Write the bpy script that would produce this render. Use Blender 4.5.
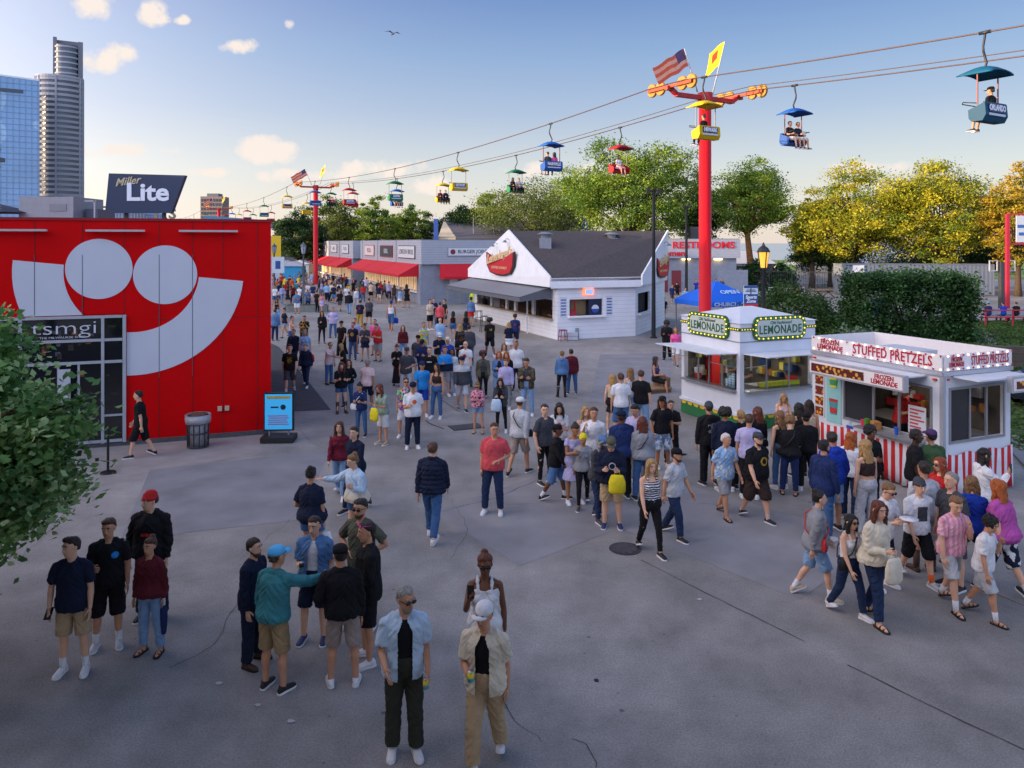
import bpy, bmesh, math, random
import numpy as np
from mathutils import Vector, Matrix, noise
random.seed(7)
rng = np.random.default_rng(7)
scn = bpy.context.scene
for o in list(bpy.data.objects):
    bpy.data.objects.remove(o, do_unlink=True)
C = scn.collection
R = math.radians
FPX, HZ, EYE = 760.0, 243.0, 5.2          # focal length in pixels, horizon row, eye height

# ------------------------------------------------------------------ camera
cam_d = bpy.data.cameras.new('camera'); cam = bpy.data.objects.new('camera', cam_d); C.objects.link(cam)
cam.location = (0, 0, EYE); cam.rotation_euler = (R(90), 0, 0)
cam_d.sensor_width = 36; cam_d.lens = 36*FPX/1024; cam_d.shift_y = -(384-HZ)/1024
cam_d.clip_start = .1; cam_d.clip_end = 30000
scn.camera = cam
scn.render.resolution_x = 1024; scn.render.resolution_y = 768
scn.view_settings.view_transform = 'Standard'; scn.view_settings.look = 'None'
scn.view_settings.exposure = 1.75; scn.view_settings.gamma = 1
scn.cycles.max_bounces = 6; scn.cycles.transparent_max_bounces = 8

# ------------------------------------------------------------------ sun and sky
SUN_EL, SUN_AZ = 8.0, -102.0     # azimuth in degrees clockwise from the view direction (+Y)
sd = bpy.data.lights.new('sun', 'SUN'); sun = bpy.data.objects.new('sun', sd); C.objects.link(sun)
sd.energy = 2.4; sd.angle = R(.6); sd.color = (1, .70, .40)
_az, _el = R(SUN_AZ), R(SUN_EL)
SDIR = Vector((math.sin(_az)*math.cos(_el), math.cos(_az)*math.cos(_el), math.sin(_el)))
sun.rotation_euler = (-SDIR).to_track_quat('-Z', 'Y').to_euler()
wd = bpy.data.worlds.new('World'); scn.world = wd; wd.use_nodes = True
nt = wd.node_tree; N = nt.nodes; L = nt.links; N.clear()
def nd(t, **k):
    n = N.new(t)
    for a, b in k.items(): setattr(n, a, b)
    return n
out = nd('ShaderNodeOutputWorld'); bg = nd('ShaderNodeBackground'); L.new(bg.outputs[0], out.inputs[0])
sky = nd('ShaderNodeTexSky'); sky.sky_type = 'NISHITA'; sky.sun_disc = False
sky.sun_elevation = _el; sky.sun_rotation = _az; sky.altitude = 100; sky.air_density = 1.2; sky.dust_density = .6; sky.ozone_density = 2.2
bg.inputs[1].default_value = .15
tc = nd('ShaderNodeTexCoord')
def vm(op, a, b=None, s=None):
    n = nd('ShaderNodeVectorMath', operation=op)
    for i, v in enumerate((a, b)):
        if v is None: continue
        if isinstance(v, (tuple, Vector)): n.inputs[i].default_value = tuple(v)
        else: L.new(v, n.inputs[i])
    return n
def mt(op, a, b=None, clamp=False):
    n = nd('ShaderNodeMath', operation=op); n.use_clamp = clamp
    for i, v in enumerate((a, b)):
        if v is None: continue
        if isinstance(v, (int, float)): n.inputs[i].default_value = v
        else: L.new(v, n.inputs[i])
    return n.outputs[0]
nz = nd('ShaderNodeTexNoise'); nz.inputs['Scale'].default_value = 26; nz.inputs['Detail'].default_value = 8; nz.inputs['Roughness'].default_value = .6
L.new(tc.outputs['Generated'], nz.inputs['Vector'])
# small evening clouds: (pixel x, pixel y, half width, half height, density)
CL = [(97,6,26,13,1),(152,12,21,15,1),(182,20,9,5,.8),(106,57,28,15,1),(237,46,21,8,.95),(290,24,6,5,.4),
      (265,150,42,13,.85),(210,172,26,5,.5),(285,176,26,7,.6),(325,176,35,8,.5),(385,168,55,9,.45),(440,185,40,9,.4),(560,170,60,8,.3),(900,168,70,7,.25),(340,196,50,7,.35),(120,150,60,8,.2)]
mask = None
sep = nd('ShaderNodeSeparateXYZ'); L.new(tc.outputs['Generated'], sep.inputs[0])
px = mt('DIVIDE', sep.outputs[0], mt('MAXIMUM', sep.outputs[1], .05)); pz = mt('DIVIDE', sep.outputs[2], mt('MAXIMUM', sep.outputs[1], .05))
for (x, y, hw, hh, dn) in CL:
    u0, v0 = (x-512)/FPX, (HZ-y)/FPX
    a = mt('DIVIDE', mt('SUBTRACT', px, u0), hw*1.25/FPX); b = mt('DIVIDE', mt('SUBTRACT', pz, v0), hh*1.35/FPX)
    r2 = mt('ADD', mt('MULTIPLY', a, a), mt('MULTIPLY', b, b))
    m = mt('MULTIPLY', mt('SUBTRACT', 1.0, mt('POWER', r2, .8), True), .6+.55*dn)
    mask = m if mask is None else mt('MAXIMUM', mask, m)
front = mt('GREATER_THAN', sep.outputs[1], .05)
nn = mt('SUBTRACT', nz.outputs[0], .5)
cm = mt('MULTIPLY', mt('MULTIPLY', mt('SUBTRACT', mt('ADD', mt('MULTIPLY', mask, 1.0), mt('MULTIPLY', nn, 3.3)), .34), 1.7, True), front)
cm = mt('MULTIPLY', cm, mt('MULTIPLY', mask, 4.0, True))
ramp = nd('ShaderNodeValToRGB'); L.new(mt('MULTIPLY', sep.outputs[2], 1.5, True), ramp.inputs[0])
SKY = [(0, (.84, .75, .70)), (.07, (.79, .74, .71)), (.14, (.68, .70, .74)), (.25, (.42, .51, .71)), (.36, (.26, .39, .66)), (.46, (.15, .26, .57)), (.75, (.13, .23, .50)), (1, (.12, .21, .46))]
while len(ramp.color_ramp.elements) < len(SKY): ramp.color_ramp.elements.new(.5)
for e_, (p_, c_) in zip(ramp.color_ramp.elements, SKY): e_.position = p_; e_.color = (*c_, 1)
K = .95/(.15*2**1.75)
rs = vm('SCALE', ramp.outputs[0]); rs.inputs['Scale'].default_value = K
tint = nd('ShaderNodeMixRGB'); tint.inputs[0].default_value = .90; L.new(sky.outputs[0], tint.inputs[1]); L.new(rs.outputs[0], tint.inputs[2])
dt = vm('DOT_PRODUCT', tc.outputs['Generated'], tuple(SDIR)); gl = mt('POWER', mt('MULTIPLY', mt('ADD', dt.outputs['Value'], 1.0), .5, True), 6.5)
gs = nd('ShaderNodeMixRGB', blend_type='ADD'); gs.inputs[0].default_value = 1
gw = nd('ShaderNodeVectorMath', operation='SCALE'); gw.inputs[0].default_value = (9.0, 7.4, 6.4); L.new(mt('MULTIPLY', gl, mt('GREATER_THAN', sep.outputs[2], 0.0)), gw.inputs['Scale'])
L.new(tint.outputs[0], gs.inputs[1]); L.new(gw.outputs[0], gs.inputs[2])
# bluish fill added to the unseen sky behind the viewer to lift the shade
bw = nd('ShaderNodeVectorMath', operation='SCALE'); bw.inputs[0].default_value = (1.25, 1.5, 2.15); L.new(mt('MULTIPLY', sep.outputs[1], -1.3, True), bw.inputs['Scale'])
gs2 = nd('ShaderNodeMixRGB', blend_type='ADD'); gs2.inputs[0].default_value = 1; L.new(gs.outputs[0], gs2.inputs[1]); L.new(bw.outputs[0], gs2.inputs[2]); gs = gs2
mx = nd('ShaderNodeMixRGB'); L.new(mt('MULTIPLY', cm, .95), mx.inputs[0]); L.new(gs.outputs[0], mx.inputs[1]); mx.inputs[2].default_value = (1.05*K, .93*K, .84*K, 1)
L.new(mx.outputs[0], bg.inputs[0])

# ------------------------------------------------------------------ helpers
def hexc(h):
    h = h.lstrip('#'); v = [int(h[i:i+2], 16)/255 for i in (0, 2, 4)]
    return tuple(x/12.92 if x <= .04045 else ((x+.055)/1.055)**2.4 for x in v)
_M = {}
def mat(name, col, rough=.65, var=.12, scale=6., bump=0., metal=0., emit=0., pat=None, col2=None, pscale=None, spec=None, bscale=None, coat=0):
    if isinstance(col, str): col = hexc(col)
    if isinstance(col2, str): col2 = hexc(col2)
    key = (name, col, rough, var, scale, bump, metal, emit, str(pat), col2, str(pscale))
    if key in _M: return _M[key]
    m = bpy.data.materials.new(name); m.use_nodes = True; t = m.node_tree; n = t.nodes; l = t.links
    b = n['Principled BSDF']; b.inputs['Roughness'].default_value = rough; b.inputs['Metallic'].default_value = metal
    if spec is not None: b.inputs['Specular IOR Level'].default_value = spec
    if coat: b.inputs['Coat Weight'].default_value = coat
    c4 = (*col, 1); tcn = n.new('ShaderNodeTexCoord'); src = tcn.outputs['Object']
    cur = None
    def mixc(fac, a, bb, bt='MIX'):
        x = n.new('ShaderNodeMixRGB'); x.blend_type = bt
        for i, v in ((0, fac), (1, a), (2, bb)):
            if isinstance(v, (int, float)): x.inputs[i].default_value = v
            elif isinstance(v, tuple): x.inputs[i].default_value = (*v[:3], 1)
            else: l.new(v, x.inputs[i])
        return x.outputs[0]
    def math_(op, a, bb=None, cl=False):
        x = n.new('ShaderNodeMath'); x.operation = op; x.use_clamp = cl
        for i, v in ((0, a), (1, bb)):
            if v is None: continue
            if isinstance(v, (int, float)): x.inputs[i].default_value = v
            else: l.new(v, x.inputs[i])
        return x.outputs[0]
    sx = n.new('ShaderNodeSeparateXYZ'); l.new(src, sx.inputs[0]); X, Y, Z = sx.outputs
    if pat:
        k = pat[0]
        if k == 'stripez' : f = math_('GREATER_THAN', math_('SINE', math_('MULTIPLY', Z, pat[1])), 0)
        elif k == 'stripex': f = math_('GREATER_THAN', math_('SINE', math_('MULTIPLY', math_('ADD', X, math_('MULTIPLY', Y, pat[2] if len(pat) > 2 else 0)), pat[1])), 0)
        elif k == 'stripey': f = math_('GREATER_THAN', math_('SINE', math_('MULTIPLY', Y, pat[1])), 0)
        elif k == 'blobs':
            v = n.new('ShaderNodeTexNoise'); v.inputs['Scale'].default_value = pat[1]; v.inputs['Detail'].default_value = 2; l.new(src, v.inputs[0])
            f = math_('GREATER_THAN', v.outputs[0], .52)
        elif k == 'flower':
            v = n.new('ShaderNodeTexVoronoi'); v.inputs['Scale'].default_value = pat[1]; l.new(src, v.inputs[0])
            f = math_('LESS_THAN', v.outputs['Distance'], .38)
        elif k == 'multi':
            v = n.new('ShaderNodeTexVoronoi'); v.inputs['Scale'].default_value = pat[1]; l.new(src, v.inputs[0]); f = None
            hs = n.new('ShaderNodeHueSaturation'); hs.inputs['Saturation'].default_value = 1.1; hs.inputs['Value'].default_value = .6
            l.new(v.outputs['Color'], hs.inputs['Color']); cur = hs.outputs[0]
        elif k == 'below': f = math_('LESS_THAN', Z, pat[1])
        elif k == 'fade':
            mr = n.new('ShaderNodeMapRange'); l.new(Z, mr.inputs[0]); mr.inputs[1].default_value = pat[1]; mr.inputs[2].default_value = pat[2]; f = mr.outputs[0]
        elif k == 'plaid':
            f = math_('MAXIMUM', math_('GREATER_THAN', math_('SINE', math_('MULTIPLY', Z, pat[1])), .5), math_('GREATER_THAN', math_('SINE', math_('MULTIPLY', X, pat[1])), .5))
            f = math_('MULTIPLY', f, .5)
        elif k == 'disc':      # x, z, radius on the front (+1) or back (-1)
            dx = math_('SUBTRACT', X, pat[1]); dz = math_('SUBTRACT', Z, pat[2])
            rr = math_('SQRT', math_('ADD', math_('MULTIPLY', dx, dx), math_('MULTIPLY', dz, dz)))
            f = math_('LESS_THAN', rr, pat[3])
            if len(pat) > 5: f = math_('MULTIPLY', f, math_('GREATER_THAN', rr, pat[3]*pat[5]))
            f = math_('MULTIPLY', f, math_('LESS_THAN', math_('MULTIPLY', Y, pat[4]), 0.0))
        elif k == 'rect':
            f = math_('MULTIPLY', math_('LESS_THAN', math_('ABSOLUTE', math_('SUBTRACT', X, pat[1])), pat[3]), math_('LESS_THAN', math_('ABSOLUTE', math_('SUBTRACT', Z, pat[2])), pat[4]))
            f = math_('MULTIPLY', f, math_('LESS_THAN', math_('MULTIPLY', Y, pat[5]), 0.0))
            v = n.new('ShaderNodeTexNoise'); v.inputs['Scale'].default_value = 22; v.inputs['Detail'].default_value = 3; l.new(src, v.inputs[0])
            f = math_('MULTIPLY', f, math_('GREATER_THAN', v.outputs[0], pat[6] if len(pat) > 6 else 0))
        elif k == 'siding':    # horizontal boards
            fr = math_('FRACT', math_('MULTIPLY', Z, pat[1])); f = math_('LESS_THAN', fr, .1); 
        elif k == 'brick':
            v = n.new('ShaderNodeTexBrick'); v.inputs['Scale'].default_value = pat[1]; v.inputs['Color1'].default_value = c4
            v.inputs['Color2'].default_value = tuple(.85*x for x in col)+(1,); v.inputs['Mortar'].default_value = (*(col2 or col), 1)
            cb = n.new('ShaderNodeCombineXYZ'); l.new(math_('ADD', X, Y), cb.inputs[0]); l.new(Z, cb.inputs[1]); l.new(cb.outputs[0], v.inputs['Vector'])
            cur = v.outputs['Color']; f = None
        elif k == 'corr':
            f = math_('MULTIPLY', math_('ADD', math_('SINE', math_('MULTIPLY', X, pat[1])), 1), .5)
        if f is not None: cur = mixc(f, c4, col2)
    base = cur if cur is not None else c4
    if var:
        no = n.new('ShaderNodeTexNoise'); no.inputs['Scale'].default_value = scale; no.inputs['Detail'].default_value = 6; l.new(src, no.inputs[0])
        mr = n.new('ShaderNodeMapRange'); l.new(no.outputs[0], mr.inputs[0]); mr.inputs[1].default_value = .3; mr.inputs[2].default_value = .7
        mr.inputs[3].default_value = 1-var; mr.inputs[4].default_value = 1+var*.6
        mm = n.new('ShaderNodeVectorMath'); mm.operation = 'SCALE'
        if isinstance(base, tuple): mm.inputs[0].default_value = base[:3]
        else: l.new(base, mm.inputs[0])
        l.new(mr.outputs[0], mm.inputs['Scale']); base = mm.outputs[0]
    if isinstance(base, tuple): b.inputs['Base Color'].default_value = base
    else: l.new(base, b.inputs['Base Color'])
    if bump:
        bn = n.new('ShaderNodeTexNoise'); bn.inputs['Scale'].default_value = bscale or scale*4; bn.inputs['Detail'].default_value = 4; l.new(src, bn.inputs[0])
        bp = n.new('ShaderNodeBump'); bp.inputs['Strength'].default_value = bump; bp.inputs['Distance'].default_value = .02
        l.new(bn.outputs[0], bp.inputs['Height']); l.new(bp.outputs[0], b.inputs['Normal'])
    if emit:
        b.inputs['Emission Strength'].default_value = emit
        if isinstance(base, tuple): b.inputs['Emission Color'].default_value = c4
        else: l.new(base, b.inputs['Emission Color'])
    _M[key] = m; return m

class MB:
    def __init__(s): s.v = []; s.f = []; s.m = []; s.cm = 0
    def add(s, vs, fs):
        o = len(s.v); s.v.extend(tuple(v) for v in vs); s.f.extend(tuple(i+o for i in f) for f in fs); s.m.extend([s.cm]*len(fs)); return s
    def box(s, x0, x1, y0, y1, z0, z1, M=None):
        vs = [Vector(p) for p in ((x0,y0,z0),(x1,y0,z0),(x1,y1,z0),(x0,y1,z0),(x0,y0,z1),(x1,y0,z1),(x1,y1,z1),(x0,y1,z1))]
        if M is not None: vs = [M @ v for v in vs]
        return s.add(vs, [(0,3,2,1),(4,5,6,7),(0,1,5,4),(1,2,6,5),(2,3,7,6),(3,0,4,7)])
    def bar(s, a, b, w, h=None):     # rectangular bar between two points
        a, b = Vector(a), Vector(b); d = b-a; q = d.to_track_quat('Z', 'Y').to_matrix().to_4x4(); h = h or w
        return s.box(-w/2, w/2, -h/2, h/2, 0, d.length, Matrix.Translation(a) @ q)
    def loft(s, rings, caps=True):
        n = len(rings[0]); vs = [p for r in rings for p in r]; fs = []
        for i in range(len(rings)-1):
            for k in range(n):
                a = i*n+k; b = i*n+(k+1) % n; fs.append((a, b, b+n, a+n))
        if caps:
            for r, rev in ((rings[0], True), (rings[-1], False)):
                c = sum((Vector(p) for p in r), Vector())/n; vs.append(c); ci = len(vs)-1
                base = 0 if rev else (len(rings)-1)*n
                for k in range(n):
                    a, b = base+k, base+(k+1) % n
                    fs.append((b, a, ci) if rev else (a, b, ci))
        return s.add(vs, fs)
    def tube(s, pts, rad, n=8, flat=1., ref=(0, 1, 0), round_ends=False):
        pts = [Vector(p) for p in pts]
        rad = list(rad) if isinstance(rad, (list, tuple)) else [rad]*len(pts)
        if round_ends:
            d0 = (pts[0]-pts[1]).normalized(); d1 = (pts[-1]-pts[-2]).normalized(); r0, r1 = rad[0], rad[-1]; P0, P1 = pts[0], pts[-1]
            pts = [P0+d0*r0*.95, P0+d0*r0*.6]+pts+[P1+d1*r1*.6, P1+d1*r1*.95]; rad = [r0*.3, r0*.8]+rad+[r1*.8, r1*.3]
        rings = []; prev = Vector(ref)
        for i, p in enumerate(pts):
            t = (pts[min(i+1, len(pts)-1)]-pts[max(i-1, 0)])
            t = t.normalized() if t.length > 1e-9 else Vector((0, 0, 1))
            u = prev-t*prev.dot(t)
            if u.length < 1e-4: u = Vector((1, 0, 0))-t*t.x
            u.normalize(); w = t.cross(u); prev = u
            rings.append([p+u*(rad[i]*flat*math.cos(2*math.pi*k/n))+w*(rad[i]*math.sin(2*math.pi*k/n)) for k in range(n)])
        return s.loft(rings)
    def ells(s, rs, n=16, M=None):   # stacked horizontal ellipses: (x, y, z, rx, ry)
        rings = []
        for (x, y, z, rx, ry) in rs:
            r = [Vector((x+rx*math.cos(2*math.pi*k/n), y+ry*math.sin(2*math.pi*k/n), z)) for k in range(n)]
            rings.append([M @ p for p in r] if M is not None else r)
        return s.loft(rings)
    def ball(s, c, rx, ry=None, rz=None, n=10, m=6, M=None):
        ry = ry or rx; rz = rz or rx
        rs = [(c[0], c[1], c[2]-rz*math.cos(math.pi*(i+.25)/(m-.5)), rx*math.sin(math.pi*(i+.25)/(m-.5)), ry*math.sin(math.pi*(i+.25)/(m-.5))) for i in range(m)]
        return s.ells(rs, n, M)
    def cyl(s, c, r, z0, z1, n=16, r2=None):
        r2 = r if r2 is None else r2
        return s.ells([(c[0], c[1], z0, r, r), (c[0], c[1], z1, r2, r2)], n)
    def prism(s, poly, y0, y1, M=None):   # polygon in x,z extruded along y
        n = len(poly); vs = [Vector((x, y0, z)) for x, z in poly]+[Vector((x, y1, z)) for x, z in poly]
        if M is not None: vs = [M @ v for v in vs]
        fs = [tuple(range(n)), tuple(range(2*n-1, n-1, -1))]+[((i+1) % n, i, i+n, (i+1) % n+n) for i in range(n)]
        return s.add(vs, fs)
    def slab(s, poly, z0, z1):           # polygon in x,y extruded in z
        n = len(poly); vs = [(x, y, z0) for x, y in poly]+[(x, y, z1) for x, y in poly]
        return s.add(vs, [tuple(range(n-1, -1, -1)), tuple(range(n, 2*n))]+[(i, (i+1) % n, (i+1) % n+n, i+n) for i in range(n)])
    def mesh(s, name, mats=(), smooth=False):
        me = bpy.data.meshes.new(name); me.from_pydata(s.v, [], s.f)
        for m in (mats if isinstance(mats, (list, tuple)) else [mats]): me.materials.append(m)
        if any(s.m): me.polygons.foreach_set('material_index', s.m)
        if smooth: me.polygons.foreach_set('use_smooth', [True]*len(me.polygons))
        me.update(); return me
    def build_each(s, name, mats, parent):    # every box of this builder becomes a part of its own
        for i in range(len(s.v)//8):
            q = MB().add(s.v[8*i:8*i+8], [(0,3,2,1),(4,5,6,7),(0,1,5,4),(1,2,6,5),(2,3,7,6),(3,0,4,7)]); q.build(name, mats[s.m[6*i]] if isinstance(mats, list) else mats, parent)
    def build(s, name, mats, parent=None, smooth=False, loc=None):
        o = bpy.data.objects.new(name, s.mesh(name, mats, smooth)); C.objects.link(o)
        if parent is not None: o.parent = parent
        if loc is not None: o.location = loc
        return o
def tag(o, label=None, cat=None, group=None, kind=None):
    for k, v in (('label', label), ('category', cat), ('group', group), ('kind', kind)):
        if v: o[k] = v
    return o
def empty(name, loc, rz=0., label=None, cat=None, group=None):
    o = bpy.data.objects.new(name, None); C.objects.link(o); o.location = loc; o.rotation_euler = (0, 0, rz); o.empty_display_size = .2
    return tag(o, label, cat, group)
def text(s, name, size, m, parent, M, depth=.01, sx=1., shear=0., bold=0., align='CENTER', spacing=1.):
    cu = bpy.data.curves.new('lettering', 'FONT'); cu.body = s; cu.size = size; cu.extrude = depth; cu.align_x = align; cu.align_y = 'CENTER'
    cu.shear = shear; cu.offset = bold; cu.space_character = spacing; cu.resolution_u = 3; cu.space_line = .8
    t = bpy.data.objects.new('lettering', cu); C.objects.link(t)
    me = bpy.data.meshes.new_from_object(t.evaluated_get(bpy.context.evaluated_depsgraph_get()))
    bpy.data.objects.remove(t); me.transform(Matrix.Diagonal((sx, 1, 1, 1))); me.materials.clear(); me.materials.append(m)
    o = bpy.data.objects.new(name, me); C.objects.link(o); o.parent = parent; o.matrix_local = M; return o
FRONT = Matrix.Rotation(R(90), 4, 'X')            # lettering standing upright facing -Y
def at(x, y, z, rot=0.): return Matrix.Translation((x, y, z)) @ Matrix.Rotation(rot, 4, 'Z') @ FRONT
def gp(x, y): d = FPX*EYE/(y-HZ); return ((x-512)*d/FPX, d)
def wp(x, y, d): return ((x-512)*d/FPX, d, EYE-(y-HZ)*d/FPX)
GRID = math.atan2(.39, .92)                        # the fairground's street grid
# ------------------------------------------------------------------ people
PZ = .95
def V(*a): return Vector(a)
def arm(u, f): return (u, f)
HANG = ((.16, .05, -1), (.04, .22, -1)); HANG2 = ((.2, -.06, -1), (.06, .12, -1))
STRL = ((.05, .03, -1), (.03, -.03, -1)); STRW = ((.12, .05, -1), (.05, -.04, -1))
POSE = {  # right arm, left arm, right leg, left leg, lean(side, fwd), head(yaw, pitch)
 'stand': (HANG, HANG2, STRL, STRW, (0, .02), (0, 0)),
 'stand2': (HANG2, ((.35, -.15, -1), (-.55, .5, -.15)), STRW, ((.1, .18, -1), (.05, -.12, -1)), (.03, .01), (15, 5)),
 'hips': (((.75, -.25, -1), (-.75, .45, -.35)), ((.75, -.25, -1), (-.75, .45, -.35)), STRW, STRW, (0, .02), (0, 5)),
 'pocket': (((.3, -.12, -1), (-.05, .35, -1)), HANG, STRL, STRW, (0, .02), (-35, 0)),
 'fold': (((.2, .15, -1), (-.9, .75, .1)), ((.2, .15, -1), (-.9, .65, .25)), STRL, STRW, (0, .01), (10, 8)),
 'phone': (((.12, .2, -1), (-.35, .95, .35)), ((.12, .2, -1), (-.35, .95, .3)), STRL, STRW, (0, .06), (0, 22)),
 'drink': (((.12, .12, -1), (-.3, .95, .3)), HANG, STRW, STRL, (0, .0), (-10, 5)),
 'drinkL': (HANG2, ((.12, .12, -1), (-.35, .95, .15)), STRW, STRL, (0, .0), (10, 5)),
 'photo': (((.15, .6, -.6), (-.2, .55, .8)), HANG2, STRL, STRW, (0, .0), (5, 5)),
 'reach': (((.5, .9, -.35), (.1, 1, -.12)), HANG2, STRW, STRL, (0, .05), (-15, 0)),
 'out': (((.9, .45, -.55), (.75, .7, .05)), ((.35, .15, -1), (-.1, .9, .5)), STRW, STRL, (0, .05), (-15, 12)),
 'walkchin': (HANG, ((.1, .3, -1), (-.35, .35, .95)), ((.03, .42, -1), (.02, .12, -1)), ((.03, -.2, -1), (.02, -.62, -1)), (0, .06), (-20, 18)),
 'chin': (HANG, ((.1, .3, -1), (-.35, .35, .95)), STRL, STRW, (0, .05), (-20, 18)),
 'walkA': (((.12, .3, -1), (.02, .6, -1)), ((.14, -.35, -1), (.05, -.1, -1)), ((.03, -.2, -1), (.02, -.62, -1)), ((.03, .42, -1), (.02, .12, -1)), (0, .04), (0, 3)),
 'walkB': (((.14, -.35, -1), (.05, -.1, -1)), ((.12, .3, -1), (.02, .6, -1)), ((.03, .42, -1), (.02, .12, -1)), ((.03, -.2, -1), (.02, -.62, -1)), (0, .04), (8, 3)),
 'walkdrink': (((.14, .1, -1), (-.4, .95, .15)), ((.12, -.2, -1), (.05, .1, -1)), ((.03, .32, -1), (.02, .05, -1)), ((.03, -.14, -1), (.02, -.5, -1)), (0, .04), (-12, 5)),
 'walkphone': (((.12, .2, -1), (-.35, .95, .3)), ((.12, .1, -1), (-.3, .95, .2)), ((.03, .3, -1), (.02, .05, -1)), ((.03, -.14, -1), (.02, -.45, -1)), (0, .07), (0, 24)),
 'gest': (((.18, .05, -1), (-.15, .85, -.35)), ((.15, .05, -1), (.02, .6, -.8)), STRL, ((.05, .2, -1), (.03, -.02, -1)), (0, .03), (30, 8)),
 'sit': (((.1, .15, -1), (-.25, .95, .1)), ((.1, .15, -1), (-.25, .9, -.1)), ((.12, 1, -.08), (.02, .15, -1)), ((.12, 1, -.08), (.02, .1, -1)), (0, -.02), (8, 5)),
}
def nrm(t, s):     # (out, fwd, up) -> vector; person faces -Y, s=+1 is the left arm at +X
    return Vector((t[0]*s, -t[1], t[2])).normalized()
def skel(pose, fem):
    ra, la, rl, ll, lean, head = POSE[pose]
    S = {}; shw = .166 if fem else .186
    for nme, s, a, l in (('R', -1, ra, rl), ('L', 1, la, ll)):
        hip = V(s*.088, 0, -.03); th, sh = nrm(l[0], s), nrm(l[1], s)
        kn = hip+th*.43; an = kn+sh*.42
        S['hip'+nme], S['kn'+nme], S['an'+nme], S['sh'+nme] = hip, kn, an, sh
        so = V(s*shw+lean[0], -lean[1], .425); up = nrm(a[0], s); fo = nrm(a[1], s)
        el = so+up*.285; wr = el+fo*.245
        S['so'+nme], S['el'+nme], S['wr'+nme], S['fo'+nme] = so, el, wr, fo
    low = min(S['anR'].z, S['anL'].z)-.08
    S['dz'] = 0.45 if pose == 'sit' else -low
    S['lean'] = lean; S['head'] = head
    S['HM'] = Matrix.Translation((lean[0], -lean[1]*1.25, .565)) @ Matrix.Rotation(R(head[0]), 4, 'Z') @ Matrix.Rotation(R(head[1]), 4, 'X') @ Matrix.Translation((0, -.012, .115)) @ Matrix.Diagonal((1.07, 1.05, 1.02, 1))
    return S
TM = [(-.13,.085,.085),(-.06,.155,.118),(0,.168,.122),(.08,.158,.11),(.15,.15,.104),(.25,.162,.114),(.35,.175,.118),(.42,.168,.104),(.465,.115,.082),(.49,.068,.066)]
TF = [(-.13,.085,.085),(-.06,.168,.125),(0,.175,.128),(.08,.15,.108),(.15,.126,.092),(.25,.142,.104),(.35,.155,.106),(.42,.148,.095),(.465,.10,.076),(.49,.056,.058)]
def tring(z, fem, w):
    T = TF if fem else TM
    zs = [t[0] for t in T]; gx = float(np.interp(z, zs, [t[1] for t in T])); gy = float(np.interp(z, zs, [t[2] for t in T]))
    k = 1+(w-1)*max(0, min(1, (.44-z)/.1)); ky = 1+(w-1)*1.5*math.exp(-((z-.1)/.2)**2)+(w-1)*.5
    return gx*k, gy*(ky if z < .45 else 1)
def trunk(mb, S, fem, w, z0, z1, g, box=0., flare=0., n=20, steps=9, puff=0.):
    rs = []
    lx, ly = S['lean']; cx, cy = tring(.32, fem, w)
    for i in range(steps):
        z = z0+(z1-z0)*i/(steps-1); rx, ry = tring(z, fem, w)
        if z < .3: rx += (max(cx, rx)-rx)*box; ry += (max(cy, ry)-ry)*box
        fl = flare*max(0, -z+.05)
        gg = g+(puff if i % 2 else 0)+(.022*min(1, max(0, (.16-z)/.12)) if g > .0145 and z1 > .46 else 0)
        t = max(0, z)/.5
        rs.append((lx*t, -ly*t, z, rx+gg+fl, ry+gg+fl*.9))
    mb.ells(rs, n)
def traps(mb, S, g, q=1.):
    lx, ly = S['lean']
    for k in 'RL':
        so = S['so'+k]; mb.tube([(lx*.95, -ly+.012, .485), ((so.x+lx)*.5, -ly+.012, .468), (so.x*.95, so.y+.004, so.z+.002)], [.05*q+g, .045*q+g, .05*q+g], 10, round_ends=True)
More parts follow.
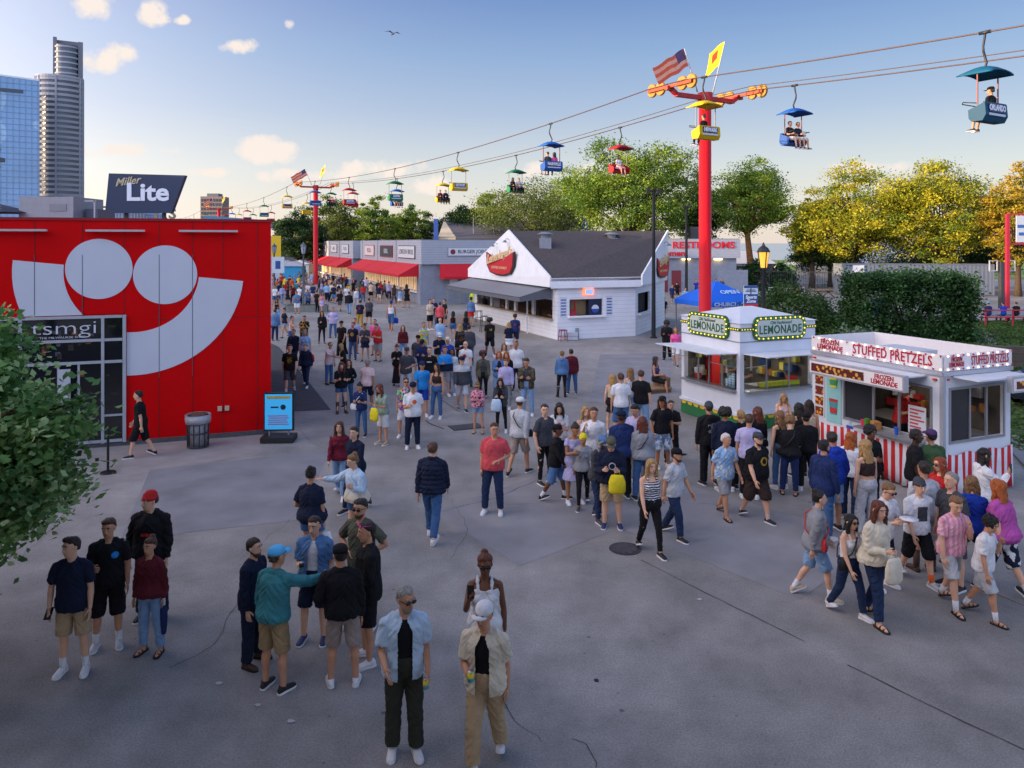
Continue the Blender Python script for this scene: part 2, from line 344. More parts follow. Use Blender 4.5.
def rbody(S, fem, w, near):
    mb = MB(); lw = .9 if fem else 1.; lw *= (.6+.4*w)
    trunk(mb, S, fem, w, -.13, .49, 0)
    lx, ly = S['lean']
    mb.tube([(lx*.9, -ly*.9, .44), (lx, -ly*1.1, .53), (lx, -ly*1.25-.008, .60)], [.068*lw, .057*lw, .056*lw], 12)
    traps(mb, S, 0, lw)
    if fem:
        for s in (-1, 1): mb.ball((s*.068+lx*.6, -.088*w-ly*.6, .305), .058, .05, .056)
    for k, s in (('R', -1), ('L', 1)):
        h, kn, an, so, el, wr = (S[x+k] for x in ('hip', 'kn', 'an', 'so', 'el', 'wr'))
        m = kn+(an-kn)*.3
        mb.tube([h, h+(kn-h)*.35, kn-(kn-h)*.12, kn, kn+(an-kn)*.1, m+V(0, .012, 0), kn+(an-kn)*.7, an], [x*lw for x in (.093,.084,.062,.057,.055,.058,.042,.036)], 12, round_ends=True)
        mb.tube([so, so+(el-so)*.3, el-(el-so)*.1, el, el+(wr-el)*.25, wr], [x*lw for x in (.056,.05,.041,.038,.041,.026)], 10, round_ends=True)
        # bare foot
        F = footM(S, k); mb.ells([(0,0,0,.02,.03)], 4) if False else None
        mb.tube([F @ V(0, .035, .04), F @ V(0, -.03, .045), F @ V(0, -.11, .028), F @ V(0, -.15, .022)], [.034, .036, .034, .022], 10, round_ends=True)
        mb.tube([an, F @ V(0, 0, .04)], [.036, .034], 10, round_ends=True)
    HM = S['HM']; hs = .97 if fem else 1.02
    rs = [(-.117,-.052,.02,.018),(-.104,-.043,.04,.036),(-.08,-.026,.054,.058),(-.05,-.012,.064,.078),(-.015,-.002,.07,.09),(.02,.003,.074,.095),(.055,.006,.073,.094),(.085,.008,.062,.08),(.105,.01,.042,.055),(.116,.01,.015,.02)]
    mb.ells([(0, y*hs, z*hs, rx*hs, ry*hs) for z, y, rx, ry in rs], 18, HM)
    if near:
        mb.tube([HM @ V(0, -.088, .018), HM @ V(0, -.102, -.008), HM @ V(0, -.113, -.026), HM @ V(0, -.096, -.036)], [.008, .010, .014, .010], 8, round_ends=True)
        for s in (-1, 1): mb.ball((s*.076, .008, -.005), .012, .02, .03, M=HM)
        mb.ball((0, -.084, -.06), .026, .014, .012, M=HM)
        for s in (-1, 1): mb.ball((s*.03, -.082, .034), .026, .012, .009, M=HM)
    return mb
def footM(S, k):
    s = -1 if k == 'R' else 1
    an, sh = S['an'+k], S['sh'+k]
    pitch = math.atan2(sh.y, -sh.z)*.75     # shin swings back -> toe points down
    if abs(pitch) < .12: pitch = 0
    return Matrix.Translation(an) @ Matrix.Rotation(R(9)*s, 4, 'Z') @ Matrix.Rotation(-pitch if False else pitch*-1, 4, 'X') @ Matrix.Translation((0, 0, -.08))
GRIP = {'drink': 'R', 'drinkL': 'L', 'phone': 'RL', 'photo': 'R', 'walkdrink': 'R', 'walkphone': 'R', 'sit': 'RL', 'chin': 'L', 'walkchin': 'L', 'gest': 'L'}
def hands(mb, S, pose, fem):
    g = GRIP.get(pose, ''); k0 = .9 if fem else 1.
    for k, s in (('R', -1), ('L', 1)):
        wr, d = S['wr'+k], S['fo'+k]
        ref = V(-s, 0, 0) if abs(d.x) < .7 else V(0, 0, -1)
        n = (ref-d*ref.dot(d)).normalized(); w = d.cross(n).normalized()
        if w.y > 0: w = -w                      # thumb side points forward
        if d.z > -.3 and w.z < 0 and abs(w.y) < .6: w = -w
        P = lambda a, b, c: wr+(d*a+w*b+n*c)*k0
        mb.tube([P(-.02, 0, 0), P(.02, 0, 0), P(.055, .002, 0), P(.088, 0, 0)], [.022, .031, .039, .037], 8, flat=.42, ref=n)
        cur = .95 if k in g else .32
        for i, (off, ln) in enumerate(((.029, .9), (.0095, 1.), (-.0105, .93), (-.029, .75))):
            p = P(.084, off, 0); a = cur*.45; pts = [P(.07, off, 0), p]
            for seg in (.04, .026, .02):
                dd = (d*math.cos(a)+n*math.sin(a)); p = p+dd*seg*ln*k0; pts.append(p); a += cur
            mb.tube(pts, [.0095*k0]*2+[.009*k0, .0082*k0, .0065*k0], 6, ref=w)
        mb.tube([P(.012, .022, .004), P(.038, .048, .014), P(.062, .058, .026), P(.084, .056, .036)], [.012, .012, .010, .0075], 6, ref=n)
def face(mb, S, near):
    HM = S['HM']
    for s in (-1, 1):
        mb.cm = 1; mb.ball((s*.031, -.0865, .011), .0135, .010, .0062, 8, 5, HM)
        mb.cm = 2; mb.ball((s*.031, -.0925, .012), .0062, .006, .0062, 8, 5, HM)
        mb.cm = 3; mb.tube([HM @ V(s*.014, -.097, .034), HM @ V(s*.032, -.096, .04), HM @ V(s*.05, -.082, .034)], [.0055, .0065, .004], 5)
    mb.cm = 4; mb.tube([HM @ V(-.024, -.086, -.06), HM @ V(-.008, -.0985, -.058), HM @ V(.008, -.0985, -.058), HM @ V(.024, -.086, -.06)], [.003, .006, .006, .003], 6)
    mb.cm = 0
def leg_tube(mb, S, k, frac, r0, rk, ra, g=0.):
    h, kn, an = S['hip'+k], S['kn'+k], S['an'+k]
    if frac <= 1:
        e = h+(kn-h)*frac; mb.tube([h+V(0, 0, .02), h+(kn-h)*frac*.5, e], [r0, (r0+rk)/2, rk], 14)
    else:
        e = kn+(an-kn)*(frac-1); mid = kn+(e-kn)*.45
        mb.tube([h+V(0, 0, .02), h+(kn-h)*.4, kn-(kn-h)*.1, kn+(an-kn)*.05, mid, e], [r0, r0*.95, rk*1.04, rk, (rk+ra)/2*1.02, ra], 14)
def rbottom(S, kind, fem, w):
    mb = MB(); q = (.92 if fem else 1.)*(.55+.45*w); g = .014
    if kind in ('skirt', 'longskirt'):
        lo = -.30 if kind == 'skirt' else -.82
        trunk(mb, S, fem, w, lo, .12, g+.012, flare=.3 if kind == 'skirt' else .12, steps=12); return mb
    trunk(mb, S, fem, w, -.125, .09, g+.007)
    for k in 'RL':
        if kind == 'shorts': leg_tube(mb, S, k, .97, .103*q, .096*q, 0)
        elif kind == 'minishorts': leg_tube(mb, S, k, .5, .105*q, .103*q, 0)
        elif kind == 'longshorts': leg_tube(mb, S, k, 1.12, .108*q, .098*q, .088*q)
        elif kind == 'jeans': leg_tube(mb, S, k, 1.93, .101*q, .074*q, .058*q)
        elif kind == 'leggings': leg_tube(mb, S, k, 1.93, .096*q, .061*q, .042*q)
        elif kind == 'wide': leg_tube(mb, S, k, 1.95, .108*q, .092*q, .105*q)
        else: leg_tube(mb, S, k, 1.95, .107*q, .08*q, .074*q)
    return mb
def sleeve(mb, S, frac, ra, rb, rc, puff=False):
    if frac > .4: traps(mb, S, ra-.056)
    for k in 'RL':
        so, el, wr = S['so'+k], S['el'+k], S['wr'+k]; cx = V(so.x*.72, so.y, so.z-.012)
        mb.ball(so-V(0, 0, .004), ra*.98, n=12, m=8)
        if frac <= 1: mb.tube([cx, so, so+(el-so)*frac*.5, so+(el-so)*frac], [ra*.95, ra, (ra+rb)/2, rb], 12)
        else:
            e = el+(wr-el)*(frac-1)
            if puff:
                pts = [cx]; rd = [ra]
                for i in range(9):
                    t = i/8*2; p = so+(el-so)*min(t, 1) if t <= 1 else el+(e-el)*(t-1); pts.append(p); rd.append((ra+(rc-ra)*i/8)*(1.07 if i % 2 else .93))
                mb.tube(pts, rd, 12)
            else: mb.tube([cx, so, so+(el-so)*.5, el-(el-so)*.06, el+(e-el)*.1, el+(e-el)*.5, e], [ra*.95, ra, (ra+rb)/2, rb*1.03, rb*1.03, (rb+rc)/2*1.05, rc], 12)
def collar(mb, S, r=.07, z=.5, t=.012):
    lx, ly = S['lean']
    mb.tube([(lx+r*math.cos(a), -ly+r*math.sin(a)*.95+(.0), z+.018*math.sin(a)) for a in [i*math.pi/8 for i in range(17)]], t, 6)
def rtop(S, kind, fem, w):
    mb = MB(); q = (.92 if fem else 1.)*(.6+.4*w); bx = .35 if fem else .8
    if fem and kind not in ('puffer', 'hoodie'):
        for s in (-1, 1): mb.ball((s*.068+S['lean'][0]*.6, -.09*w-S['lean'][1]*.6, .303), .064, .056, .062)
    if kind in ('tee', 'shirt', 'openshirt'):
        o_ = .014 if kind == 'openshirt' else 0
        trunk(mb, S, fem, w, -.095 if kind == 'tee' else -.13, .478, .02+o_, bx); sleeve(mb, S, .74, .064*q+o_*.6, .068*q+o_*.6, 0)
        if kind != 'tee': collar(mb, S)
    elif kind == 'inner': trunk(mb, S, fem, w, -.06, .478, .012, .5)
    elif kind in ('long', 'sweater', 'longshirt', 'blazer', 'openlong'):
        g = {'long': .027, 'sweater': .034, 'longshirt': .02, 'blazer': .03, 'openlong': .026}[kind]
        trunk(mb, S, fem, w, -.06 if kind in ('long', 'sweater') else -.14, .482, g, bx if kind != 'long' else .2, puff=.003)
        a = {'long': .06, 'sweater': .075, 'longshirt': .066, 'blazer': .072, 'openlong': .07}[kind]
        sleeve(mb, S, 1.94, a*q, a*.85*q, a*.58*q)
        if kind in ('longshirt', 'blazer', 'openlong'): collar(mb, S, .072)
    elif kind == 'hoodie':
        trunk(mb, S, fem, w, -.085, .485, .04, .9); sleeve(mb, S, 1.95, .08*q, .068*q, .043*q)
        collar(mb, S, .082, .5, .028); mb.ball((S['lean'][0], .10-S['lean'][1], .47), .105, .05, .07)
    elif kind == 'puffer':
        trunk(mb, S, fem, w, -.07, .49, .045, .9, steps=15, puff=.018); sleeve(mb, S, 1.93, .085*q, .07*q, .05*q, True); collar(mb, S, .074, .52, .026)
    elif kind == 'tank':
        trunk(mb, S, fem, w, .05, .40, .011, .2 if fem else .6)
        for s in (-1, 1):
            lx, ly = S['lean']; mb.tube([(s*.08+lx*.8, -ly*.8-.10, .37), (s*.082+lx, -ly-.085, .44), (s*.084+lx, -ly-.035, .508), (s*.084+lx, -ly+.03, .515), (s*.082+lx, -ly+.075, .46), (s*.08+lx*.8, -ly*.8+.09, .37)], .016, 6)
    elif kind == 'crop':
        trunk(mb, S, fem, w, .17, .39, .014, .1)
        for s in (-1, 1):
            lx, ly = S['lean']; mb.tube([(s*.08+lx*.8, -ly*.8-.10, .36), (s*.08+lx, -ly-.08, .44), (s*.082+lx, -ly-.03, .505), (s*.082+lx, -ly+.03, .51), (s*.08+lx, -ly+.07, .46), (s*.08+lx*.8, -ly*.8+.085, .36)], .018, 6)
    elif kind == 'dress':
        trunk(mb, S, fem, w, -.42, .45, .016, .1, flare=.28, steps=14); sleeve(mb, S, .35, .062*q, .062*q, 0)
    return mb
def rhair(S, kind):
    mb = MB(); HM = S['HM']
    if kind == 'bald': return None
    short = [(-.045,.050,.054,.052),(-.02,.046,.070,.062),(.01,.040,.078,.072),(.035,.032,.082,.080),(.06,.022,.081,.087),(.085,.012,.073,.088),(.108,.006,.054,.072),(.124,.004,.024,.034)]
    if kind == 'buzz':
        mb.ells([(0, y+.004, z-.002, rx-.005, ry-.006) for z, y, rx, ry in short], 18, HM); return mb
    mb.ells([(0, y, z, rx, ry) for z, y, rx, ry in short], 18, HM)
    if kind == 'quiff': mb.ball((0, -.045, .108), .058, .05, .030, M=HM); mb.ball((.03, -.03, .115), .035, .045, .025, M=HM); mb.ball((-.035, -.05, .1), .03, .035, .025, M=HM)
    if kind in ('curly', 'afro'):
        k = 1.1 if kind == 'curly' else 1.35
        for i in range(46):
            a = i*2.4; t = (i+.5)/46; z = -.03+.15*t; r = math.sqrt(max(0, 1-((z-.03)/.115)**2))
            y = math.sin(a)*.085*r*k+.025
            if y < -.06 and z < .05: continue
            mb.ball((math.cos(a)*.078*r*k, y, z+.01), .026*k, M=HM, n=7, m=5)
    if kind in ('long', 'longwave', 'bob'):
        e = {'long': -.36, 'longwave': -.33, 'bob': -.17}[kind]
        rs = [(.06,.02,.083,.088),(.0,.036,.088,.072),(-.06,.05,.09,.058),(-.12,.062,.096,.05),(e*.55-.06,.078,.102,.045),(e*.8,.09,.095,.038),(e,.098,.06,.025)]
        HM2 = Matrix.Translation(HM.translation) @ Matrix.Rotation(R(S['head'][0]), 4, 'Z')
        mb.ells([(0, y, z, rx, ry) for z, y, rx, ry in rs], 16, HM2)
        for s in (-1, 1): mb.tube([HM @ V(s*.045, -.06, .08), HM @ V(s*.078, -.035, .02), HM2 @ V(s*.088, -.01, -.08), HM2 @ V(s*.095, -.01, -.17), HM2 @ V(s*.09, -.015, max(e, -.26))], [.02, .03, .034, .032, .016], 8)
    if kind == 'bun': mb.ball((0, .07, .115), .042, .042, .038, M=HM)
    if kind == 'pony':
        mb.tube([HM @ V(0, .09, .06), HM @ V(0, .135, .03), HM @ V(0, .14, -.08), HM @ V(0, .125, -.2)], [.028, .036, .036, .014], 9)
    return mb
def rhat(S, kind):
    mb = MB(); HM = S['HM']
    if kind in ('cap', 'capback'):
        if kind == 'capback': HM = HM @ Matrix.Rotation(math.pi, 4, 'Z')
        o = .006 if kind == 'cap' else -.02
        mb.ells([(0, .006+o, .035, .088, .108), (0, .006+o, .07, .088, .106), (0, .008+o, .096, .083, .1), (0, .008+o, .121, .064, .077), (0, .008+o, .134, .026, .03)], 20, HM)
        pts = []
        for i in range(9):
            a = math.pi+math.pi*i/8; pts.append(V(.078*math.cos(a), -.088+.1*math.sin(a), .046-.016*abs(math.cos(a))**2))
        lo = [HM @ p for p in pts]; hi = [HM @ (p+V(0, 0, .009)) for p in pts]
        n = len(pts); mb.add(lo+hi, [tuple(range(n-1, -1, -1)), tuple(range(n, 2*n))]+[(i, (i+1) % n, (i+1) % n+n, i+n) for i in range(n)])
        pass
    elif kind == 'beanie':
        mb.ells([(0, .01, .02, .087, .103), (0, .01, .055, .09, .106), (0, .01, .058, .084, .10), (0, .012, .1, .076, .092), (0, .014, .135, .048, .058), (0, .014, .148, .018, .02)], 20, HM)
    elif kind in ('scarf',):
        mb.ells([(0, .012, -.02, .084, .095), (0, .01, .03, .088, .106), (0, .01, .08, .08, .098), (0, .012, .12, .052, .064), (0, .012, .13, .02, .024)], 18, HM)
        mb.tube([HM @ V(0, .09, -.02), HM @ V(.02, .11, -.1), HM @ V(.03, .12, -.2)], [.04, .03, .015], 8)
    elif kind == 'bow':
        for s in (-1, 1): mb.ball((s*.05, .02, .135), .05, .02, .03, M=HM)
    return mb
def rglasses(S, up=False):
    mb = MB(); HM = S['HM'] @ (Matrix.Translation((0, .02, .082)) if up else Matrix.Identity(4))
    for s in (-1, 1):
        mb.ball((s*.033, -.099, .008), .03, .012, .02, M=HM)
        mb.tube([HM @ V(s*.062, -.088, .014), HM @ V(s*.08, -.03, .012), HM @ V(s*.08, .02, .004)], .004, 5)
    mb.tube([HM @ V(-.012, -.105, .014), HM @ V(.012, -.105, .014)], .004, 5)
    return mb
def rbeard(S):
    mb = MB(); HM = S['HM']
    mb.ells([(0, -.055, -.128, .03, .026), (0, -.047, -.112, .045, .042), (0, -.034, -.088, .056, .058), (0, -.018, -.062, .062, .070), (0, .012, -.035, .070, .062), (0, .02, -.01, .073, .05)], 16, HM)
    return mb
def rshoe(S, k, kind):
    mb = MB(); F = footM(S, k)
    def o(rows, z):
        return [[F @ V(w*math.cos(2*math.pi*i/12), y, z+h*.5+h*.5*math.sin(2*math.pi*i/12)) for i in range(12)] for (y, w, h) in rows]
    if kind != 'sandal':
        high = .09 if kind == 'boot' else 0
        mb.loft(o([(.078,.014,.04),(.07,.03,.065),(.035,.040,.085),(-.01,.040,.09),(-.06,.044,.07),(-.11,.048,.055),(-.15,.045,.046),(-.178,.034,.038),(-.19,.012,.022)], .012))
        mb.tube([F @ V(0, .02, .05), F @ V(0, .018, .092)], [.044, .042], 12)
        if kind == 'boot': mb.tube([F @ V(0, .02, .06), F @ V(0, .02, .2), S['an'+k]-(S['an'+k]-S['kn'+k])*.75], [.046, .052, .062], 12)
    else:
        for y, zz in ((-.06, .066), (-.12, .05)):
            mb.tube([F @ V(-.048, y, .015), F @ V(-.036, y, zz-.012), F @ V(0, y, zz), F @ V(.036, y, zz-.012), F @ V(.048, y, .015)], .010, 6, flat=1.)
        mb.tube([F @ V(-.036, .02, .02), F @ V(-.038, .03, .07), F @ V(0, .055, .085), F @ V(.038, .03, .07), F @ V(.036, .02, .02)], .007, 5)
    mb.cm = 1
    prof = [(.084,.016),(.07,.035),(.03,.043),(-.03,.042),(-.09,.05),(-.14,.05),(-.175,.038),(-.196,.014)]
    poly = [(w, y) for y, w in prof]+[(-w, y) for y, w in reversed(prof)]
    vs = [F @ V(x, y, 0) for x, y in poly]+[F @ V(x, y, .024) for x, y in poly]; n = len(poly)
    mb.add(vs, [tuple(range(n)), tuple(range(2*n-1, n-1, -1))]+[((i+1) % n, i, i+n, (i+1) % n+n) for i in range(n)])
    mb.cm = 0; return mb
def rsock(S, k, top=.13):
    F = footM(S, k); an, kn = S['an'+k], S['kn'+k]; d = (kn-an).normalized()
    return MB().tube([F @ V(0, .01, .05), an+d*.02, an+d*top], [.041, .041, .046], 12)

JOBS = {}     # key -> (MB, voxel, extra builder, smooth, wrinkle)
def job(key, mbf, vox, extra=None, wr=0.):
    if key not in JOBS: JOBS[key] = (mbf(), vox, extra, wr)
    return key
MESH = {}
def run_jobs():
    ts = bpy.data.scenes.new('workbench')
    def dg_up(): ts.view_layers[0].update(); return ts.view_layers[0].depsgraph
    for key, (mb, vox, extra, wr) in JOBS.items():
        if key in MESH: continue
        o = bpy.data.objects.new('tmp', mb.mesh('tmp')); ts.collection.objects.link(o)
        m = o.modifiers.new('r', 'REMESH'); m.mode = 'VOXEL'; m.voxel_size = vox; m.use_smooth_shade = True
        s = o.modifiers.new('s', 'SMOOTH'); s.factor = .5; s.iterations = 2
        me = bpy.data.meshes.new_from_object(o.evaluated_get(dg_up())); me.name = key[0]
        bpy.data.objects.remove(o)
        _, vox, extra, wr = JOBS[key]
        if wr:
            n = len(me.vertices); co = np.empty(n*3); no = np.empty(n*3); me.vertices.foreach_get('co', co); me.vertices.foreach_get('normal', no)
            sd_ = (len(MESH)*7.3) % 50; co = co.reshape(-1, 3); no = no.reshape(-1, 3); am = np.empty(n)
            for i, p in enumerate(co.tolist()):
                q = Vector((p[0]*7+sd_, p[1]*7, p[2]*12+abs(p[0])*14)); am[i] = (.45-abs(noise.noise(q)))*wr*1.5+noise.noise(q*2.6)*wr*.5
            co += no*am[:, None]; me.vertices.foreach_set('co', co.ravel())
        if extra:
            em = extra(); bm = bmesh.new(); bm.from_mesh(me); vs = [bm.verts.new(v) for v in em.v]
            for f, mi in zip(em.f, em.m):
                try: fc = bm.faces.new([vs[i] for i in f]); fc.material_index = mi; fc.smooth = True
                except ValueError: pass
            for _ in range(5): me.materials.append(None)
            bm.to_mesh(me); bm.free()
        if key[0] == 'openshirt' or key[0] == 'openlong':
            bm = bmesh.new(); bm.from_mesh(me)
            kill = [f for f in bm.faces if abs(f.calc_center_median().x) < .075-.05*min(1, max(0, (f.calc_center_median().z-.38)/.1)) and f.calc_center_median().y < -.03 and f.calc_center_median().z < .5 and f.calc_center_median().z > -.2]
            bmesh.ops.delete(bm, geom=kill, context='FACES'); bm.to_mesh(me); bm.free()
        if not me.materials:
            for _ in range(2): me.materials.append(None)
        me.update(); MESH[key] = me
    bpy.data.scenes.remove(ts)
def inst(name, me, mats, parent):
    o = bpy.data.objects.new(name, me); C.objects.link(o); o.parent = parent
    for i, m in enumerate(mats[:len(me.materials)]):
        o.material_slots[i].link = 'OBJECT'; o.material_slots[i].material = m
    return o
SKIN = {'a': '#d9a88c', 'b': '#c48f70', 'c': '#a8714f', 'd': '#6e4530', 'e': '#402a1f'}
HAIRC = {'black': '#15110f', 'dark': '#2a1c14', 'brown': '#4a2f1e', 'auburn': '#5e2c1a', 'blonde': '#a98450', 'sandy': '#7c5a38', 'grey': '#8d8a86', 'white': '#cfcac4', 'red': '#8a3a18', 'ginger': '#a4531f'}
COL = {'black': '#17171b', 'navy': '#182038', 'darkblue': '#20305e', 'white': '#dcdce0', 'cream': '#d8cdb8', 'grey': '#8e9096', 'lightgrey': '#b9bbc1', 'darkgrey': '#44464d',
 'jean blue': '#3f618e', 'light jean blue': '#7d9cc0', 'dark denim': '#223252', 'denim blue': '#5579a6', 'light blue': '#8fb4dc', 'pale blue': '#b9cfe4', 'royal blue': '#1f3fa8', 'bright blue': '#2b8fdc',
 'sky blue': '#5bb4e6', 'teal': '#3c7f86', 'red': '#c02a2c', 'maroon': '#5c1a24', 'coral': '#d05058', 'pink': '#dc8fa4', 'pale pink': '#dcc0bd', 'hot pink': '#e05a9c', 'magenta': '#b0509c', 'purple': '#4a3560', 'lavender': '#b4aed6',
 'olive': '#57584a', 'dark olive': '#33342c', 'green': '#3f5a3a', 'sage': '#93a596', 'tan': '#b49a78', 'khaki': '#9a8260', 'brown': '#4c3428', 'dark brown': '#3a2c2a', 'beige': '#cdb8a0', 'taupe': '#9a8c84', 'yellow': '#e2cf2c', 'orange': '#d9632a',
 'hi-vis yellow': '#c8f028', 'burgundy': '#6e1c30', 'lightpink': '#e6b4c4', 'gold': '#b08a30', 'sand': '#c8b896'}
WORD = {'lightgrey': 'light grey', 'darkgrey': 'dark grey', 'darkblue': 'dark blue', 'lightpink': 'light pink'}
GARM = {'tee': 't-shirt', 'shirt': 'short-sleeved shirt', 'openshirt': 'open shirt', 'long': 'long-sleeved top', 'sweater': 'sweatshirt', 'longshirt': 'long-sleeved shirt', 'blazer': 'jacket', 'openlong': 'open jacket',
        'hoodie': 'hoodie', 'puffer': 'puffer jacket', 'tank': 'tank top', 'crop': 'crop top', 'dress': 'dress'}
PNAME = {'tee': 'tshirt', 'shirt': 'shirt', 'openshirt': 'open_shirt', 'long': 'long_sleeved_top', 'sweater': 'sweatshirt', 'longshirt': 'shirt', 'blazer': 'jacket', 'openlong': 'open_jacket', 'hoodie': 'hoodie', 'puffer': 'puffer_jacket', 'tank': 'tank_top', 'crop': 'crop_top', 'dress': 'dress'}
BNAME = {'shorts': 'shorts', 'minishorts': 'shorts', 'longshorts': 'shorts', 'jeans': 'jeans', 'leggings': 'leggings', 'wide': 'trousers', 'trousers': 'trousers', 'skirt': 'skirt', 'longskirt': 'skirt'}
def cloth(c, pat=None, col2=None, rough=.85):
    return mat('cloth', COL.get(c, c), rough, .2, 5, .6, pat=pat, col2=COL.get(col2, col2) if col2 else None, spec=.25, bscale=17)
def hairmat(c):
    k = ('hairm', c)
    if k in _M: return _M[k]
    m = mat('hair', c, .5, 0, 1); t = m.node_tree; n = t.nodes; l = t.links; b = n['Principled BSDF']
    tc_ = n.new('ShaderNodeTexCoord'); mp = n.new('ShaderNodeMapping'); mp.inputs['Scale'].default_value = (110, 110, 12); l.new(tc_.outputs['Object'], mp.inputs[0])
    no = n.new('ShaderNodeTexNoise'); no.inputs['Scale'].default_value = 1; no.inputs['Detail'].default_value = 3; l.new(mp.outputs[0], no.inputs[0])
    r = n.new('ShaderNodeMapRange'); l.new(no.outputs[0], r.inputs[0]); r.inputs[1].default_value = .3; r.inputs[2].default_value = .7; r.inputs[3].default_value = .45; r.inputs[4].default_value = 1.7
    v = n.new('ShaderNodeVectorMath'); v.operation = 'SCALE'; v.inputs[0].default_value = hexc(c); l.new(r.outputs[0], v.inputs['Scale']); l.new(v.outputs[0], b.inputs['Base Color'])
    bp = n.new('ShaderNodeBump'); bp.inputs['Strength'].default_value = .9; bp.inputs['Distance'].default_value = .02; l.new(no.outputs[0], bp.inputs['Height']); l.new(bp.outputs[0], b.inputs['Normal'])
    _M[k] = m; return m
PEOPLE = []
def person(x, yt, h, face_, pose, top, bottom, hair, shoes, where, skin='b', sex='M', w=1., hat=None, glass=None, beard=None, pat=None, col2=None, inner=None, sock=None, bpat=None, item=None, label=None,
           group=None, pos=None, yf=None, yaw=None):
    if pos is None:
        if yf is not None: h = min(1.92, max(1.42, (yf-yt)*EYE/(yf-HZ)))
        if yf is None: yf = (yt-HZ*h/EYE)/(1-h/EYE)
        pos = (*gp(x, yf), 0)
        if pos[1] > 13.8 and pose != 'sit':
            r_ = random.Random(int(x*7+yt*13)); face_ += r_.uniform(-16, 16)
            if pose == 'stand' and abs(face_) < 45 and not item and pos[1] < 70: pose = r_.choice(('stand', 'walkA', 'walkB', 'stand2', 'drink', 'walkA', 'walkphone', 'walkB'))
            elif pose == 'stand' and not item and pos[1] > 50: pose = r_.choice(('stand', 'walkA', 'walkB', 'stand2'))
    PEOPLE.append(dict(pos=pos, h=h, face=face_, pose=pose, top=top, bottom=bottom, hair=hair, shoes=shoes, where=where, skin=skin, fem=sex == 'F', w=w, hat=hat, glass=glass, beard=beard, pat=pat, col2=col2,
                       inner=inner, sock=sock, bpat=bpat, item=item, label=label, group=group))
def _label(p):
    if p['label']: return p['label']
    tk, tc_ = p['top']; bk, bc = p['bottom']
    pw = {'stripez': 'striped ', 'multi': 'multicoloured ', 'flower': 'floral ', 'blobs': 'patterned ', 'plaid': 'checked '}.get((p['pat'] or ('',))[0], '')
    ds = lambda c: '' if pw == 'multicoloured ' else WORD.get(c, c)+' '
    s = 'person in '
    if p['hat']: s += f"{WORD.get(p['hat'][1], p['hat'][1])} {dict(cap='cap', capback='cap', beanie='beanie', scarf='headscarf', bow='bow')[p['hat'][0]]}, "
    s += ds(tc_)+pw+GARM[tk]
    if tk != 'dress': s += f" and {WORD.get(bc, bc)} {dict(longskirt='long skirt').get(bk, BNAME[bk])}"
    f = lambda s: (s+(' '+p['where'] if p['where'] else ''))
    if len(f(s).split()) > 15 and tk != 'dress': s = s[:s.rindex(' and ')]
    return f(s).replace('  ', ' ').replace('jean blue jeans', 'blue jeans').replace('dark denim jeans', 'dark jeans').replace('light blue jeans', 'pale jeans')
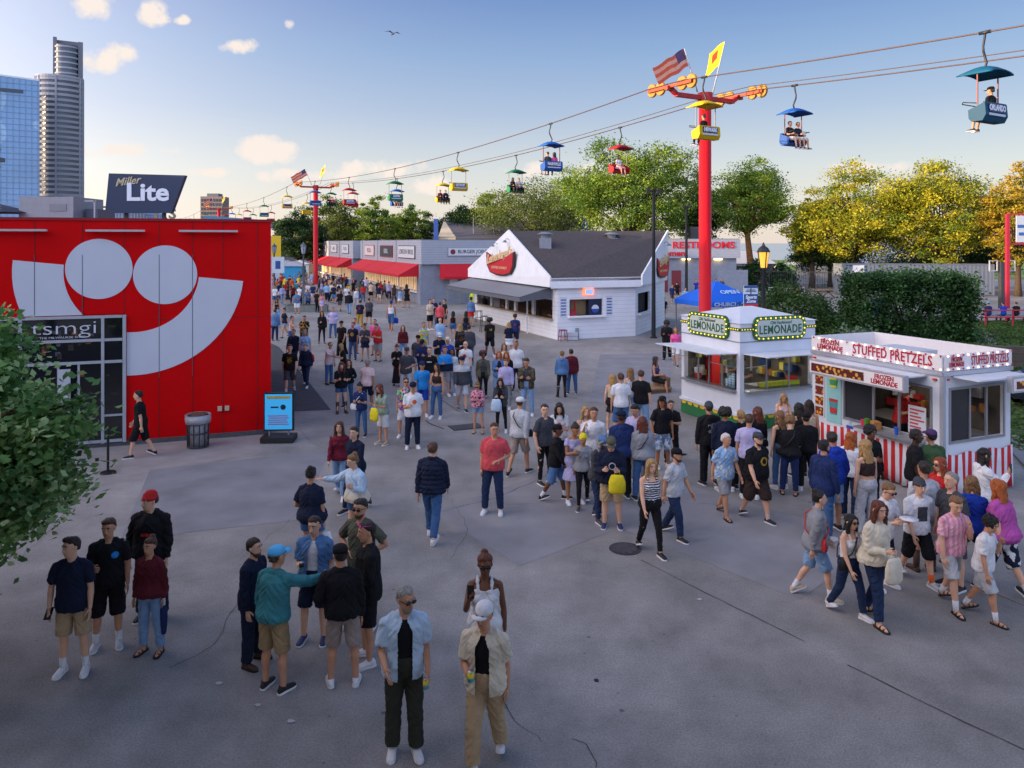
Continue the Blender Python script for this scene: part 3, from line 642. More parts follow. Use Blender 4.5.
def make_people():
    todo = []
    for p in PEOPLE:
        d = p['pos'][1]; lod = 0 if d < 14.5 else (1 if d < 28 else (2 if d < 55 else 3)); p['lod'] = lod
        vox = (.008, .012, .018, .026)[lod]; fem = p['fem']; w = p['w']; S = skel(p['pose'], fem); p['S'] = S; pk = (p['pose'], fem, w, lod)
        ex = (lambda S=S, p=p, lod=lod: _extra(S, p['pose'], p['fem'], lod))
        p['kb'] = job(('body',)+pk, lambda: rbody(S, fem, w, lod < 2), vox, ex)
        tk = p['top'][0]; bk = p['bottom'][0]; wr = (.014, .011, 0, 0)[lod]
        p['kt'] = job((tk,)+pk, lambda: rtop(S, tk, fem, w), vox, None, wr)
        if p['inner']: p['ki'] = job(('inner',)+pk, lambda: rtop(S, 'inner', fem, w), vox)
        if tk != 'dress': p['kl'] = job((bk,)+pk, lambda: rbottom(S, bk, fem, w), vox, None, wr*.8)
        if p['hat'] and p['hat'][0] in ('cap', 'capback', 'beanie', 'scarf') and p['hair'][0] in ('short', 'quiff', 'bun', 'curly'): p['hair'] = ('buzz', p['hair'][1])
        if p['hair'][0] != 'bald': p['kh'] = job(('hair', p['hair'][0])+pk[:2]+(lod,), lambda: rhair(S, p['hair'][0]), (.008, .012, .018, .024)[lod], None, .012 if lod < 2 else 0)
        if p['beard']: p['kbd'] = job(('beard',)+pk[:2]+(lod,), lambda: rbeard(S), .010, None, .004)
    run_jobs()
    eye, iris = mat('eye_white', '#d8d4cc', .3, 0), mat('iris', '#1c130e', .3, 0)
    for p in PEOPLE:
        S = p['S']; fem = p['fem']; lod = p['lod']; sc = p['h']/1.765
        root = empty('person', p['pos'], R(p['face']), _label(p), 'person', p['group'])
        root.scale = (sc, sc, sc); holder = root
        if p['pose'] == 'sit': S['dz'] = 0.
        skin = mat('skin', SKIN[p['skin']], .5, .1, 9, spec=.4); lip = mat('lips', tuple(c*f for c, f in zip(hexc(SKIN[p['skin']]), (.75, .42, .42))), .4, 0)
        hc = hairmat(HAIRC[p['hair'][1]])
        def put(name, me, mats):
            o = inst(name, me, mats, root); o.location.z = S['dz']; return o
        put('body', MESH[p['kb']], [skin, eye, iris, hc, lip])
        put(PNAME[p['top'][0]], MESH[p['kt']], [cloth(p['top'][1], p['pat'], p['col2'])]*2)
        if p['inner']: put('undershirt', MESH[p['ki']], [cloth(p['inner'])]*2)
        if 'kl' in p: put(BNAME[p['bottom'][0]], MESH[p['kl']], [cloth(p['bottom'][1], p['bpat'], 'white' if p['bpat'] else None)]*2)
        if 'kh' in p: put('hair', MESH[p['kh']], [hc]*2)
        if p['beard']: put('beard', MESH[p['kbd']], [mat('hair', {'black': '#2a201c', 'dark': '#4a372c', 'grey': '#8d8377'}[p['beard']], .7, .3, 30, .6)]*2)
        if p['hat']:
            k = ('hat', p['hat'][0], p['pose'], fem)
            if k not in MESH: MESH[k] = rhat(S, p['hat'][0]).mesh('hat', [None], True)
            put({'capback': 'cap', 'scarf': 'headscarf', 'bow': 'hair_bow'}.get(p['hat'][0], p['hat'][0]), MESH[k], [cloth(p['hat'][1])])
        if p['glass'] and lod < 3:
            k = ('glasses', p['glass'], p['pose'], fem)
            if k not in MESH: MESH[k] = rglasses(S, p['glass'] == 'up').mesh('sunglasses', [None], True)
            put('sunglasses', MESH[k], [mat('sunglass_lens', '#101014' if p['glass'] != 'up' else '#c03a7a', .12, 0)])
        sk, scol = p['shoes']
        for k in 'RL':
            kk = ('shoe', sk, k, p['pose'], fem)
            if kk not in MESH: MESH[kk] = rshoe(S, k, sk).mesh('shoe', [None, None], True)
            put('sandal' if sk == 'sandal' else ('boot' if sk == 'boot' else 'shoe'), MESH[kk], [mat('shoe_leather', COL.get(scol, scol), .55, .1), mat('sole', COL['white'] if sk == 'shoe' and scol != 'brown' else '#1c1a19', .7, 0)])
            if p['sock'] and lod < 2:
                kk = ('sock', k, p['pose'], fem)
                if kk not in MESH: MESH[kk] = rsock(S, k).mesh('sock', [None], True)
                put('sock', MESH[kk], [cloth(p['sock'])])
        if p['item']: held(p, root, sc)
def _extra(S, pose, fem, lod):
    mb = MB(); hands(mb, S, pose, fem)
    if lod < 2: face(mb, S, True)
    return mb
def held(p, root, sc):
    S = p['S']; kind, k, col, lab = p['item']
    M = Matrix.Translation(p['pos']) @ Matrix.Rotation(R(p['face']), 4, 'Z') @ Matrix.Scale(sc, 4)
    wr = S['wr'+k]+V(0, 0, S['dz']); fo = S['fo'+k]; s = -1 if k == 'R' else 1
    g = M @ (wr+fo*.085+V(0, 0, 0)); rot = R(p['face'])
    if kind == 'can':
        g = M @ (wr+fo*.1+V(-s*.028, 0, .0)); o = empty('drink_can', g-V(0, 0, .05), rot, lab, 'can')
        MB().cyl((0, 0), .031, .012, .098).build('can_body', mat('can_paint', COL.get(col, col), .35, 0, pat=('below', .045), col2='#35b2b8'), o, True)
        MB().ells([(0, 0, .098, .031, .031), (0, 0, .108, .027, .027)], 16).build('lid', mat('aluminium', '#b8b8b8', .3, 0, metal=.9), o, True)
        MB().ells([(0, 0, 0, .025, .025), (0, 0, .012, .031, .031)], 16).build('base', mat('aluminium', '#b8b8b8', .3, 0, metal=.9), o, True)
    elif kind == 'cup':
        g = M @ (wr+fo*.1+V(-s*.03, 0, .0)); o = MB().ells([(0, 0, 0, .028, .028), (0, 0, .11, .04, .04), (0, 0, .113, .042, .042)], 16).build('cup', mat('cup_plastic', COL.get(col, col), .3, 0), None, True); tag(o, lab, 'cup'); o.location = g-V(0, 0, .05)
    elif kind == 'phone':
        o = empty('phone', g+V(0, 0, .02), rot, lab, 'phone')
        T = Matrix.Rotation(R(-50 if p['pose'] != 'photo' else 0), 4, 'X')
        MB().box(-.038, .038, -.004, .004, -.075, .075, T).build('phone_case', mat('phone_case', '#141416', .3, 0), o)
        MB().box(-.034, .034, .0045, .006, -.07, .07, T).build('screen', mat('phone_screen', '#2a3a50', .1, 0), o)
    elif kind in ('bag', 'umbrella', 'bottle', 'purse', 'tote', 'plate'):
        if kind == 'bag' or kind == 'tote':
            o = empty('shopping_bag' if kind == 'bag' else 'tote_bag', g, rot, lab, 'bag')
            mb = MB(); mb.ells([(0, 0, -.40, .12, .05), (0, 0, -.36, .15, .07), (0, 0, -.2, .15, .06), (0, 0, -.1, .12, .035), (0, 0, -.07, .10, .02)], 14).build('bag_body', cloth(col), o, True)
            MB().tube([(-.06, 0, -.08), (-.03, 0, -.01), (0, 0, .005), (.03, 0, -.01), (.06, 0, -.08)], .006, 6).build('handle', cloth(col), o, True)
        elif kind == 'umbrella':
            o = empty('umbrella', g, rot, lab, 'umbrella')
            MB().tube([(0, 0, -.02), (0, 0, -.07), (0, 0, -.25), (0, 0, -.36)], [.02, .045, .04, .03], 12, round_ends=True).build('canopy', cloth(col), o, True)
            MB().tube([(0, 0, .06), (0, 0, -.03)], .018, 10, round_ends=True).build('handle', mat('white_plastic', '#c8c8cc', .4, 0), o, True)
        elif kind == 'bottle':
            o = empty('water_bottle', g-V(0, 0, .16), rot, lab, 'bottle')
            MB().ells([(0,0,0,.034,.034),(0,0,.15,.034,.034),(0,0,.18,.014,.014)], 12).build('bottle_body', mat('bottle_plastic', COL.get(col, col), .2, 0), o, True)
            MB().cyl((0, 0), .016, .18, .2, 10).build('cap', mat('white_plastic', '#c8c8cc', .4, 0), o, True)
        elif kind == 'purse':
            hip = M @ V(s*.19, -.10, S['dz']+.02); sh = M @ V(-s*.1, -.02, S['dz']+.48); o = empty('shoulder_bag', hip, rot, lab, 'bag')
            MB().ells([(0, 0, -.09, .09, .03), (0, 0, -.07, .12, .045), (0, 0, .05, .11, .035), (0, 0, .08, .09, .015)], 14).build('bag_body', mat('bag_leather', COL.get(col, col), .5, .1), o, True)
            Mi = (Matrix.Translation(hip) @ Matrix.Rotation(rot, 4, 'Z')).inverted()
            f = lambda x, y, z: Mi @ (M @ V(x, y, S['dz']+z))
            yb = .165 if p['fem'] else .155
            MB().tube([(0, 0, .07), f(s*.12, -.185, .2), f(s*.02, -.18, .33), f(-s*.09, -.12, .46), f(-s*.1, 0, .5), f(-s*.08, .14, .4), f(s*.06, yb, .2), f(s*.2, .05, .08), (0, 0, .07)], .011, 6).build('strap', mat('bag_leather', COL.get(col, col), .5, .1), o, True)
        elif kind == 'plate':
            o = MB().ells([(0, 0, 0, .09, .09), (0, 0, .012, .13, .13), (0, 0, .016, .13, .13)], 20).build('paper_plate', mat('paper', '#dcdce2', .6, 0), None, True); tag(o, lab, 'plate'); o.location = g+V(0, 0, .03)
# ------------------------------------------------------------------ the setting
U = Vector((.9207, .3903, 0)); Vv = Vector((-.3903, .9207, 0))
def ground_sheet(name, poly, z, m):
    mb = MB(); mb.add([(x, y, z) for x, y in poly], [tuple(range(len(poly)))]); o = mb.build(name, m); o['kind'] = 'structure'; return o
pave = mat('worn_concrete', '#888893', .75, .0, 1)
def pave_nodes(m):
    t = m.node_tree; n = t.nodes; l = t.links; b = n['Principled BSDF']; tc = n.new('ShaderNodeTexCoord')
    def noise_(s, d, r=.6):
        x = n.new('ShaderNodeTexNoise'); x.inputs['Scale'].default_value = s; x.inputs['Detail'].default_value = d; x.inputs['Roughness'].default_value = r; l.new(tc.outputs['Object'], x.inputs[0]); return x.outputs[0]
    def ramp(v, pts):
        x = n.new('ShaderNodeValToRGB'); l.new(v, x.inputs[0]); e = x.color_ramp.elements
        while len(e) < len(pts): e.new(.5)
        for el, (p, c) in zip(e, pts): el.position = p; el.color = (c, c, c, 1)
        return x.outputs[0]
    def mul(a, bb):
        x = n.new('ShaderNodeMixRGB'); x.blend_type = 'MULTIPLY'; x.inputs[0].default_value = 1
        for i, v in ((1, a), (2, bb)):
            if isinstance(v, tuple): x.inputs[i].default_value = v
            else: l.new(v, x.inputs[i])
        return x.outputs[0]
    c = mul((.285, .268, .258, 1), ramp(noise_(.16, 6), [(.3, .66), (.7, 1.24)]))
    c = mul(c, ramp(noise_(1.3, 8, .7), [(.32, .76), (.68, 1.16)])); c = mul(c, ramp(noise_(45, 3), [(.35, .78), (.65, 1.2)]))
    v = n.new('ShaderNodeTexVoronoi'); v.inputs['Scale'].default_value = 1.1; l.new(tc.outputs['Object'], v.inputs[0])
    c = mul(c, ramp(v.outputs['Distance'], [(.022, .45), (.04, 1.)]))           # gum spots
    v2 = n.new('ShaderNodeTexVoronoi'); v2.inputs['Scale'].default_value = 2.7; l.new(tc.outputs['Object'], v2.inputs[0])
    c = mul(c, ramp(v2.outputs['Distance'], [(.035, .62), (.06, 1.)]))
    l.new(c, b.inputs['Base Color'])
    bp = n.new('ShaderNodeBump'); bp.inputs['Strength'].default_value = .35; bp.inputs['Distance'].default_value = .01; l.new(noise_(60, 4), bp.inputs['Height']); l.new(bp.outputs[0], b.inputs['Normal'])
pave_nodes(pave)
ground_sheet('ground', [(-9000, -300), (9000, -300), (9000, 9000), (-9000, 9000)], -.35, mat('far_ground', '#5b6350', .9, .3, .02))
ground_sheet('plaza', [(-60, -20), (95, -20), (95, 150), (-60, 190)], 0, pave)
grass = mat('grass_blades', '#3c5a2a', .9, .45, 1.6, .9)
bankm = mat('bank_grass', '#5f7a34', .9, .35, .3)
water = mat('lake_water', '#5f7f9c', .18, .15, .05)
ground_sheet('lake', [(20, 235), (9000, 180), (9000, 8000), (300, 8000)], -.3, water)
ground_sheet('lawn_bank', [(22, 118), (75, 108), (260, 150), (260, 232), (22, 232)], .03, bankm)
ground_sheet('asphalt_path', [gp(264, 340), gp(279, 347), gp(308, 381), gp(331, 410), gp(262, 413)], .004, mat('asphalt', '#45454b', .85, .2, 3, .4))
pale = mat('patched_concrete', '#9a9aa4', .8, .18, 1.5, .3)
ground_sheet('concrete_patch', [gp(130, 447), gp(264, 435), gp(262, 452), gp(180, 468), gp(118, 478)], .004, mat('tan_concrete', '#97918f', .8, .15, 2))
for i_, (c_, pp) in enumerate((('#8b898c', [(432, 512), (556, 470), (655, 515), (520, 566)]), ('#8d8b8e', [(690, 486), (880, 540), (800, 600), (600, 520)]), ('#858489', [(150, 470), (330, 450), (300, 520), (120, 540)]), ('#858387', [(420, 335), (470, 330), (520, 372), (450, 380)]), ('#86858a', [(600, 355), (672, 352), (668, 420), (590, 400)]))):
    ground_sheet('repaired_paving', [gp(*q_) for q_ in pp], .0035+.0004*i_, mat('repair_'+'abcdef'[i_], c_, .85, .22, 1.1, .4, bscale=50))
crackm = mat('joint_dark', '#3c3b40', .95, .1)  # dark tone of the joints and cracks themselves
def crack(pts, w, jag=.03, name='pavement_joint'):
    P = [Vector((*gp(*p), 0)) for p in pts]; q = []
    for a, b in zip(P, P[1:]):
        k = max(2, int((b-a).length/.25))
        for i in range(k): q.append(a.lerp(b, i/k)+Vector((random.uniform(-jag, jag), random.uniform(-jag, jag), 0)))
    q.append(P[-1]); vs = []; fs = []
    for i, p in enumerate(q):
        t = (q[min(i+1, len(q)-1)]-q[max(i-1, 0)]).normalized(); nn = Vector((-t.y, t.x, 0))*w*random.uniform(.15, .55)
        vs += [p+nn, p-nn]
    for i in range(len(q)-1): fs.append((2*i, 2*i+1, 2*i+3, 2*i+2))
    o = MB().add([(v.x, v.y, .006) for v in vs], fs).build(name, crackm); o['kind'] = 'structure'
crack([(641, 560), (720, 600), (805, 642)], .02, .01); crack([(848, 665), (940, 711), (1024, 750)], .022, .01)
crack([(920, 560), (985, 590), (1024, 606)], .012, .01); crack([(430, 391), (447, 404), (460, 412)], .03)
crack([(440, 512), (500, 497), (560, 470)], .02); crack([(425, 420), (432, 425), (444, 429)], .05)
for c_ in ([(500, 690), (512, 712), (528, 731), (541, 742)], [(575, 740), (590, 752), (596, 768)], [(90, 480), (60, 520), (20, 560)], [(172, 668), (215, 645), (240, 600), (256, 585)], [(200, 620), (235, 612), (246, 604)],
           [(560, 395), (600, 405), (655, 400)], [(452, 500), (470, 530), (450, 560)], [(600, 420), (640, 440), (700, 450)], [(300, 430), (318, 446), (330, 452)], [(760, 470), (800, 500), (860, 512)], [(500, 505), (640, 500), (720, 505)], [(310, 505), (290, 520), (240, 560)]):
    crack(c_, .009, .05, 'pavement_crack')
# manhole and drain covers
def manhole(px_, py, r, lab):
    x, y = gp(px_, py); o = empty('manhole_cover', (x, y, 0), .3, lab, 'manhole cover', None)
    MB().cyl((0, 0), r, .001, .012, 28).build('rim', mat('cast_iron', '#3c3a3e', .6, .2, 10), o)
    m = MB()
    for i in range(-4, 5):
        for j in range(-4, 5):
            if i*i+j*j < 17: m.box(i*r*.19-.02, i*r*.19+.02, j*r*.19-.02, j*r*.19+.02, .012, .02)
    m.build('tread', mat('cast_iron_worn', '#56545a', .5, .2, 10), o)
manhole(625, 549, .27, 'round cast iron manhole cover behind the striped-top walker')
o = empty('drain_grate', (*gp(466, 427), 0), GRID, 'dark square drain grate in the paving beside the pink-top walker', 'drain')
MB().box(-.45, .45, -.3, .3, .001, .012).build('frame', mat('cast_iron', '#3c3a3e', .6, .2, 10), o)
mb = MB(); [mb.box(-.4+.1*i, -.35+.1*i, -.26, .26, .012, .02) for i in range(9)]; mb.build('bars', mat('cast_iron_worn', '#56545a', .5, .2, 10), o)

# ------------------------------------------------------------------ red exhibition hall
RED = '#cc0006'
redm = mat('red_panel', RED, .55, .07, 1.2, .12, spec=.12); whm = mat('white_graphic', '#c6cbd8', .5, .03, 1.5)
steel = mat('window_steel', '#a8adb6', .4, .08); glassd = mat('dark_glass', '#14161b', .05, 0, spec=.8)
hallA = math.atan2(1.19, 3.35)
hall = empty('red_hall', (-6.58, 20.75, 0), hallA, 'red panelled hall with a huge white smile graphic and corner storefront', 'building')
HM_ = 5.77
mb = MB(); mb.box(-12, 0, .0, 11, .12, HM_); 
mb.build('wall', redm, hall)
MB().box(-12.02, .03, -.03, 11.03, HM_+.0, HM_+.07).build('roof_coping', mat('red_trim', '#8e0c14', .5, .05), hall)
MB().box(-12, -.0, -.03, 0, .0, .12).build('base_curb', mat('curb', '#57565c', .9, .2), hall)
mb = MB()
for s_ in (.35, 1.22, 1.98, 2.78, 3.6, 4.55, 5.6, 6.8): mb.box(-s_-.008, -s_+.008, -.006, -.001, .12, HM_)
mb.box(-2.9, 0, -.005, -.0015, 3.2, 3.213); mb.build('panel_seams', mat('seam', '#5c0a10', .8, 0), hall)
# the smile graphic: two discs and a wide arc, 12 mm raised plates
for s_, z_, r_ in ((4.17, 4.54, .765), (2.63, 4.37, .766)):
    mb = MB(); mb.prism([(-s_+r_*math.cos(a), z_+r_*math.sin(a)) for a in [i*2*math.pi/64 for i in range(64)]], -.014, -.001); mb.build('smile_eye', whm, hall)
def arcp(a0, a1, n=40):
    t0 = math.atan2(4.17-4.78, 5.38); c = (-3.39, 4.475); P = []
    for r_, rr in ((2.69, range(n+1)), (1.58, range(n, -1, -1))):
        for i in rr: a = math.pi+t0+(a0+(a1-a0)*i/n); P.append((c[0]+r_*math.cos(a), c[1]+r_*math.sin(a)))
    return P
PA = arcp(0, math.pi)
def clip_poly(P, f):
    out_ = []
    for i in range(len(P)):
        a, b = P[i], P[(i+1) % len(P)]; fa, fb = f(a), f(b)
        if fa >= 0: out_.append(a)
        if (fa >= 0) != (fb >= 0):
            t = fa/(fa-fb); out_.append((a[0]+(b[0]-a[0])*t, a[1]+(b[1]-a[1])*t))
    return out_
# split round the storefront (which takes s > 3.55 below z 3.36)
mb = MB(); mb.prism(clip_poly(PA, lambda p: p[0]+3.54), -.014, -.001)
up = clip_poly(clip_poly(PA, lambda p: p[1]-3.38), lambda p: -3.54-p[0]); mb.prism(up, -.014, -.001); mb.build('smile_arc', whm, hall)
mb = MB()
for s_ in (1.98, 2.78, 4.55, 5.6): mb.box(-s_-.007, -s_+.007, -.018, -.0145, 1.7, 4.9)
mb.build('graphic_seams', mat('graphic_seam', '#4a4f5c', .8, 0), hall)
# storefront
sf = MB().box(-12, -3.6, -.03, -.002, .12, 3.3).build('storefront_glazing', glassd, hall)
mb = MB()
for a_, b_ in ((3.55, 3.63), (4.05, 4.12), (5.86, 5.94), (7.9, 7.98)): mb.box(-b_, -a_, -.07, -.03, .1, 3.36)
for z_ in (.12, 2.14, 2.7, 3.29): mb.box(-12, -3.64, -.066, -.032, z_, z_+.07)
for a_ in (5.05, 4.6): mb.box(-a_-.05, -a_, -.06, -.033, .2, 2.15)
mb.box(-4.1, -3.6, -.06, -.033, .78, .83); mb.build('storefront_frame', steel, hall)
dr = MB().box(-4.98, -4.72, -.55, -.50, .15, 2.1).build('door', mat('door_steel', '#b9bec8', .35, .05), hall)
MB().bar((-4.78, -.58, .95), (-4.78, -.58, 1.25), .03).build('handle', mat('chrome', '#888888', .2, 0, metal=.9), dr)
mb = MB(); rr = random.Random(3)
for i in range(46):
    x_ = -3.8-rr.random()*2.6; z_ = rr.choice((1.3, 1.6, 2.25, 2.45, 2.8))+rr.random()*.25; mb.cm = rr.randrange(3); mb.box(x_, x_+.05+rr.random()*.16, -.0365, -.031, z_, z_+.05+rr.random()*.13)
mb.build_each('display_item', [mat('display_a', '#2c2420', .8, .3), mat('display_b', '#7c4a2e', .8, .3), mat('display_c', '#4a4c55', .8, .3)], hall)
letm = mat('letter_white', '#c8ccd6', .5, 0)
text('tsmgi', 'shop_lettering', .48, letm, hall, at(-4.93, -.06, 3.06), .01, sx=1.45, bold=-.006)
text('THE MILWAUKEE SHOP', 'shop_lettering', .075, letm, hall, at(-4.98, -.06, 2.83), .004, sx=1.3)
for a_, b_ in ((.85, 2.3), (3.1, 4.45), (5.3, 7.2)): 
    lf = MB().box(-b_, -a_, -.20, -.08, 5.49, 5.54).build('strip_light', mat('lamp_housing', '#b4b6ba', .4, .05), hall)
    MB().box(-b_+.2, -b_+.25, -.085, 0, 5.48, 5.53).box(-a_-.25, -a_-.2, -.085, 0, 5.48, 5.53).build_each('bracket', redm, lf)
for s_ in (1.18, 1.36): MB().box(-s_, -s_+.11, -.06, 0, .72, .84).build('socket_box', mat('socket', '#c4b49c', .5, .05), hall)
ru = empty('rooftop_unit', (-17.65, 27.2, HM_+.07), 0, 'pale grey rooftop cabinet on the red hall roof', 'rooftop unit')
MB().box(0, 1.95, 0, 2, -.0, 1.02).build('cabinet', mat('grey_cabinet', '#8c919b', .5, .08), ru); MB().box(1.1, 1.7, -.02, 0, .5, .75).build('vent_panel', mat('grey_panel', '#7b808a', .5, .05), ru)
MB().box(2.05, 2.5, .6, 1.8, 0, .6).build('side_box', mat('slate_box', '#565d6e', .5, .08), ru); MB().bar((2.55, .3, 0), (2.55, .3, .9), .05).bar((2.2, .3, .88), (2.6, .3, .88), .05).build('pipe', steel, ru)
pb = empty('patio_umbrella', (-18.6, 27.4, HM_+.07), 0, 'dark blue patio umbrella at the far left on the roof', 'umbrella')
MB().ells([(0, 0, .45, 1.3, 1.3), (0, 0, .62, .75, .75), (0, 0, .78, .08, .08)], 8).build('canopy', mat('umbrella_cloth', '#242b44', .8, .1), pb); MB().cyl((0, 0), .04, -.0, .5, 8).build('pole', steel, pb)

# Lite billboard on a stage house behind the hall
sh = empty('stage_house', (-33, 64, 0), 0, 'low stage house with arched window behind the red hall', 'building')
MB().box(-4, 5, 0, 3.8, 0, 7.1).build('wall', mat('grey_wall', '#777d8a', .7, .1), sh)
mb = MB(); mb.prism([(.5+1.9*math.cos(a), 7.1+1.0*math.sin(a)) for a in [math.pi*i/20 for i in range(21)]], -.1, 3.7); mb.build('arched_roof_light', mat('arch_glass', '#93a3bd', .3, .1, pat=('stripex', 24.), col2='#6b7890'), sh)
mb = MB(); [mb.box(-2.6+.35*i, -2.3+.35*i, -.15, -.05, 8.15, 8.3) for i in range(18)]; mb.build('parapet_rail', mat('rail_grey', '#5c6372', .6, .1), sh)
for i_, ch in enumerate('IS'): text(ch, 'roof_letter', 1.15, mat('cream_letter', '#b9ad92', .6, .05), sh, at(3.1+1.35*i_, -.12, 7.62), .06, sx=1.2, bold=.03)
bb = empty('billboard', (-32.2, 60.5, 0), .03, 'dark blue trapezoid billboard above the red hall reading Lite', 'billboard')
navb = mat('billboard_navy', '#13294b', .5, .05)
MB().prism([(.05, 7.6), (.35, 10.75), (6.35, 10.6), (5.25, 7.6)], 0, .5).build('panel', navb, bb, loc=(-.25, 0, 0))
mb = MB(); [mb.bar((x_, .6, 0), (x_, .6, 9.5), .25) for x_ in (1.2, 4.2)]; mb.build('support_post', mat('dark_steel', '#33363c', .6, .1), bb)
text('Lite', 'lettering', 1.95, mat('sign_white', '#d6dae6', .5, 0), bb, at(3.15, -.03, 9.2), .03, sx=1.15, bold=.055)
text('Miller', 'script_lettering', .85, mat('sign_gold', '#b7a98a', .5, 0), bb, at(1.55, -.03, 10.1, 0) @ Matrix.Rotation(R(8), 4, 'Z'), .02, sx=1., shear=.45, bold=.012)

# ------------------------------------------------------------------ distant towers
def tower_glass():
    t = empty('glass_tower', (-280, 450, 0), R(32), 'pale blue glass office tower at the far left edge', 'building')
    mb = MB(); mb.prism([(-120, 0), (0, 0), (0, 101), (-120, 106)], 0, 40)
    m = mat('tower_glazing', '#6f9ccc', .14, .2, .03, pat=('blobs', .012), col2='#93b6da', spec=.8); mb.build('glass_wall', m, t)
    mb = MB()
    for i in range(30): mb.box(-120, 0, -.25, -.02, 3+3.4*i, 3.25+3.4*i)
    for i in range(40): mb.box(-119.8+3.05*i, -119.65+3.05*i, -.3, -.05, 0, 101)
    mb.build('mullions', mat('mullion', '#6d8db0', .5, 0), t)
    MB().box(-60, -8, -.5, -.05, 93, 95).build('roof_louvre', mat('louvre', '#4b5566', .7, .1), t)
    MB().prism([(-120, 106), (-120, 107), (0, 102), (0, 101)], -.4, 40).build('roof_edge', mat('roof_white', '#d0d8e4', .5, .05), t)
def tower_club():
    t = empty('apartment_tower', (-297.6, 500, 0), R(30.5), 'tall grey rounded apartment tower with banded balconies', 'building')
    con = mat('tower_concrete', '#9c9ca4', .8, .08, .1); dk = mat('tower_windows', '#4c5462', .2, .3, .08)
    def half(r, cx, cy, n=20): return [(cx+r*math.cos(a), cy+r*.75*math.sin(a)) for a in [math.pi+math.pi*i/n for i in range(n+1)]]
    poly = half(13.3, 0, 0)+[(13.3, 18), (-13.3, 18)]
    MB().slab(poly, 0, 113.5).build('window_wall', dk, t)
    mb = MB(); po = half(13.9, 0, -.1)+[(13.9, 18.2), (-13.9, 18.2)]
    for i in range(33): mb.slab(po, 1.3+3.42*i, 2.95+3.42*i)
    mb.slab(po, 112.6, 114.2); mb.build('balcony_bands', con, t)
    mb = MB()
    for a in (188, 200, 214, 328, 342, 352): x_, y_ = 13.6*math.cos(R(a)), 10.2*math.sin(R(a)); mb.box(x_-.6, x_+.6, y_-.5, y_+2, 0, 113.5)
    mb.box(-2.6, -1.6, -10.9, -9, 0, 113.5); mb.build('piers', con, t)
    po2 = half(6.3, 4, 2)+[(10.3, 16), (-2.3, 16)]
    MB().slab(po2, 114, 136).build('upper_windows', dk, t)
    mb = MB(); po3 = half(6.8, 4, 1.9)+[(10.8, 16.2), (-2.8, 16.2)]
    for i in range(6): mb.slab(po3, 116.5+3.5*i, 117.6+3.5*i)
    mb.build('upper_bands', con, t)
    MB().box(-3.8, -1.6, 2, 18, 113.5, 141).box(10.6, 13.4, 0, 18, 113.5, 139).box(-3.8, 13.4, 8, 18, 134, 140.5).build('crown', mat('crown_grey', '#70727a', .8, .08, .1), t)
tower_glass(); tower_club()
t = empty('office_tower', (-238, 600, 0), 0, 'small brown gridded tower beside the billboard', 'building')
MB().box(-8, 9, 0, 15, 0, 42).build('wall', mat('brown_wall', '#8c7a70', .8, .1, .2), t)
mb = MB()
for i in range(11):
    for j in range(7): mb.box(-7.3+2.3*j, -5.9+2.3*j, -.2, -.02, 4+3.4*i, 6+3.4*i)
mb.build_each('window', mat('tower_windows', '#4c5462', .2, .3, .08), t)
MB().box(-4, 5, 3, 12, 42, 44.5).build('roof_plant', mat('crown_grey', '#70727a', .8, .08, .1), t)
t = empty('stadium_roof', (-43, 130, 0), .2, 'teal-blue roofed grandstand beyond the red hall', 'building')
MB().prism([(-9, 8.6), (-9, 9.8), (12, 8.4), (12, 7.2)], 0, 20).build('roof', mat('teal_roof', '#3f7fa5', .5, .08), t)
mb = MB(); [mb.bar((x_, 1, 0), (x_, 1, 8), .5) for x_ in (-6, 0, 6, 11)]; mb.build('columns', steel, t); MB().box(-8, 11, 8, 18, 0, 6).build('stand', mat('grey_wall', '#777d8a', .7, .1), t)

# ------------------------------------------------------------------ food buildings with red awnings
block = mat('grey_block', '#8f95a3', .8, .08, 2, pat=('brick', 3.), col2='#7c8290'); fascia = mat('grey_siding', '#a4a9b4', .7, .06, 2, pat=('siding', 5.), col2='#7e8492')
awn = mat('red_awning', '#c41226', .8, .08, 3, .1); warm = mat('lit_interior', '#f0c486', .6, .35, 2.5, emit=.16); dark_in = mat('dark_interior', '#1b1a1c', .8, .2)
whitep = mat('white_paint', '#e6e8ee', .6, .06, 2); roofm = mat('roof_membrane', '#6a6c72', .9, .1)
def awning(parent, M, x0, x1, ztop, zbot, out_, m=awn):
    mb = MB(); vs = [(x0, 0, ztop), (x1, 0, ztop), (x1, -out_, zbot+.18), (x0, -out_, zbot+.18), (x0, -out_, zbot), (x1, -out_, zbot)]
    vs2 = [(x, y+.04*(1 if y else .0)+.0, z-.04) for x, y, z in vs]
    mb.add(vs+vs2, [(3, 2, 1, 0), (4, 5, 2, 3), (6, 7, 8, 9), (9, 8, 11, 10), (0, 6, 9, 3), (3, 9, 10, 4), (1, 2, 8, 7), (2, 5, 11, 8), (4, 10, 11, 5)])
    mb.add([(x0+.005, 0, ztop), (x0+.005, -out_, zbot+.18), (x0+.005, -out_, zbot), (x0+.005, 0, zbot), (x0+.03, 0, ztop), (x0+.03, -out_, zbot+.18), (x0+.03, -out_, zbot), (x0+.03, 0, zbot)], [(0, 1, 2, 3), (7, 6, 5, 4)])
    mb.add([(x1-.005, 0, ztop), (x1-.005, -out_, zbot+.18), (x1-.005, -out_, zbot), (x1-.005, 0, zbot)], [(0, 1, 2, 3)])
    mb.v = [tuple(M @ Vector(v)) for v in mb.v]
    return mb.build('awning', m, parent)
LF = Matrix.Rotation(R(-90), 4, 'Z')           # local frame of a left-hand face: its +X runs toward the camera
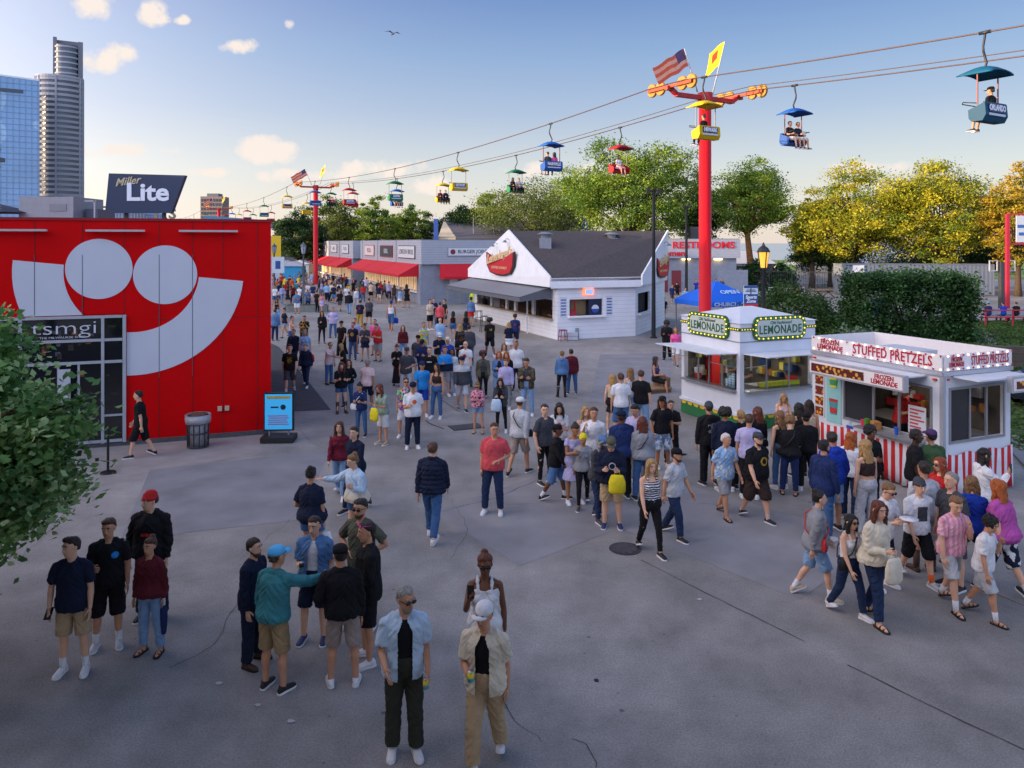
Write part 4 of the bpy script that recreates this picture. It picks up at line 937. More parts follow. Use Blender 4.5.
def food_block(x, y, length, depth, lab, front_awn):
    t = empty('food_stand', (x, y, 0), GRID, lab, 'building')
    # left face is the local plane x=0, running along +Y; right face is y=0 running along +X
    MB().box(.35, depth, .3, length, 0, 3.4).build('wall', block, t)
    MB().box(0, depth+.3, 0, length+.3, 3.4, 5.45).build('fascia', fascia, t)
    MB().box(.05, depth+.2, .05, length+.2, 5.45, 5.5).build('roof', roofm, t)
    n = 3; w = (length-1.6)/n
    for i in range(n):
        y0 = .8+w*i
        awning(t, LF, -(y0+w-.12), -y0, 3.4, 2.35, 1.7)
        MB().box(.3, .345, y0+.2, y0+w-.2, 1.1, 2.5).build('serving_window', warm, t)
        mb = MB(); k = 9
        for j in range(k+1): yy = y0+.2+(w-.4)*j/k; mb.box(.24, .298, yy-.05, yy+.05, .9, 2.7)
        mb.box(.2, .298, y0+.1, y0+w-.1, 2.7, 2.85); mb.box(.0, .298, y0+.1, y0+w-.1, .92, 1.02); mb.build('window_frame', whitep, t)
        MB().box(-.03, -.005, y0+w-.03, y0+w+.05, 3.42, 5.44).build('fascia_post', mat('post_grey', '#6d7380', .7, .05), t)
    MB().box(.0, 1.2, .28, 1.4, 0, 3.38).build('corner_pier', block, t)
    if front_awn:
        awning(t, Matrix.Identity(4), 1.6, 9, 3.42, 2.2, 1.1)
        for i in range(3): MB().box(3.8+1.2*i, 4.8+1.2*i, .26, .295, 1.2, 2.4).build('window_pane', [dark_in, warm][i == 2], t)
        mb = MB(); [mb.box(3.7+1.2*i, 3.8+1.2*i, .2, .298, 1.1, 2.5) for i in range(4)]; mb.box(3.7, 7.4, .2, .298, 1.05, 1.15); mb.build('window_frame', whitep, t)
        mb = MB(); [mb.bar((2+1.1*i, -.9, 0), (2+1.1*i, -.9, 1.0), .05) for i in range(8)]; mb.bar((2, -.9, 1), (9.7, -.9, 1), .05); mb.build('queue_rail', mat('rail_olive', '#8c9070', .6, .1), t)
        MB().box(2.6, 3.3, .255, .295, 1.6, 2.5).build('menu_sheet', mat('paper', '#dcdce2', .6, 0), t)
    return t
def fsign(parent, M, w, h, bgc, rim, txt, tcol, size, sx=1., name='shop_sign'):
    s_ = MB().add([], []).box(-w/2, w/2, -.06, 0, -h/2, h/2, M).build(name, mat('sign_rim', rim, .5, 0), parent)
    MB().box(-w/2+.06, w/2-.06, -.075, -.062, -h/2+.06, h/2-.06, M).build('sign_face', mat('sign_face', bgc, .5, .03), s_)
    for i_, (tx, dz, sz) in enumerate(txt): text(tx, 'lettering', sz, mat('sign_ink', tcol, .5, 0), s_, M @ Matrix.Translation((0, -.08, dz)) @ FRONT, .004, sx=sx, bold=.006)
    return s_
b1 = food_block(-7.6, 63.7, 24.4, 18, 'grey food stand with three red awnings and a long white burger sign', True)
fsign(b1, at(4.6, -.02, 4.45) @ FRONT.inverted(), 4.6, .75, '#d0d2d8', '#9096a4', [('BURGER JOINT', 0, .42)], '#26262b', .4, 1.0)
MB().cyl((0, 0), .22, 0, .03, 16).build('badge', mat('badge_red', '#7c1a2a', .5, 0), b1).matrix_local = at(2.75, -.1, 4.45)
for i_, (bgc, rim, tx, tcn_) in enumerate((('#c9ccd2', '#33363c', 'LONDON BROIL', '#30333a'), ('#2c2c33', '#b02a35', 'GRILL', '#cfd2da'), ('#d0c8c8', '#b02a35', 'PIZZA', '#a01c28'))):
    M = Matrix.Translation((-.02, 4.6+7.6*i_, 4.4)) @ LF
    fsign(b1, M, 5.6-.5*i_, 1.15, bgc, rim, [(tx, 0, .6)], tcn_, .5, 1.1)
b2 = food_block(-18.4, 88, 25, 20, 'grey food stand with red awnings furthest down the street', False)
for i_, (bgc, tx) in enumerate((('#c8ccd4', 'TACOS'), ('#d4d4d8', 'CAFE'), ('#b0b0a8', 'GYROS'))):
    fsign(b2, Matrix.Translation((-.02, 4.6+7.8*i_, 4.5)) @ LF, 4.2, 1.1, bgc, '#5c6370', [(tx, 0, .6)], '#3b4658', .5, 1.1)
# long hall behind
t = empty('long_hall', (-10.7, 110, 0), 0, 'long cream hall with dark shingle roof behind the burger stand', 'building')
MB().box(0, 20.5, 0, 25, 0, 6.0).build('wall', mat('cream_wall', '#c6b79c', .7, .06), t)
MB().add([(2.6, -.4, 5.9), (20.9, -.4, 5.9), (20.9, 9, 8.7), (.2, 9, 8.7), (2.6, -.4, 5.7), (20.9, -.4, 5.7), (20.9, 9, 8.5), (.2, 9, 8.5)], [(0, 1, 2, 3), (7, 6, 5, 4), (0, 4, 5, 1), (1, 5, 6, 2), (2, 6, 7, 3), (3, 7, 4, 0)]).build('roof', mat('dark_shingle', '#50505a', .9, .15, 3), t)
MB().box(.0, 20.9, 9, 9.4, 8.3, 8.9).build('ridge_trim', mat('cream_wall', '#c6b79c', .7, .06), t)
MB().add([(0, -.1, 6), (2.6, -.1, 6), (.3, 8.8, 8.6), (0, 8.8, 8.6)], [(0, 1, 2, 3)]).build('gable', mat('cream_wall', '#c6b79c', .7, .06), t)
MB().box(-.6, .0, -.3, .3, 0, 8.7).box(20.9, 21.6, -.5, .2, 0, 9.0).build('blue_pier', mat('blue_paint', '#2c4fa0', .5, .1), t)
mb = MB(); [mb.bar((x_, 2, 6), (x_, 2, 8.9), .08) for x_ in (5, 8, 11)]; mb.build('roof_vent', steel, t)

# ------------------------------------------------------------------ white gabled snack house
A_, B_ = Vector((2.43, 40.7, 0)), Vector((6.9, 42.5, 0)); Cc, Dd = Vector((9.7, 48.3, 0)), Vector((-2.64, 52.7, 0))
P1, P2 = Vector((-.15, 46.7, 5.95)), Vector((9.75, 47.8, 5.95))
t = empty('snack_house', (0, 0, 0), 0, 'white gabled snack house with dark roof and grey awning', 'building')
wsid = mat('white_siding', '#e6e8ee', .6, .05, 2, pat=('siding', 4.5), col2='#cbcfda'); shing = mat('shingle', '#4c4648', .95, .2, 5, .5, bscale=20)
def wall_quad(mb, a, b, z0, z1, th=.12):
    d = (b-a).normalized(); n_ = Vector((d.y, -d.x, 0)); q = [a, b, b-n_*th, a-n_*th]
    mb.slab([(p.x, p.y) for p in q], z0, z1)
dl = (Dd-A_).normalized(); nl = Vector((dl.y, -dl.x, 0)); nl = -nl if nl.dot(-A_) < 0 else nl
mb = MB()
wall_quad(mb, Dd, A_, 0, 1.05)                                     # left counter wall
wall_quad(mb, Dd, A_, 2.1, 3.35)
for s0, s1 in ((0, .6), (3.0, 3.35), (5.6, 5.95), (7.0, 7.3), (9.6, 9.9), (12.4, 13.05)):
    wall_quad(mb, A_+dl*s1, A_+dl*s0, 1.05, 2.1)
fd = (B_-A_).normalized(); fl = (B_-A_).length; fn = Vector((fd.y, -fd.x, 0))
X_ = lambda s: A_+fd*s
wall_quad(mb, A_, B_, 0, 1.25); wall_quad(mb, A_, B_, 2.15, 3.35); wall_quad(mb, A_, X_(.72), 1.25, 2.15); wall_quad(mb, X_(2.75), B_, 1.25, 2.15)
rd = (Cc-B_).normalized(); Y_ = lambda s: B_+rd*s
wall_quad(mb, B_, Cc, 0, 1.2); wall_quad(mb, B_, Cc, 2.35, 3.35); wall_quad(mb, B_, Y_(.5), 1.2, 2.35); wall_quad(mb, Y_(3.0), Cc, 1.2, 2.35); mb.box(9.4, 9.62, 48.2, 52.3, 0, 3.35); wall_quad(mb, Cc, Dd, 0, 3.35)
mb.build('wall', wsid, t)
mb = MB(); ins = [(p.x, p.y) for p in (A_+Vector((.1, 2.2, 0)), B_+Vector((-.2, 2.2, 0)), Cc+Vector((-1.2, -.6, 0)), Dd+Vector((1.8, -1, 0)))]
mb.slab(ins, .02, 3.2); mb.build('inner_partition', mat('interior_tan', '#6a5440', .8, .2), t)
MB().slab([(p.x, p.y) for p in (A_-fn*.1, B_-fn*.1, Cc, Dd)], 3.2, 3.24).build('ceiling', mat('interior_tan', '#6a5440', .8, .2), t)
# roof slab (front slope, back slope) and gables
def poly3(pts, th=.14): 
    n = len(pts); lo = [(p.x, p.y, p.z-th) for p in pts]; hi = [tuple(p) for p in pts]
    return MB().add(hi+lo, [tuple(range(n)), tuple(range(2*n-1, n-1, -1))]+[((i+1) % n, i, i+n, (i+1) % n+n) for i in range(n)])
e = lambda p, z, dx=0, dy=0: Vector((p.x+dx, p.y+dy, z))
Af, Bf = e(A_, 3.3, -.35, -.38), e(B_, 3.3, .25, -.38); Db, Cb = e(Dd, 3.3, -.35, .3), e(Cc, 3.3, .1, .1)
poly3([Af, Bf, P2, P1]).build('roof', shing, t); poly3([P1, P2, Cb, Db]).build('roof_back', shing, t)
def gable(a, b, pk, nrm_):
    mb = MB(); n_ = nrm_*.09; pts = [e(a, 2.85), e(b, 2.85), e(b, 3.42), e(pk, 6.02), e(a, 3.42)]
    pf = [p+n_ for p in pts]; mb.add(pts+pf, [(4, 3, 2, 1, 0), (5, 6, 7, 8, 9)]+[((i+1) % 5, i, i+5, (i+1) % 5+5) for i in range(5)][::1])
    return mb.build('gable', whitep, t)
g1 = gable(Af, Db, P1, nl)
nr = Vector((rd.y, -rd.x, 0)); gable(Bf, Cb, P2, nr)
mb = MB(); wall_quad(mb, Af-Vector((0, 0, 0)), Bf, 2.78, 3.33, .08); mb.build('eave_fascia', whitep, t)
# grey awning on the left face
aw = MB(); a0, a1 = A_+dl*.5, A_+dl*13; o1 = nl*2.0
pts = [e(a0, 2.83)+nl*.1, e(a1, 2.83)+nl*.1, e(a1, 2.32)+o1, e(a0, 2.32)+o1]
poly3(pts, .05).build('awning', mat('grey_awning', '#777a82', .8, .06, 3), t)
mb = MB(); mb.add([tuple(p) for p in (pts[0], pts[3], pts[3]-Vector((0, 0, .3)), pts[0]-Vector((0, 0, .7)))], [(0, 1, 2, 3), (3, 2, 1, 0)]) if False else mb.add([tuple(p) for p in (pts[0], pts[3], pts[3]-Vector((0, 0, .25)), pts[0]-Vector((0, 0, .62)))], [(0, 1, 2, 3)])
mb.add([tuple(p) for p in (pts[3], pts[2], pts[2]-Vector((0, 0, .25)), pts[3]-Vector((0, 0, .25)))], [(0, 1, 2, 3)]); mb.build('awning_valance', mat('awning_dark', '#5c5f68', .8, .06, 3), t)
MB().bar(A_+dl*3.4+nl*.25, A_+dl*3.4+nl*.25+Vector((0, 0, 2.6)), .09).build('post', whitep, t)
mb = MB(); mb.slab([(p.x, p.y) for p in (A_+dl*.5+nl*.3, A_+dl*12.5+nl*.3, A_+dl*12.5, A_+dl*.5)], 1.055, 1.1); mb.build('counter', mat('counter_tan', '#b59c7c', .6, .1), t)
# front window fittings
Fm = Matrix.Translation(A_) @ Matrix.Rotation(math.atan2(fd.y, fd.x), 4, 'Z')
MB().box(.72, 2.75, .5, .6, 1.25, 2.15, Fm).build('window_back', mat('tan_shelf', '#8e7654', .7, .1), t)
MB().box(1.95, 2.7, .1, .45, 1.25, 2.15, Fm).build('drinks_cooler', mat('cooler_navy', '#15203f', .4, .05), t)
MB().box(.8, 1.2, .12, .4, 1.25, 1.55, Fm).box(1.1, 1.16, .1, .2, 1.25, 2.1, Fm).build('red_shelf', mat('shelf_red', '#a3202a', .6, .1), t)
mb = MB(); mb.prism([(2.33+.22*math.cos(a), 1.6+.22*math.sin(a)) for a in [i*math.pi/12 for i in range(24)]], .07, .095, Fm); mb.build('round_emblem', mat('emblem', '#d0d2dc', .5, 0, pat=('below', 1.6), col2='#274fa8'), t)
MB().box(.6, 2.9, -.25, .0, 1.16, 1.22, Fm).build('sill', whitep, t)
for x_ in (.15, 2.95):
    p_ = MB().box(x_, x_+.4, -.02, -.002, 1.2, 2.3, Fm).build('poster', mat('poster_pale', '#cfd2da', .6, .03), t)
    mb = MB(); [mb.box(x_+.05, x_+.35, -.026, -.021, 1.3+.16*k_, 1.37+.16*k_, Fm) for k_ in range(6)]; mb.build('poster_text', mat('poster_blue', '#3f62a8', .6, 0), p_)
ns = MB().box(1.55, 2.15, -.12, -.01, 2.36, 2.76, Fm).build('lit_sign', mat('lit_orange', '#ff7a30', .5, 0, emit=.6), t)
MB().box(1.62, 2.08, -.14, -.121, 2.42, 2.7, Fm).build('sign_face', mat('lit_blue', '#6f86ff', .5, .3, 12, emit=.6), ns)
Rm = Matrix.Translation(B_) @ Matrix.Rotation(math.atan2(rd.y, rd.x), 4, 'Z')
MB().box(.4, 3.1, -.2, -.0, 1.12, 1.18, Rm).build('sill', whitep, t); MB().box(.5, 3.0, .3, .36, 1.2, 2.35, Rm).build('window_back', dark_in, t)
for (x_, y_, r_) in ((1.95, 44.6, .34), (6.1, 46.5, .3)):
    v_ = MB().box(x_-r_, x_+r_, y_-r_, y_+r_, 4.45, 5.5).build('roof_vent', mat('galvanised', '#8f949e', .45, .1, metal=.4), t)
    MB().ells([(x_, y_, 5.5, .25, .25), (x_, y_, 5.7, .3, .3), (x_, y_, 5.72, .48, .48), (x_, y_, 5.85, .2, .2)], 14).build('vent_cap', mat('galvanised', '#8f949e', .45, .1, metal=.4), v_)
# oval logo signs on both gables
def logo(c, n_, sc, wx=1.):
    M = Matrix.Translation(c) @ Matrix.Rotation(math.atan2(n_.x, -n_.y), 4, 'Z') @ Matrix.Diagonal((wx, 1, 1, 1))
    def canoe(k): return [(k*sc*x, k*sc*z) for x, z in [(-1.05, .25), (-1.0, -.3), (-.75, -.62), (-.2, -.72), (.3, -.72), (.8, -.62), (1.02, -.3), (1.06, .3), (.6, .1), (0, .0), (-.6, .05)]]
    s_ = MB().prism(canoe(1.06), -.12, -.01, M).build('brewery_sign', mat('sign_black', '#23181c', .5, 0), t)
    MB().prism(canoe(.98), -.14, -.121, M).build('sign_face', mat('sign_red', '#c01525', .5, .05), s_)
    text("Leinenkugel's", 'script_lettering', .56*sc, mat('sign_cream', '#d8b98c', .5, .05), s_, M @ Matrix.Translation((0, -.17, .12*sc)) @ FRONT @ Matrix.Rotation(R(9), 4, 'Z'), .02, sx=.58, shear=.3, bold=.02)
    text("SUMMER SHANDY", 'lettering', .17*sc, mat('sign_cream', '#d8b98c', .5, .05), s_, M @ Matrix.Translation((0, -.15, -.42*sc)) @ FRONT, .01, sx=.9)
logo(A_+dl*6.9+nl*.12+Vector((0, 0, 4.25))+Vector((-.3, -.1, 0)), nl, 1.38, 1.5)
logo(B_+rd*4.5+nr*.2+Vector((.1, 0, 4.0)), nr, 1.2, 1.1)
for c_, n_ in ((A_+dl*6.2+Vector((0, 0, 5.35)), nl), (A_+dl*8.2+Vector((0, 0, 5.1)), nl), (B_+rd*4.8+Vector((.2, 0, 5.15)), nr)):
    MB().tube([c_, c_+n_*.35+Vector((0, 0, .12)), c_+n_*.5], .02, 6).ells([(c_.x+n_.x*.5, c_.y+n_.y*.5, c_.z-.12, .17, .17), (c_.x+n_.x*.5, c_.y+n_.y*.5, c_.z+.02, .05, .05)], 12).build('gooseneck_lamp', mat('lamp_grey', '#6d727c', .5, .05), t)

# ------------------------------------------------------------------ restroom block
t = empty('restroom_block', (15.0, 80, 0), .02, 'grey restroom block with red lettering behind the snack house', 'building')
MB().box(0, 8.8, .4, 9, 0, 3.6).build('wall', block, t); MB().box(-.3, 9.1, 0, 9.3, 3.6, 5.6).build('fascia', mat('pale_siding', '#9da3b0', .7, .05, 2, pat=('siding', 4.), col2='#8a90a0'), t)
MB().box(-.2, 9, .1, 9.2, 5.6, 5.66).build('roof', roofm, t); MB().box(6.0, 9.1, -2.4, -2.2, 0, 2.45).build('screen_wall', block, t)
redl = mat('red_letter', '#c41824', .5, .05); text('RESTROOMS', 'lettering', .98, redl, t, at(5.2, -.02, 4.95), .03, sx=1.2, bold=.03); text('women', 'lettering', .8, redl, t, at(1.8, -.02, 4.1), .03, sx=1.2, bold=.03)
for i_ in (0, 1): MB().box(.5+1.4*i_, 1.5+1.4*i_, .36, .395, 0, 2.3).build('door', mat('door_red', '#7c2a30', .6, .1), t)
mb = MB(); mb.box(.3, .55, .3, .38, .2, 3.2); [mb.box(.05, .8, .28, .36, .4+.35*k, .48+.35*k) for k in range(8)]; mb.build('red_lattice', mat('lattice_red', '#9c3038', .6, .1), t)
for x_ in (3, 6.4): MB().box(x_, x_+.8, .1, .35, 3.42, 3.56).build('soffit_light', mat('lit_soffit', '#ffcf7a', .5, 0, emit=2.5), t)
MB().box(4.9, 6.2, 4, 5.2, 5.66, 7.0).build('roof_unit', mat('dark_steel', '#33363c', .6, .1), t)
# ------------------------------------------------------------------ lemonade stand
def bulbs(parent, pts, r=.025, name='bulb_string', c='#ffd98a', e_=1.6):
    mb = MB(); [mb.ball(p, r, n=6, m=4) for p in pts]; return mb.build(name, mat('bulb_glow', c, .4, 0, emit=e_), parent)
whiteg = mat('booth_white', '#d0d5e0', .55, .05, 2.5); trimd = mat('trim_line', '#6d727c', .6, 0); alu = mat('aluminium_frame', '#9a9da3', .35, .08, metal=.5)
ls = empty('lemonade_stand', (6.27, 20.9, 0), GRID, 'white lemonade stand with green lettered bulb signs and raised flaps', 'food stand')
W = 2.7
mb = MB()                                               # shell: local x 0..W along the right face, y 0..W along the left face
mb.box(0, W, 0, .06, .35, 1.12).box(0, .06, .06, W, .35, 1.12).box(W-.06, W, .06, W, .35, 2.1).box(.06, W, W-.06, W, .35, 2.1)
for x_, y_ in ((0, 0), (W-.14, 0), (0, W-.14), (W-.14, W-.14)): mb.box(x_, x_+.14, y_, y_+.14, 1.12, 2.12)
mb.box(-.0, W, .0, W, 2.12, 2.98); mb.build('body', whiteg, ls)
MB().box(.1, W-.1, .1, W-.1, .3, .36).build('floor_panel', whiteg, ls)
MB().box(-.015, W+.015, -.015, W+.015, 2.45, 2.47).build('trim_line', trimd, ls)
mb = MB(); mb.add([(-.05, -.05, 2.98), (W+.05, -.05, 2.98), (W+.05, W+.05, 2.98), (-.05, W+.05, 2.98), (W*.42, W*.5, 3.32), (W*.58, W*.5, 3.32)], [(0, 1, 5, 4), (1, 2, 5), (2, 3, 4, 5), (3, 0, 4), (3, 2, 1, 0)]); mb.build('roof', whiteg, ls)
skg = mat('skirt_green', '#1f6a3c', .7, .1); skY = mat('skirt_yellow', '#d8b52a', .7, .1)
mb = MB(); mb.box(-.02, W, -.02, .0, .02, .42).box(-.02, 0, 0, W, .02, .42).box(0, W, .0, .03, .02, .35); mb.build('skirt', skg, ls)
mb = MB()
for i in range(9):
    for q in range(2):
        a = .02+i*.3; pts_ = [(a, .40), (a+.28, .40), (a+.21, .31), (a+.07, .31)]
        if q == 0: mb.prism(pts_, -.03, -.021)
        else: mb.prism(pts_, -.03, -.021, Matrix.Rotation(R(-90), 4, 'Z') @ Matrix.Translation((-W, 0, 0)))
mb.build('scalloped_trim', skY, ls); MB().box(-.06, W+.02, -.06, -.0, .42, .5).box(-.06, -.0, 0, W+.02, .42, .5).build('bumper', whiteg, ls)
for nm, M in (('r', Matrix.Identity(4)), ('l', LF @ Matrix.Translation((-W, 0, 0)))):
    def tr(m): m.v = [tuple(M @ Vector(v)) for v in m.v]; return m
    tr(MB().box(.14, W-.14, -.16, .12, 1.07, 1.12)).build('counter', alu, ls)
    f = MB().box(.1, W-.1, 0, 1.0, -.012, .012, Matrix.Translation((0, -.01, 2.14)) @ Matrix.Rotation(R(180-2), 4, 'X')) ; f = tr(f).build('flap', whiteg, ls)
    tr(MB().bar((.18, -.02, 1.75), (.18, -.85, 1.95), .02).bar((W-.18, -.02, 1.75), (W-.18, -.85, 1.95), .02)).build('prop_rod', alu, f)
    mb = MB(); [mb.box(x_-.02, x_+.02, .02, .05, 1.12, 2.12) for x_ in ((.95, 1.75) if nm == 'r' else (.8, 1.3, 1.9))]; tr(mb).build('window_frame', alu, ls)
    # sign with bulb rim
    def rr_(w, h, c_, k=6):
        P = []
        for sx_, sz_, a0 in ((1, 1, 0), (-1, 1, 90), (-1, -1, 180), (1, -1, 270)):
            for i in range(k+1): a = R(a0+90*i/k); P.append((sx_*(w/2-c_)+c_*math.cos(a), sz_*(h/2-c_)+c_*math.sin(a)))
        return P
    M2 = M @ Matrix.Translation((W/2, 0, 2.82))
    s_ = MB().prism(rr_(1.86, .66, .2), -.07, -.01, M2).build('sign', mat('sign_green', '#1f5a30', .5, .05), ls)
    MB().prism(rr_(1.62, .46, .13), -.085, -.071, M2).build('sign_face', mat('sign_pale', '#b9c2bd', .5, .04), s_)
    text('LEMONADE', 'lettering', .33, mat('green_ink', '#1f5a38', .5, 0), s_, M2 @ Matrix.Translation((0, -.09, -.05)) @ FRONT, .003, sx=.83, bold=.006, spacing=1.08)
    text('Old Fashioned', 'small_lettering', .13, mat('green_ink', '#1f5a38', .5, 0), s_, M2 @ Matrix.Translation((0, -.09, .15)) @ FRONT, .004, shear=.3)
    P = rr_(1.74, .56, .17, 4); ring = []
    for (x0, z0), (x1, z1) in zip(P, P[1:]+P[:1]):
        L_ = math.hypot(x1-x0, z1-z0); k = max(1, round(L_/.085)); ring += [(x0+(x1-x0)*i/k, z0+(z1-z0)*i/k) for i in range(k)]
    bulbs(s_, [M2 @ Vector((x, -.09, z)) for x, z in ring[::2]], .026, c='#f0cc50', e_=.45)
    bulbs(s_, [M2 @ Vector((x, -.09, z)) for x, z in ring[1::2]], .026, c='#3f8a4a', e_=.05)
    tr(MB().box(0, .42, -.03, -.003, 2.77, 2.85).box(W-.42, W, -.03, -.003, 2.77, 2.85)).build('trim_band', mat('sign_green', '#1f5a30', .5, .05), ls)
    bulbs(ls, [M @ Vector((.04+.095*i, -.045, 2.81)) for i in range(5)]+[M @ Vector((W-.04-.095*i, -.045, 2.81)) for i in range(5)], .02, c='#e8c440', e_=.35)
# stock inside
lin2 = mat('booth_shade_lining', '#6a6662', .8, .2); mb = MB(); mb.box(W-.09, W-.062, .07, W-.07, .37, 2.1).box(.07, W-.09, W-.09, W-.062, .37, 2.1); mb.build('shade_lining', lin2, ls)  # dark sheets added over the inner walls to make the interior look shaded
mb = MB(); rr = random.Random(12)
for i in range(26):
    mb.cm = i % 4; y_ = .4+rr.random()*2; z_ = rr.choice((1.15, 1.4, 1.7)); mb.box(W-.3, W-.12, y_, y_+.1+.12*rr.random(), z_, z_+.1+.16*rr.random()); x_ = .4+rr.random()*1.8; mb.box(x_, x_+.1+.12*rr.random(), W-.3, W-.12, z_, z_+.1+.2*rr.random())
mb.build_each('stock_box', [mat('stock_a', '#a06a3a', .7, .2), mat('stock_d', '#2c4a78', .7, .2), mat('stock_c', '#b0b0b4', .7, .2), mat('stock_e', '#c8c04a', .7, .2)], ls)
mb = MB(); mb.box(.9, 2.4, .4, .9, .36, 1.12); mb.build('work_table', alu, ls)
rr = random.Random(5)
for i in range(9): tag(MB().box(-.07, .07, -.07, .07, 0, .12).build('lemon_tray', mat('lemon', '#b9c024', .5, .2), None, loc=ls.matrix_basis @ Vector((.95+.16*i, .25, 1.13))), 'pale yellow box of lemons in the row on the right counter', 'lemon box', 'boxes of lemons on the lemonade counter')
cupm = mat('cup_white', '#b9c4cc', .4, .05, pat=('stripez', 90.), col2='#7aa9c0')
for i in range(3): tag(MB().ells([(0, 0, 0, .045, .045), (0, 0, .4-.08*i, .05, .05)], 12).build('cup_stack', cupm, None, True, loc=ls.matrix_basis @ Vector((.1, .4+.13*i, 1.13))), 'tall stack of paper cups at the corner of the lemonade counter', 'cups', 'cup stacks on the lemonade counter')
tag(MB().ells([(0, 0, 0, .1, .1), (0, 0, .28, .12, .12), (0, 0, .3, .13, .13)], 16).build('lemonade_tub', mat('tub_white', '#c8c8c8', .4, 0, pat=('below', .15), col2='#c23a34'), None, True, loc=ls.matrix_basis @ Vector((.25, 2.2, 1.13))), 'white and red tub at the left end of the lemonade counter', 'tub')
tag(MB().box(0, .25, 0, .2, 0, .22).build('red_cooler', mat('cooler_red', '#c2201f', .4, .05), None, loc=ls.matrix_basis @ Vector((2.0, .3, 1.13))), 'small red cooler on the right lemonade counter', 'cooler')
MB().box(.75, 1.05, 2.2, 2.5, .36, 2.0).build('red_dispenser', mat('cooler_red', '#c2201f', .4, .05), ls)
# interior glow of the stand's own lamp
def lamp(name, loc, e_, col, r=.15):
    l_ = bpy.data.lights.new(name, 'POINT'); l_.energy = e_; l_.color = col; l_.shadow_soft_size = r; o = bpy.data.objects.new(name, l_); C.objects.link(o); o.location = loc; return o
lamp('booth_lamp', ls.matrix_basis @ Vector((1.35, 1.35, 2.02)), 6, (1, .93, .8))
MB().box(1.0, 1.7, 1.3, 1.4, 2.08, 2.115).build('ceiling_lamp', mat('lamp_tube', '#fff2dc', .4, 0, emit=3), ls)

# ------------------------------------------------------------------ pretzel trailer
pt = empty('pretzel_trailer', (8.73, 15.4, 0), GRID, 'white stuffed pretzels trailer with bulb-lit red lettering', 'food trailer')
LL, WW = 3.5, 2.06
mb = MB()
def lface(m): m.v = [tuple(LF @ Matrix.Translation((-LL, 0, 0)) @ Vector(v)) for v in m.v]; return m   # left face: x from far end (0) to the corner (LL)
def mk(*boxes):
    m = MB()
    for b_ in boxes: m.box(*b_)
    return m
# walls: left face opening x .95..3.15 (from the far end) z 1.15..2.15 ; right face opening .25..1.85, z 1.2..2.2
body = lface(mk((0, LL, 0, .06, .3, 1.15), (0, LL, 0, .06, 2.2, 2.6), (0, 1.0, 0, .06, 1.15, 2.2), (3.22, LL, 0, .06, 1.15, 2.2)))
for b_ in ((.061, WW, 0, .06, .3, 1.15), (.061, WW, 0, .06, 2.2, 2.6), (.061, .22, 0, .06, 1.15, 2.2), (1.82, WW, 0, .06, 1.15, 2.2), (WW-.06, WW, .061, LL, .3, 2.6), (.061, WW-.061, LL-.06, LL, .3, 2.6)): body.box(*b_)
body.build('body', whiteg, pt)
MB().box(.06, WW-.06, .06, LL-.06, 2.5, 2.56).build('roof', mat('roof_grey', '#8d9096', .6, .1), pt); MB().box(.06, WW-.06, .06, LL-.06, .3, .36).build('floor_panel', dark_in, pt)
MB().box(.5, 1.4, 1.2, 2.3, 2.56, 2.8).build('roof_unit', mat('roof_pale', '#b9bdc6', .5, .05), pt)
mb = MB(); [mb.cyl((x_, y_), .07, 0, .3, 10) for x_ in (.3, WW-.3) for y_ in (.4, LL-.4)]; mb.build('jack', alu, pt)
# rounded aluminium corner trims and sign rail
mb = lface(mk((-.02, LL+.02, -.05, -.001, 2.5, 2.58))); mb.box(-.02, WW+.02, -.05, -.001, 2.5, 2.58); mb.box(-.03, .05, -.03, .05, .35, 2.5); mb.build('corner_trim', mat('brushed_metal', '#b4b8c2', .3, .05, metal=.4), pt)
signw = mat('sign_board', '#e2dde0', .5, .03); inkr = mat('sign_crimson', '#b3122e', .5, .05)
par = lface(mk((0, LL, -.03, .0, 2.6, 2.93))); par.box(.031, WW, -.03, .0, 2.6, 2.93); par.box(WW-.03, WW, .031, LL, 2.6, 2.93); par.box(.0, WW-.031, LL-.03, LL, 2.6, 2.93)
par.build('sign_parapet', signw, pt)
LM = LF @ Matrix.Translation((-LL, 0, 0))
text('STUFFED PRETZELS', 'lettering', .30, inkr, pt, LM @ at(2.27, -.04, 2.765), .003, sx=.74, bold=.004, spacing=1.08)
text('FROZEN\nLEMONADE', 'lettering', .155, inkr, pt, LM @ at(.58, -.04, 2.77), .004, sx=.95, bold=.003)
text('STUFFED PRETZELS', 'lettering', .27, inkr, pt, at(1.37, -.04, 2.765), .003, sx=.46, bold=.002, spacing=1.1)
text('FROZEN\nLEMONADE', 'lettering', .135, inkr, pt, at(.36, -.04, 2.77), .004, sx=.62, bold=.002)
pts_ = [LM @ Vector((x_, -.045, z_)) for z_ in (2.63, 2.905) for x_ in np.arange(.08, LL, .17)]+[Vector((x_, -.045, z_)) for z_ in (2.63, 2.905) for x_ in np.arange(.1, WW, .15)]
bulbs(pt, pts_[::2], .018, c='#ffe2b0', e_=1.0); mb = MB(); [mb.ball(p, .02, n=6, m=4) for p in pts_[1::2]]; mb.build('bulb', mat('bulb_red', '#c01c34', .4, 0), pt)
mb = lface(mk(*[(x_, x_+.07, -.05, -.001, 2.39, 2.43) for x_ in (.05, 3.3)])); [mb.box(x_, x_+.06, -.02, -.001, 2.4, 2.44) for x_ in (.12, .6, .9, 1.3, 1.8)]; mb.build('marker_light', mat('marker_red', '#d0352a', .4, 0), pt)
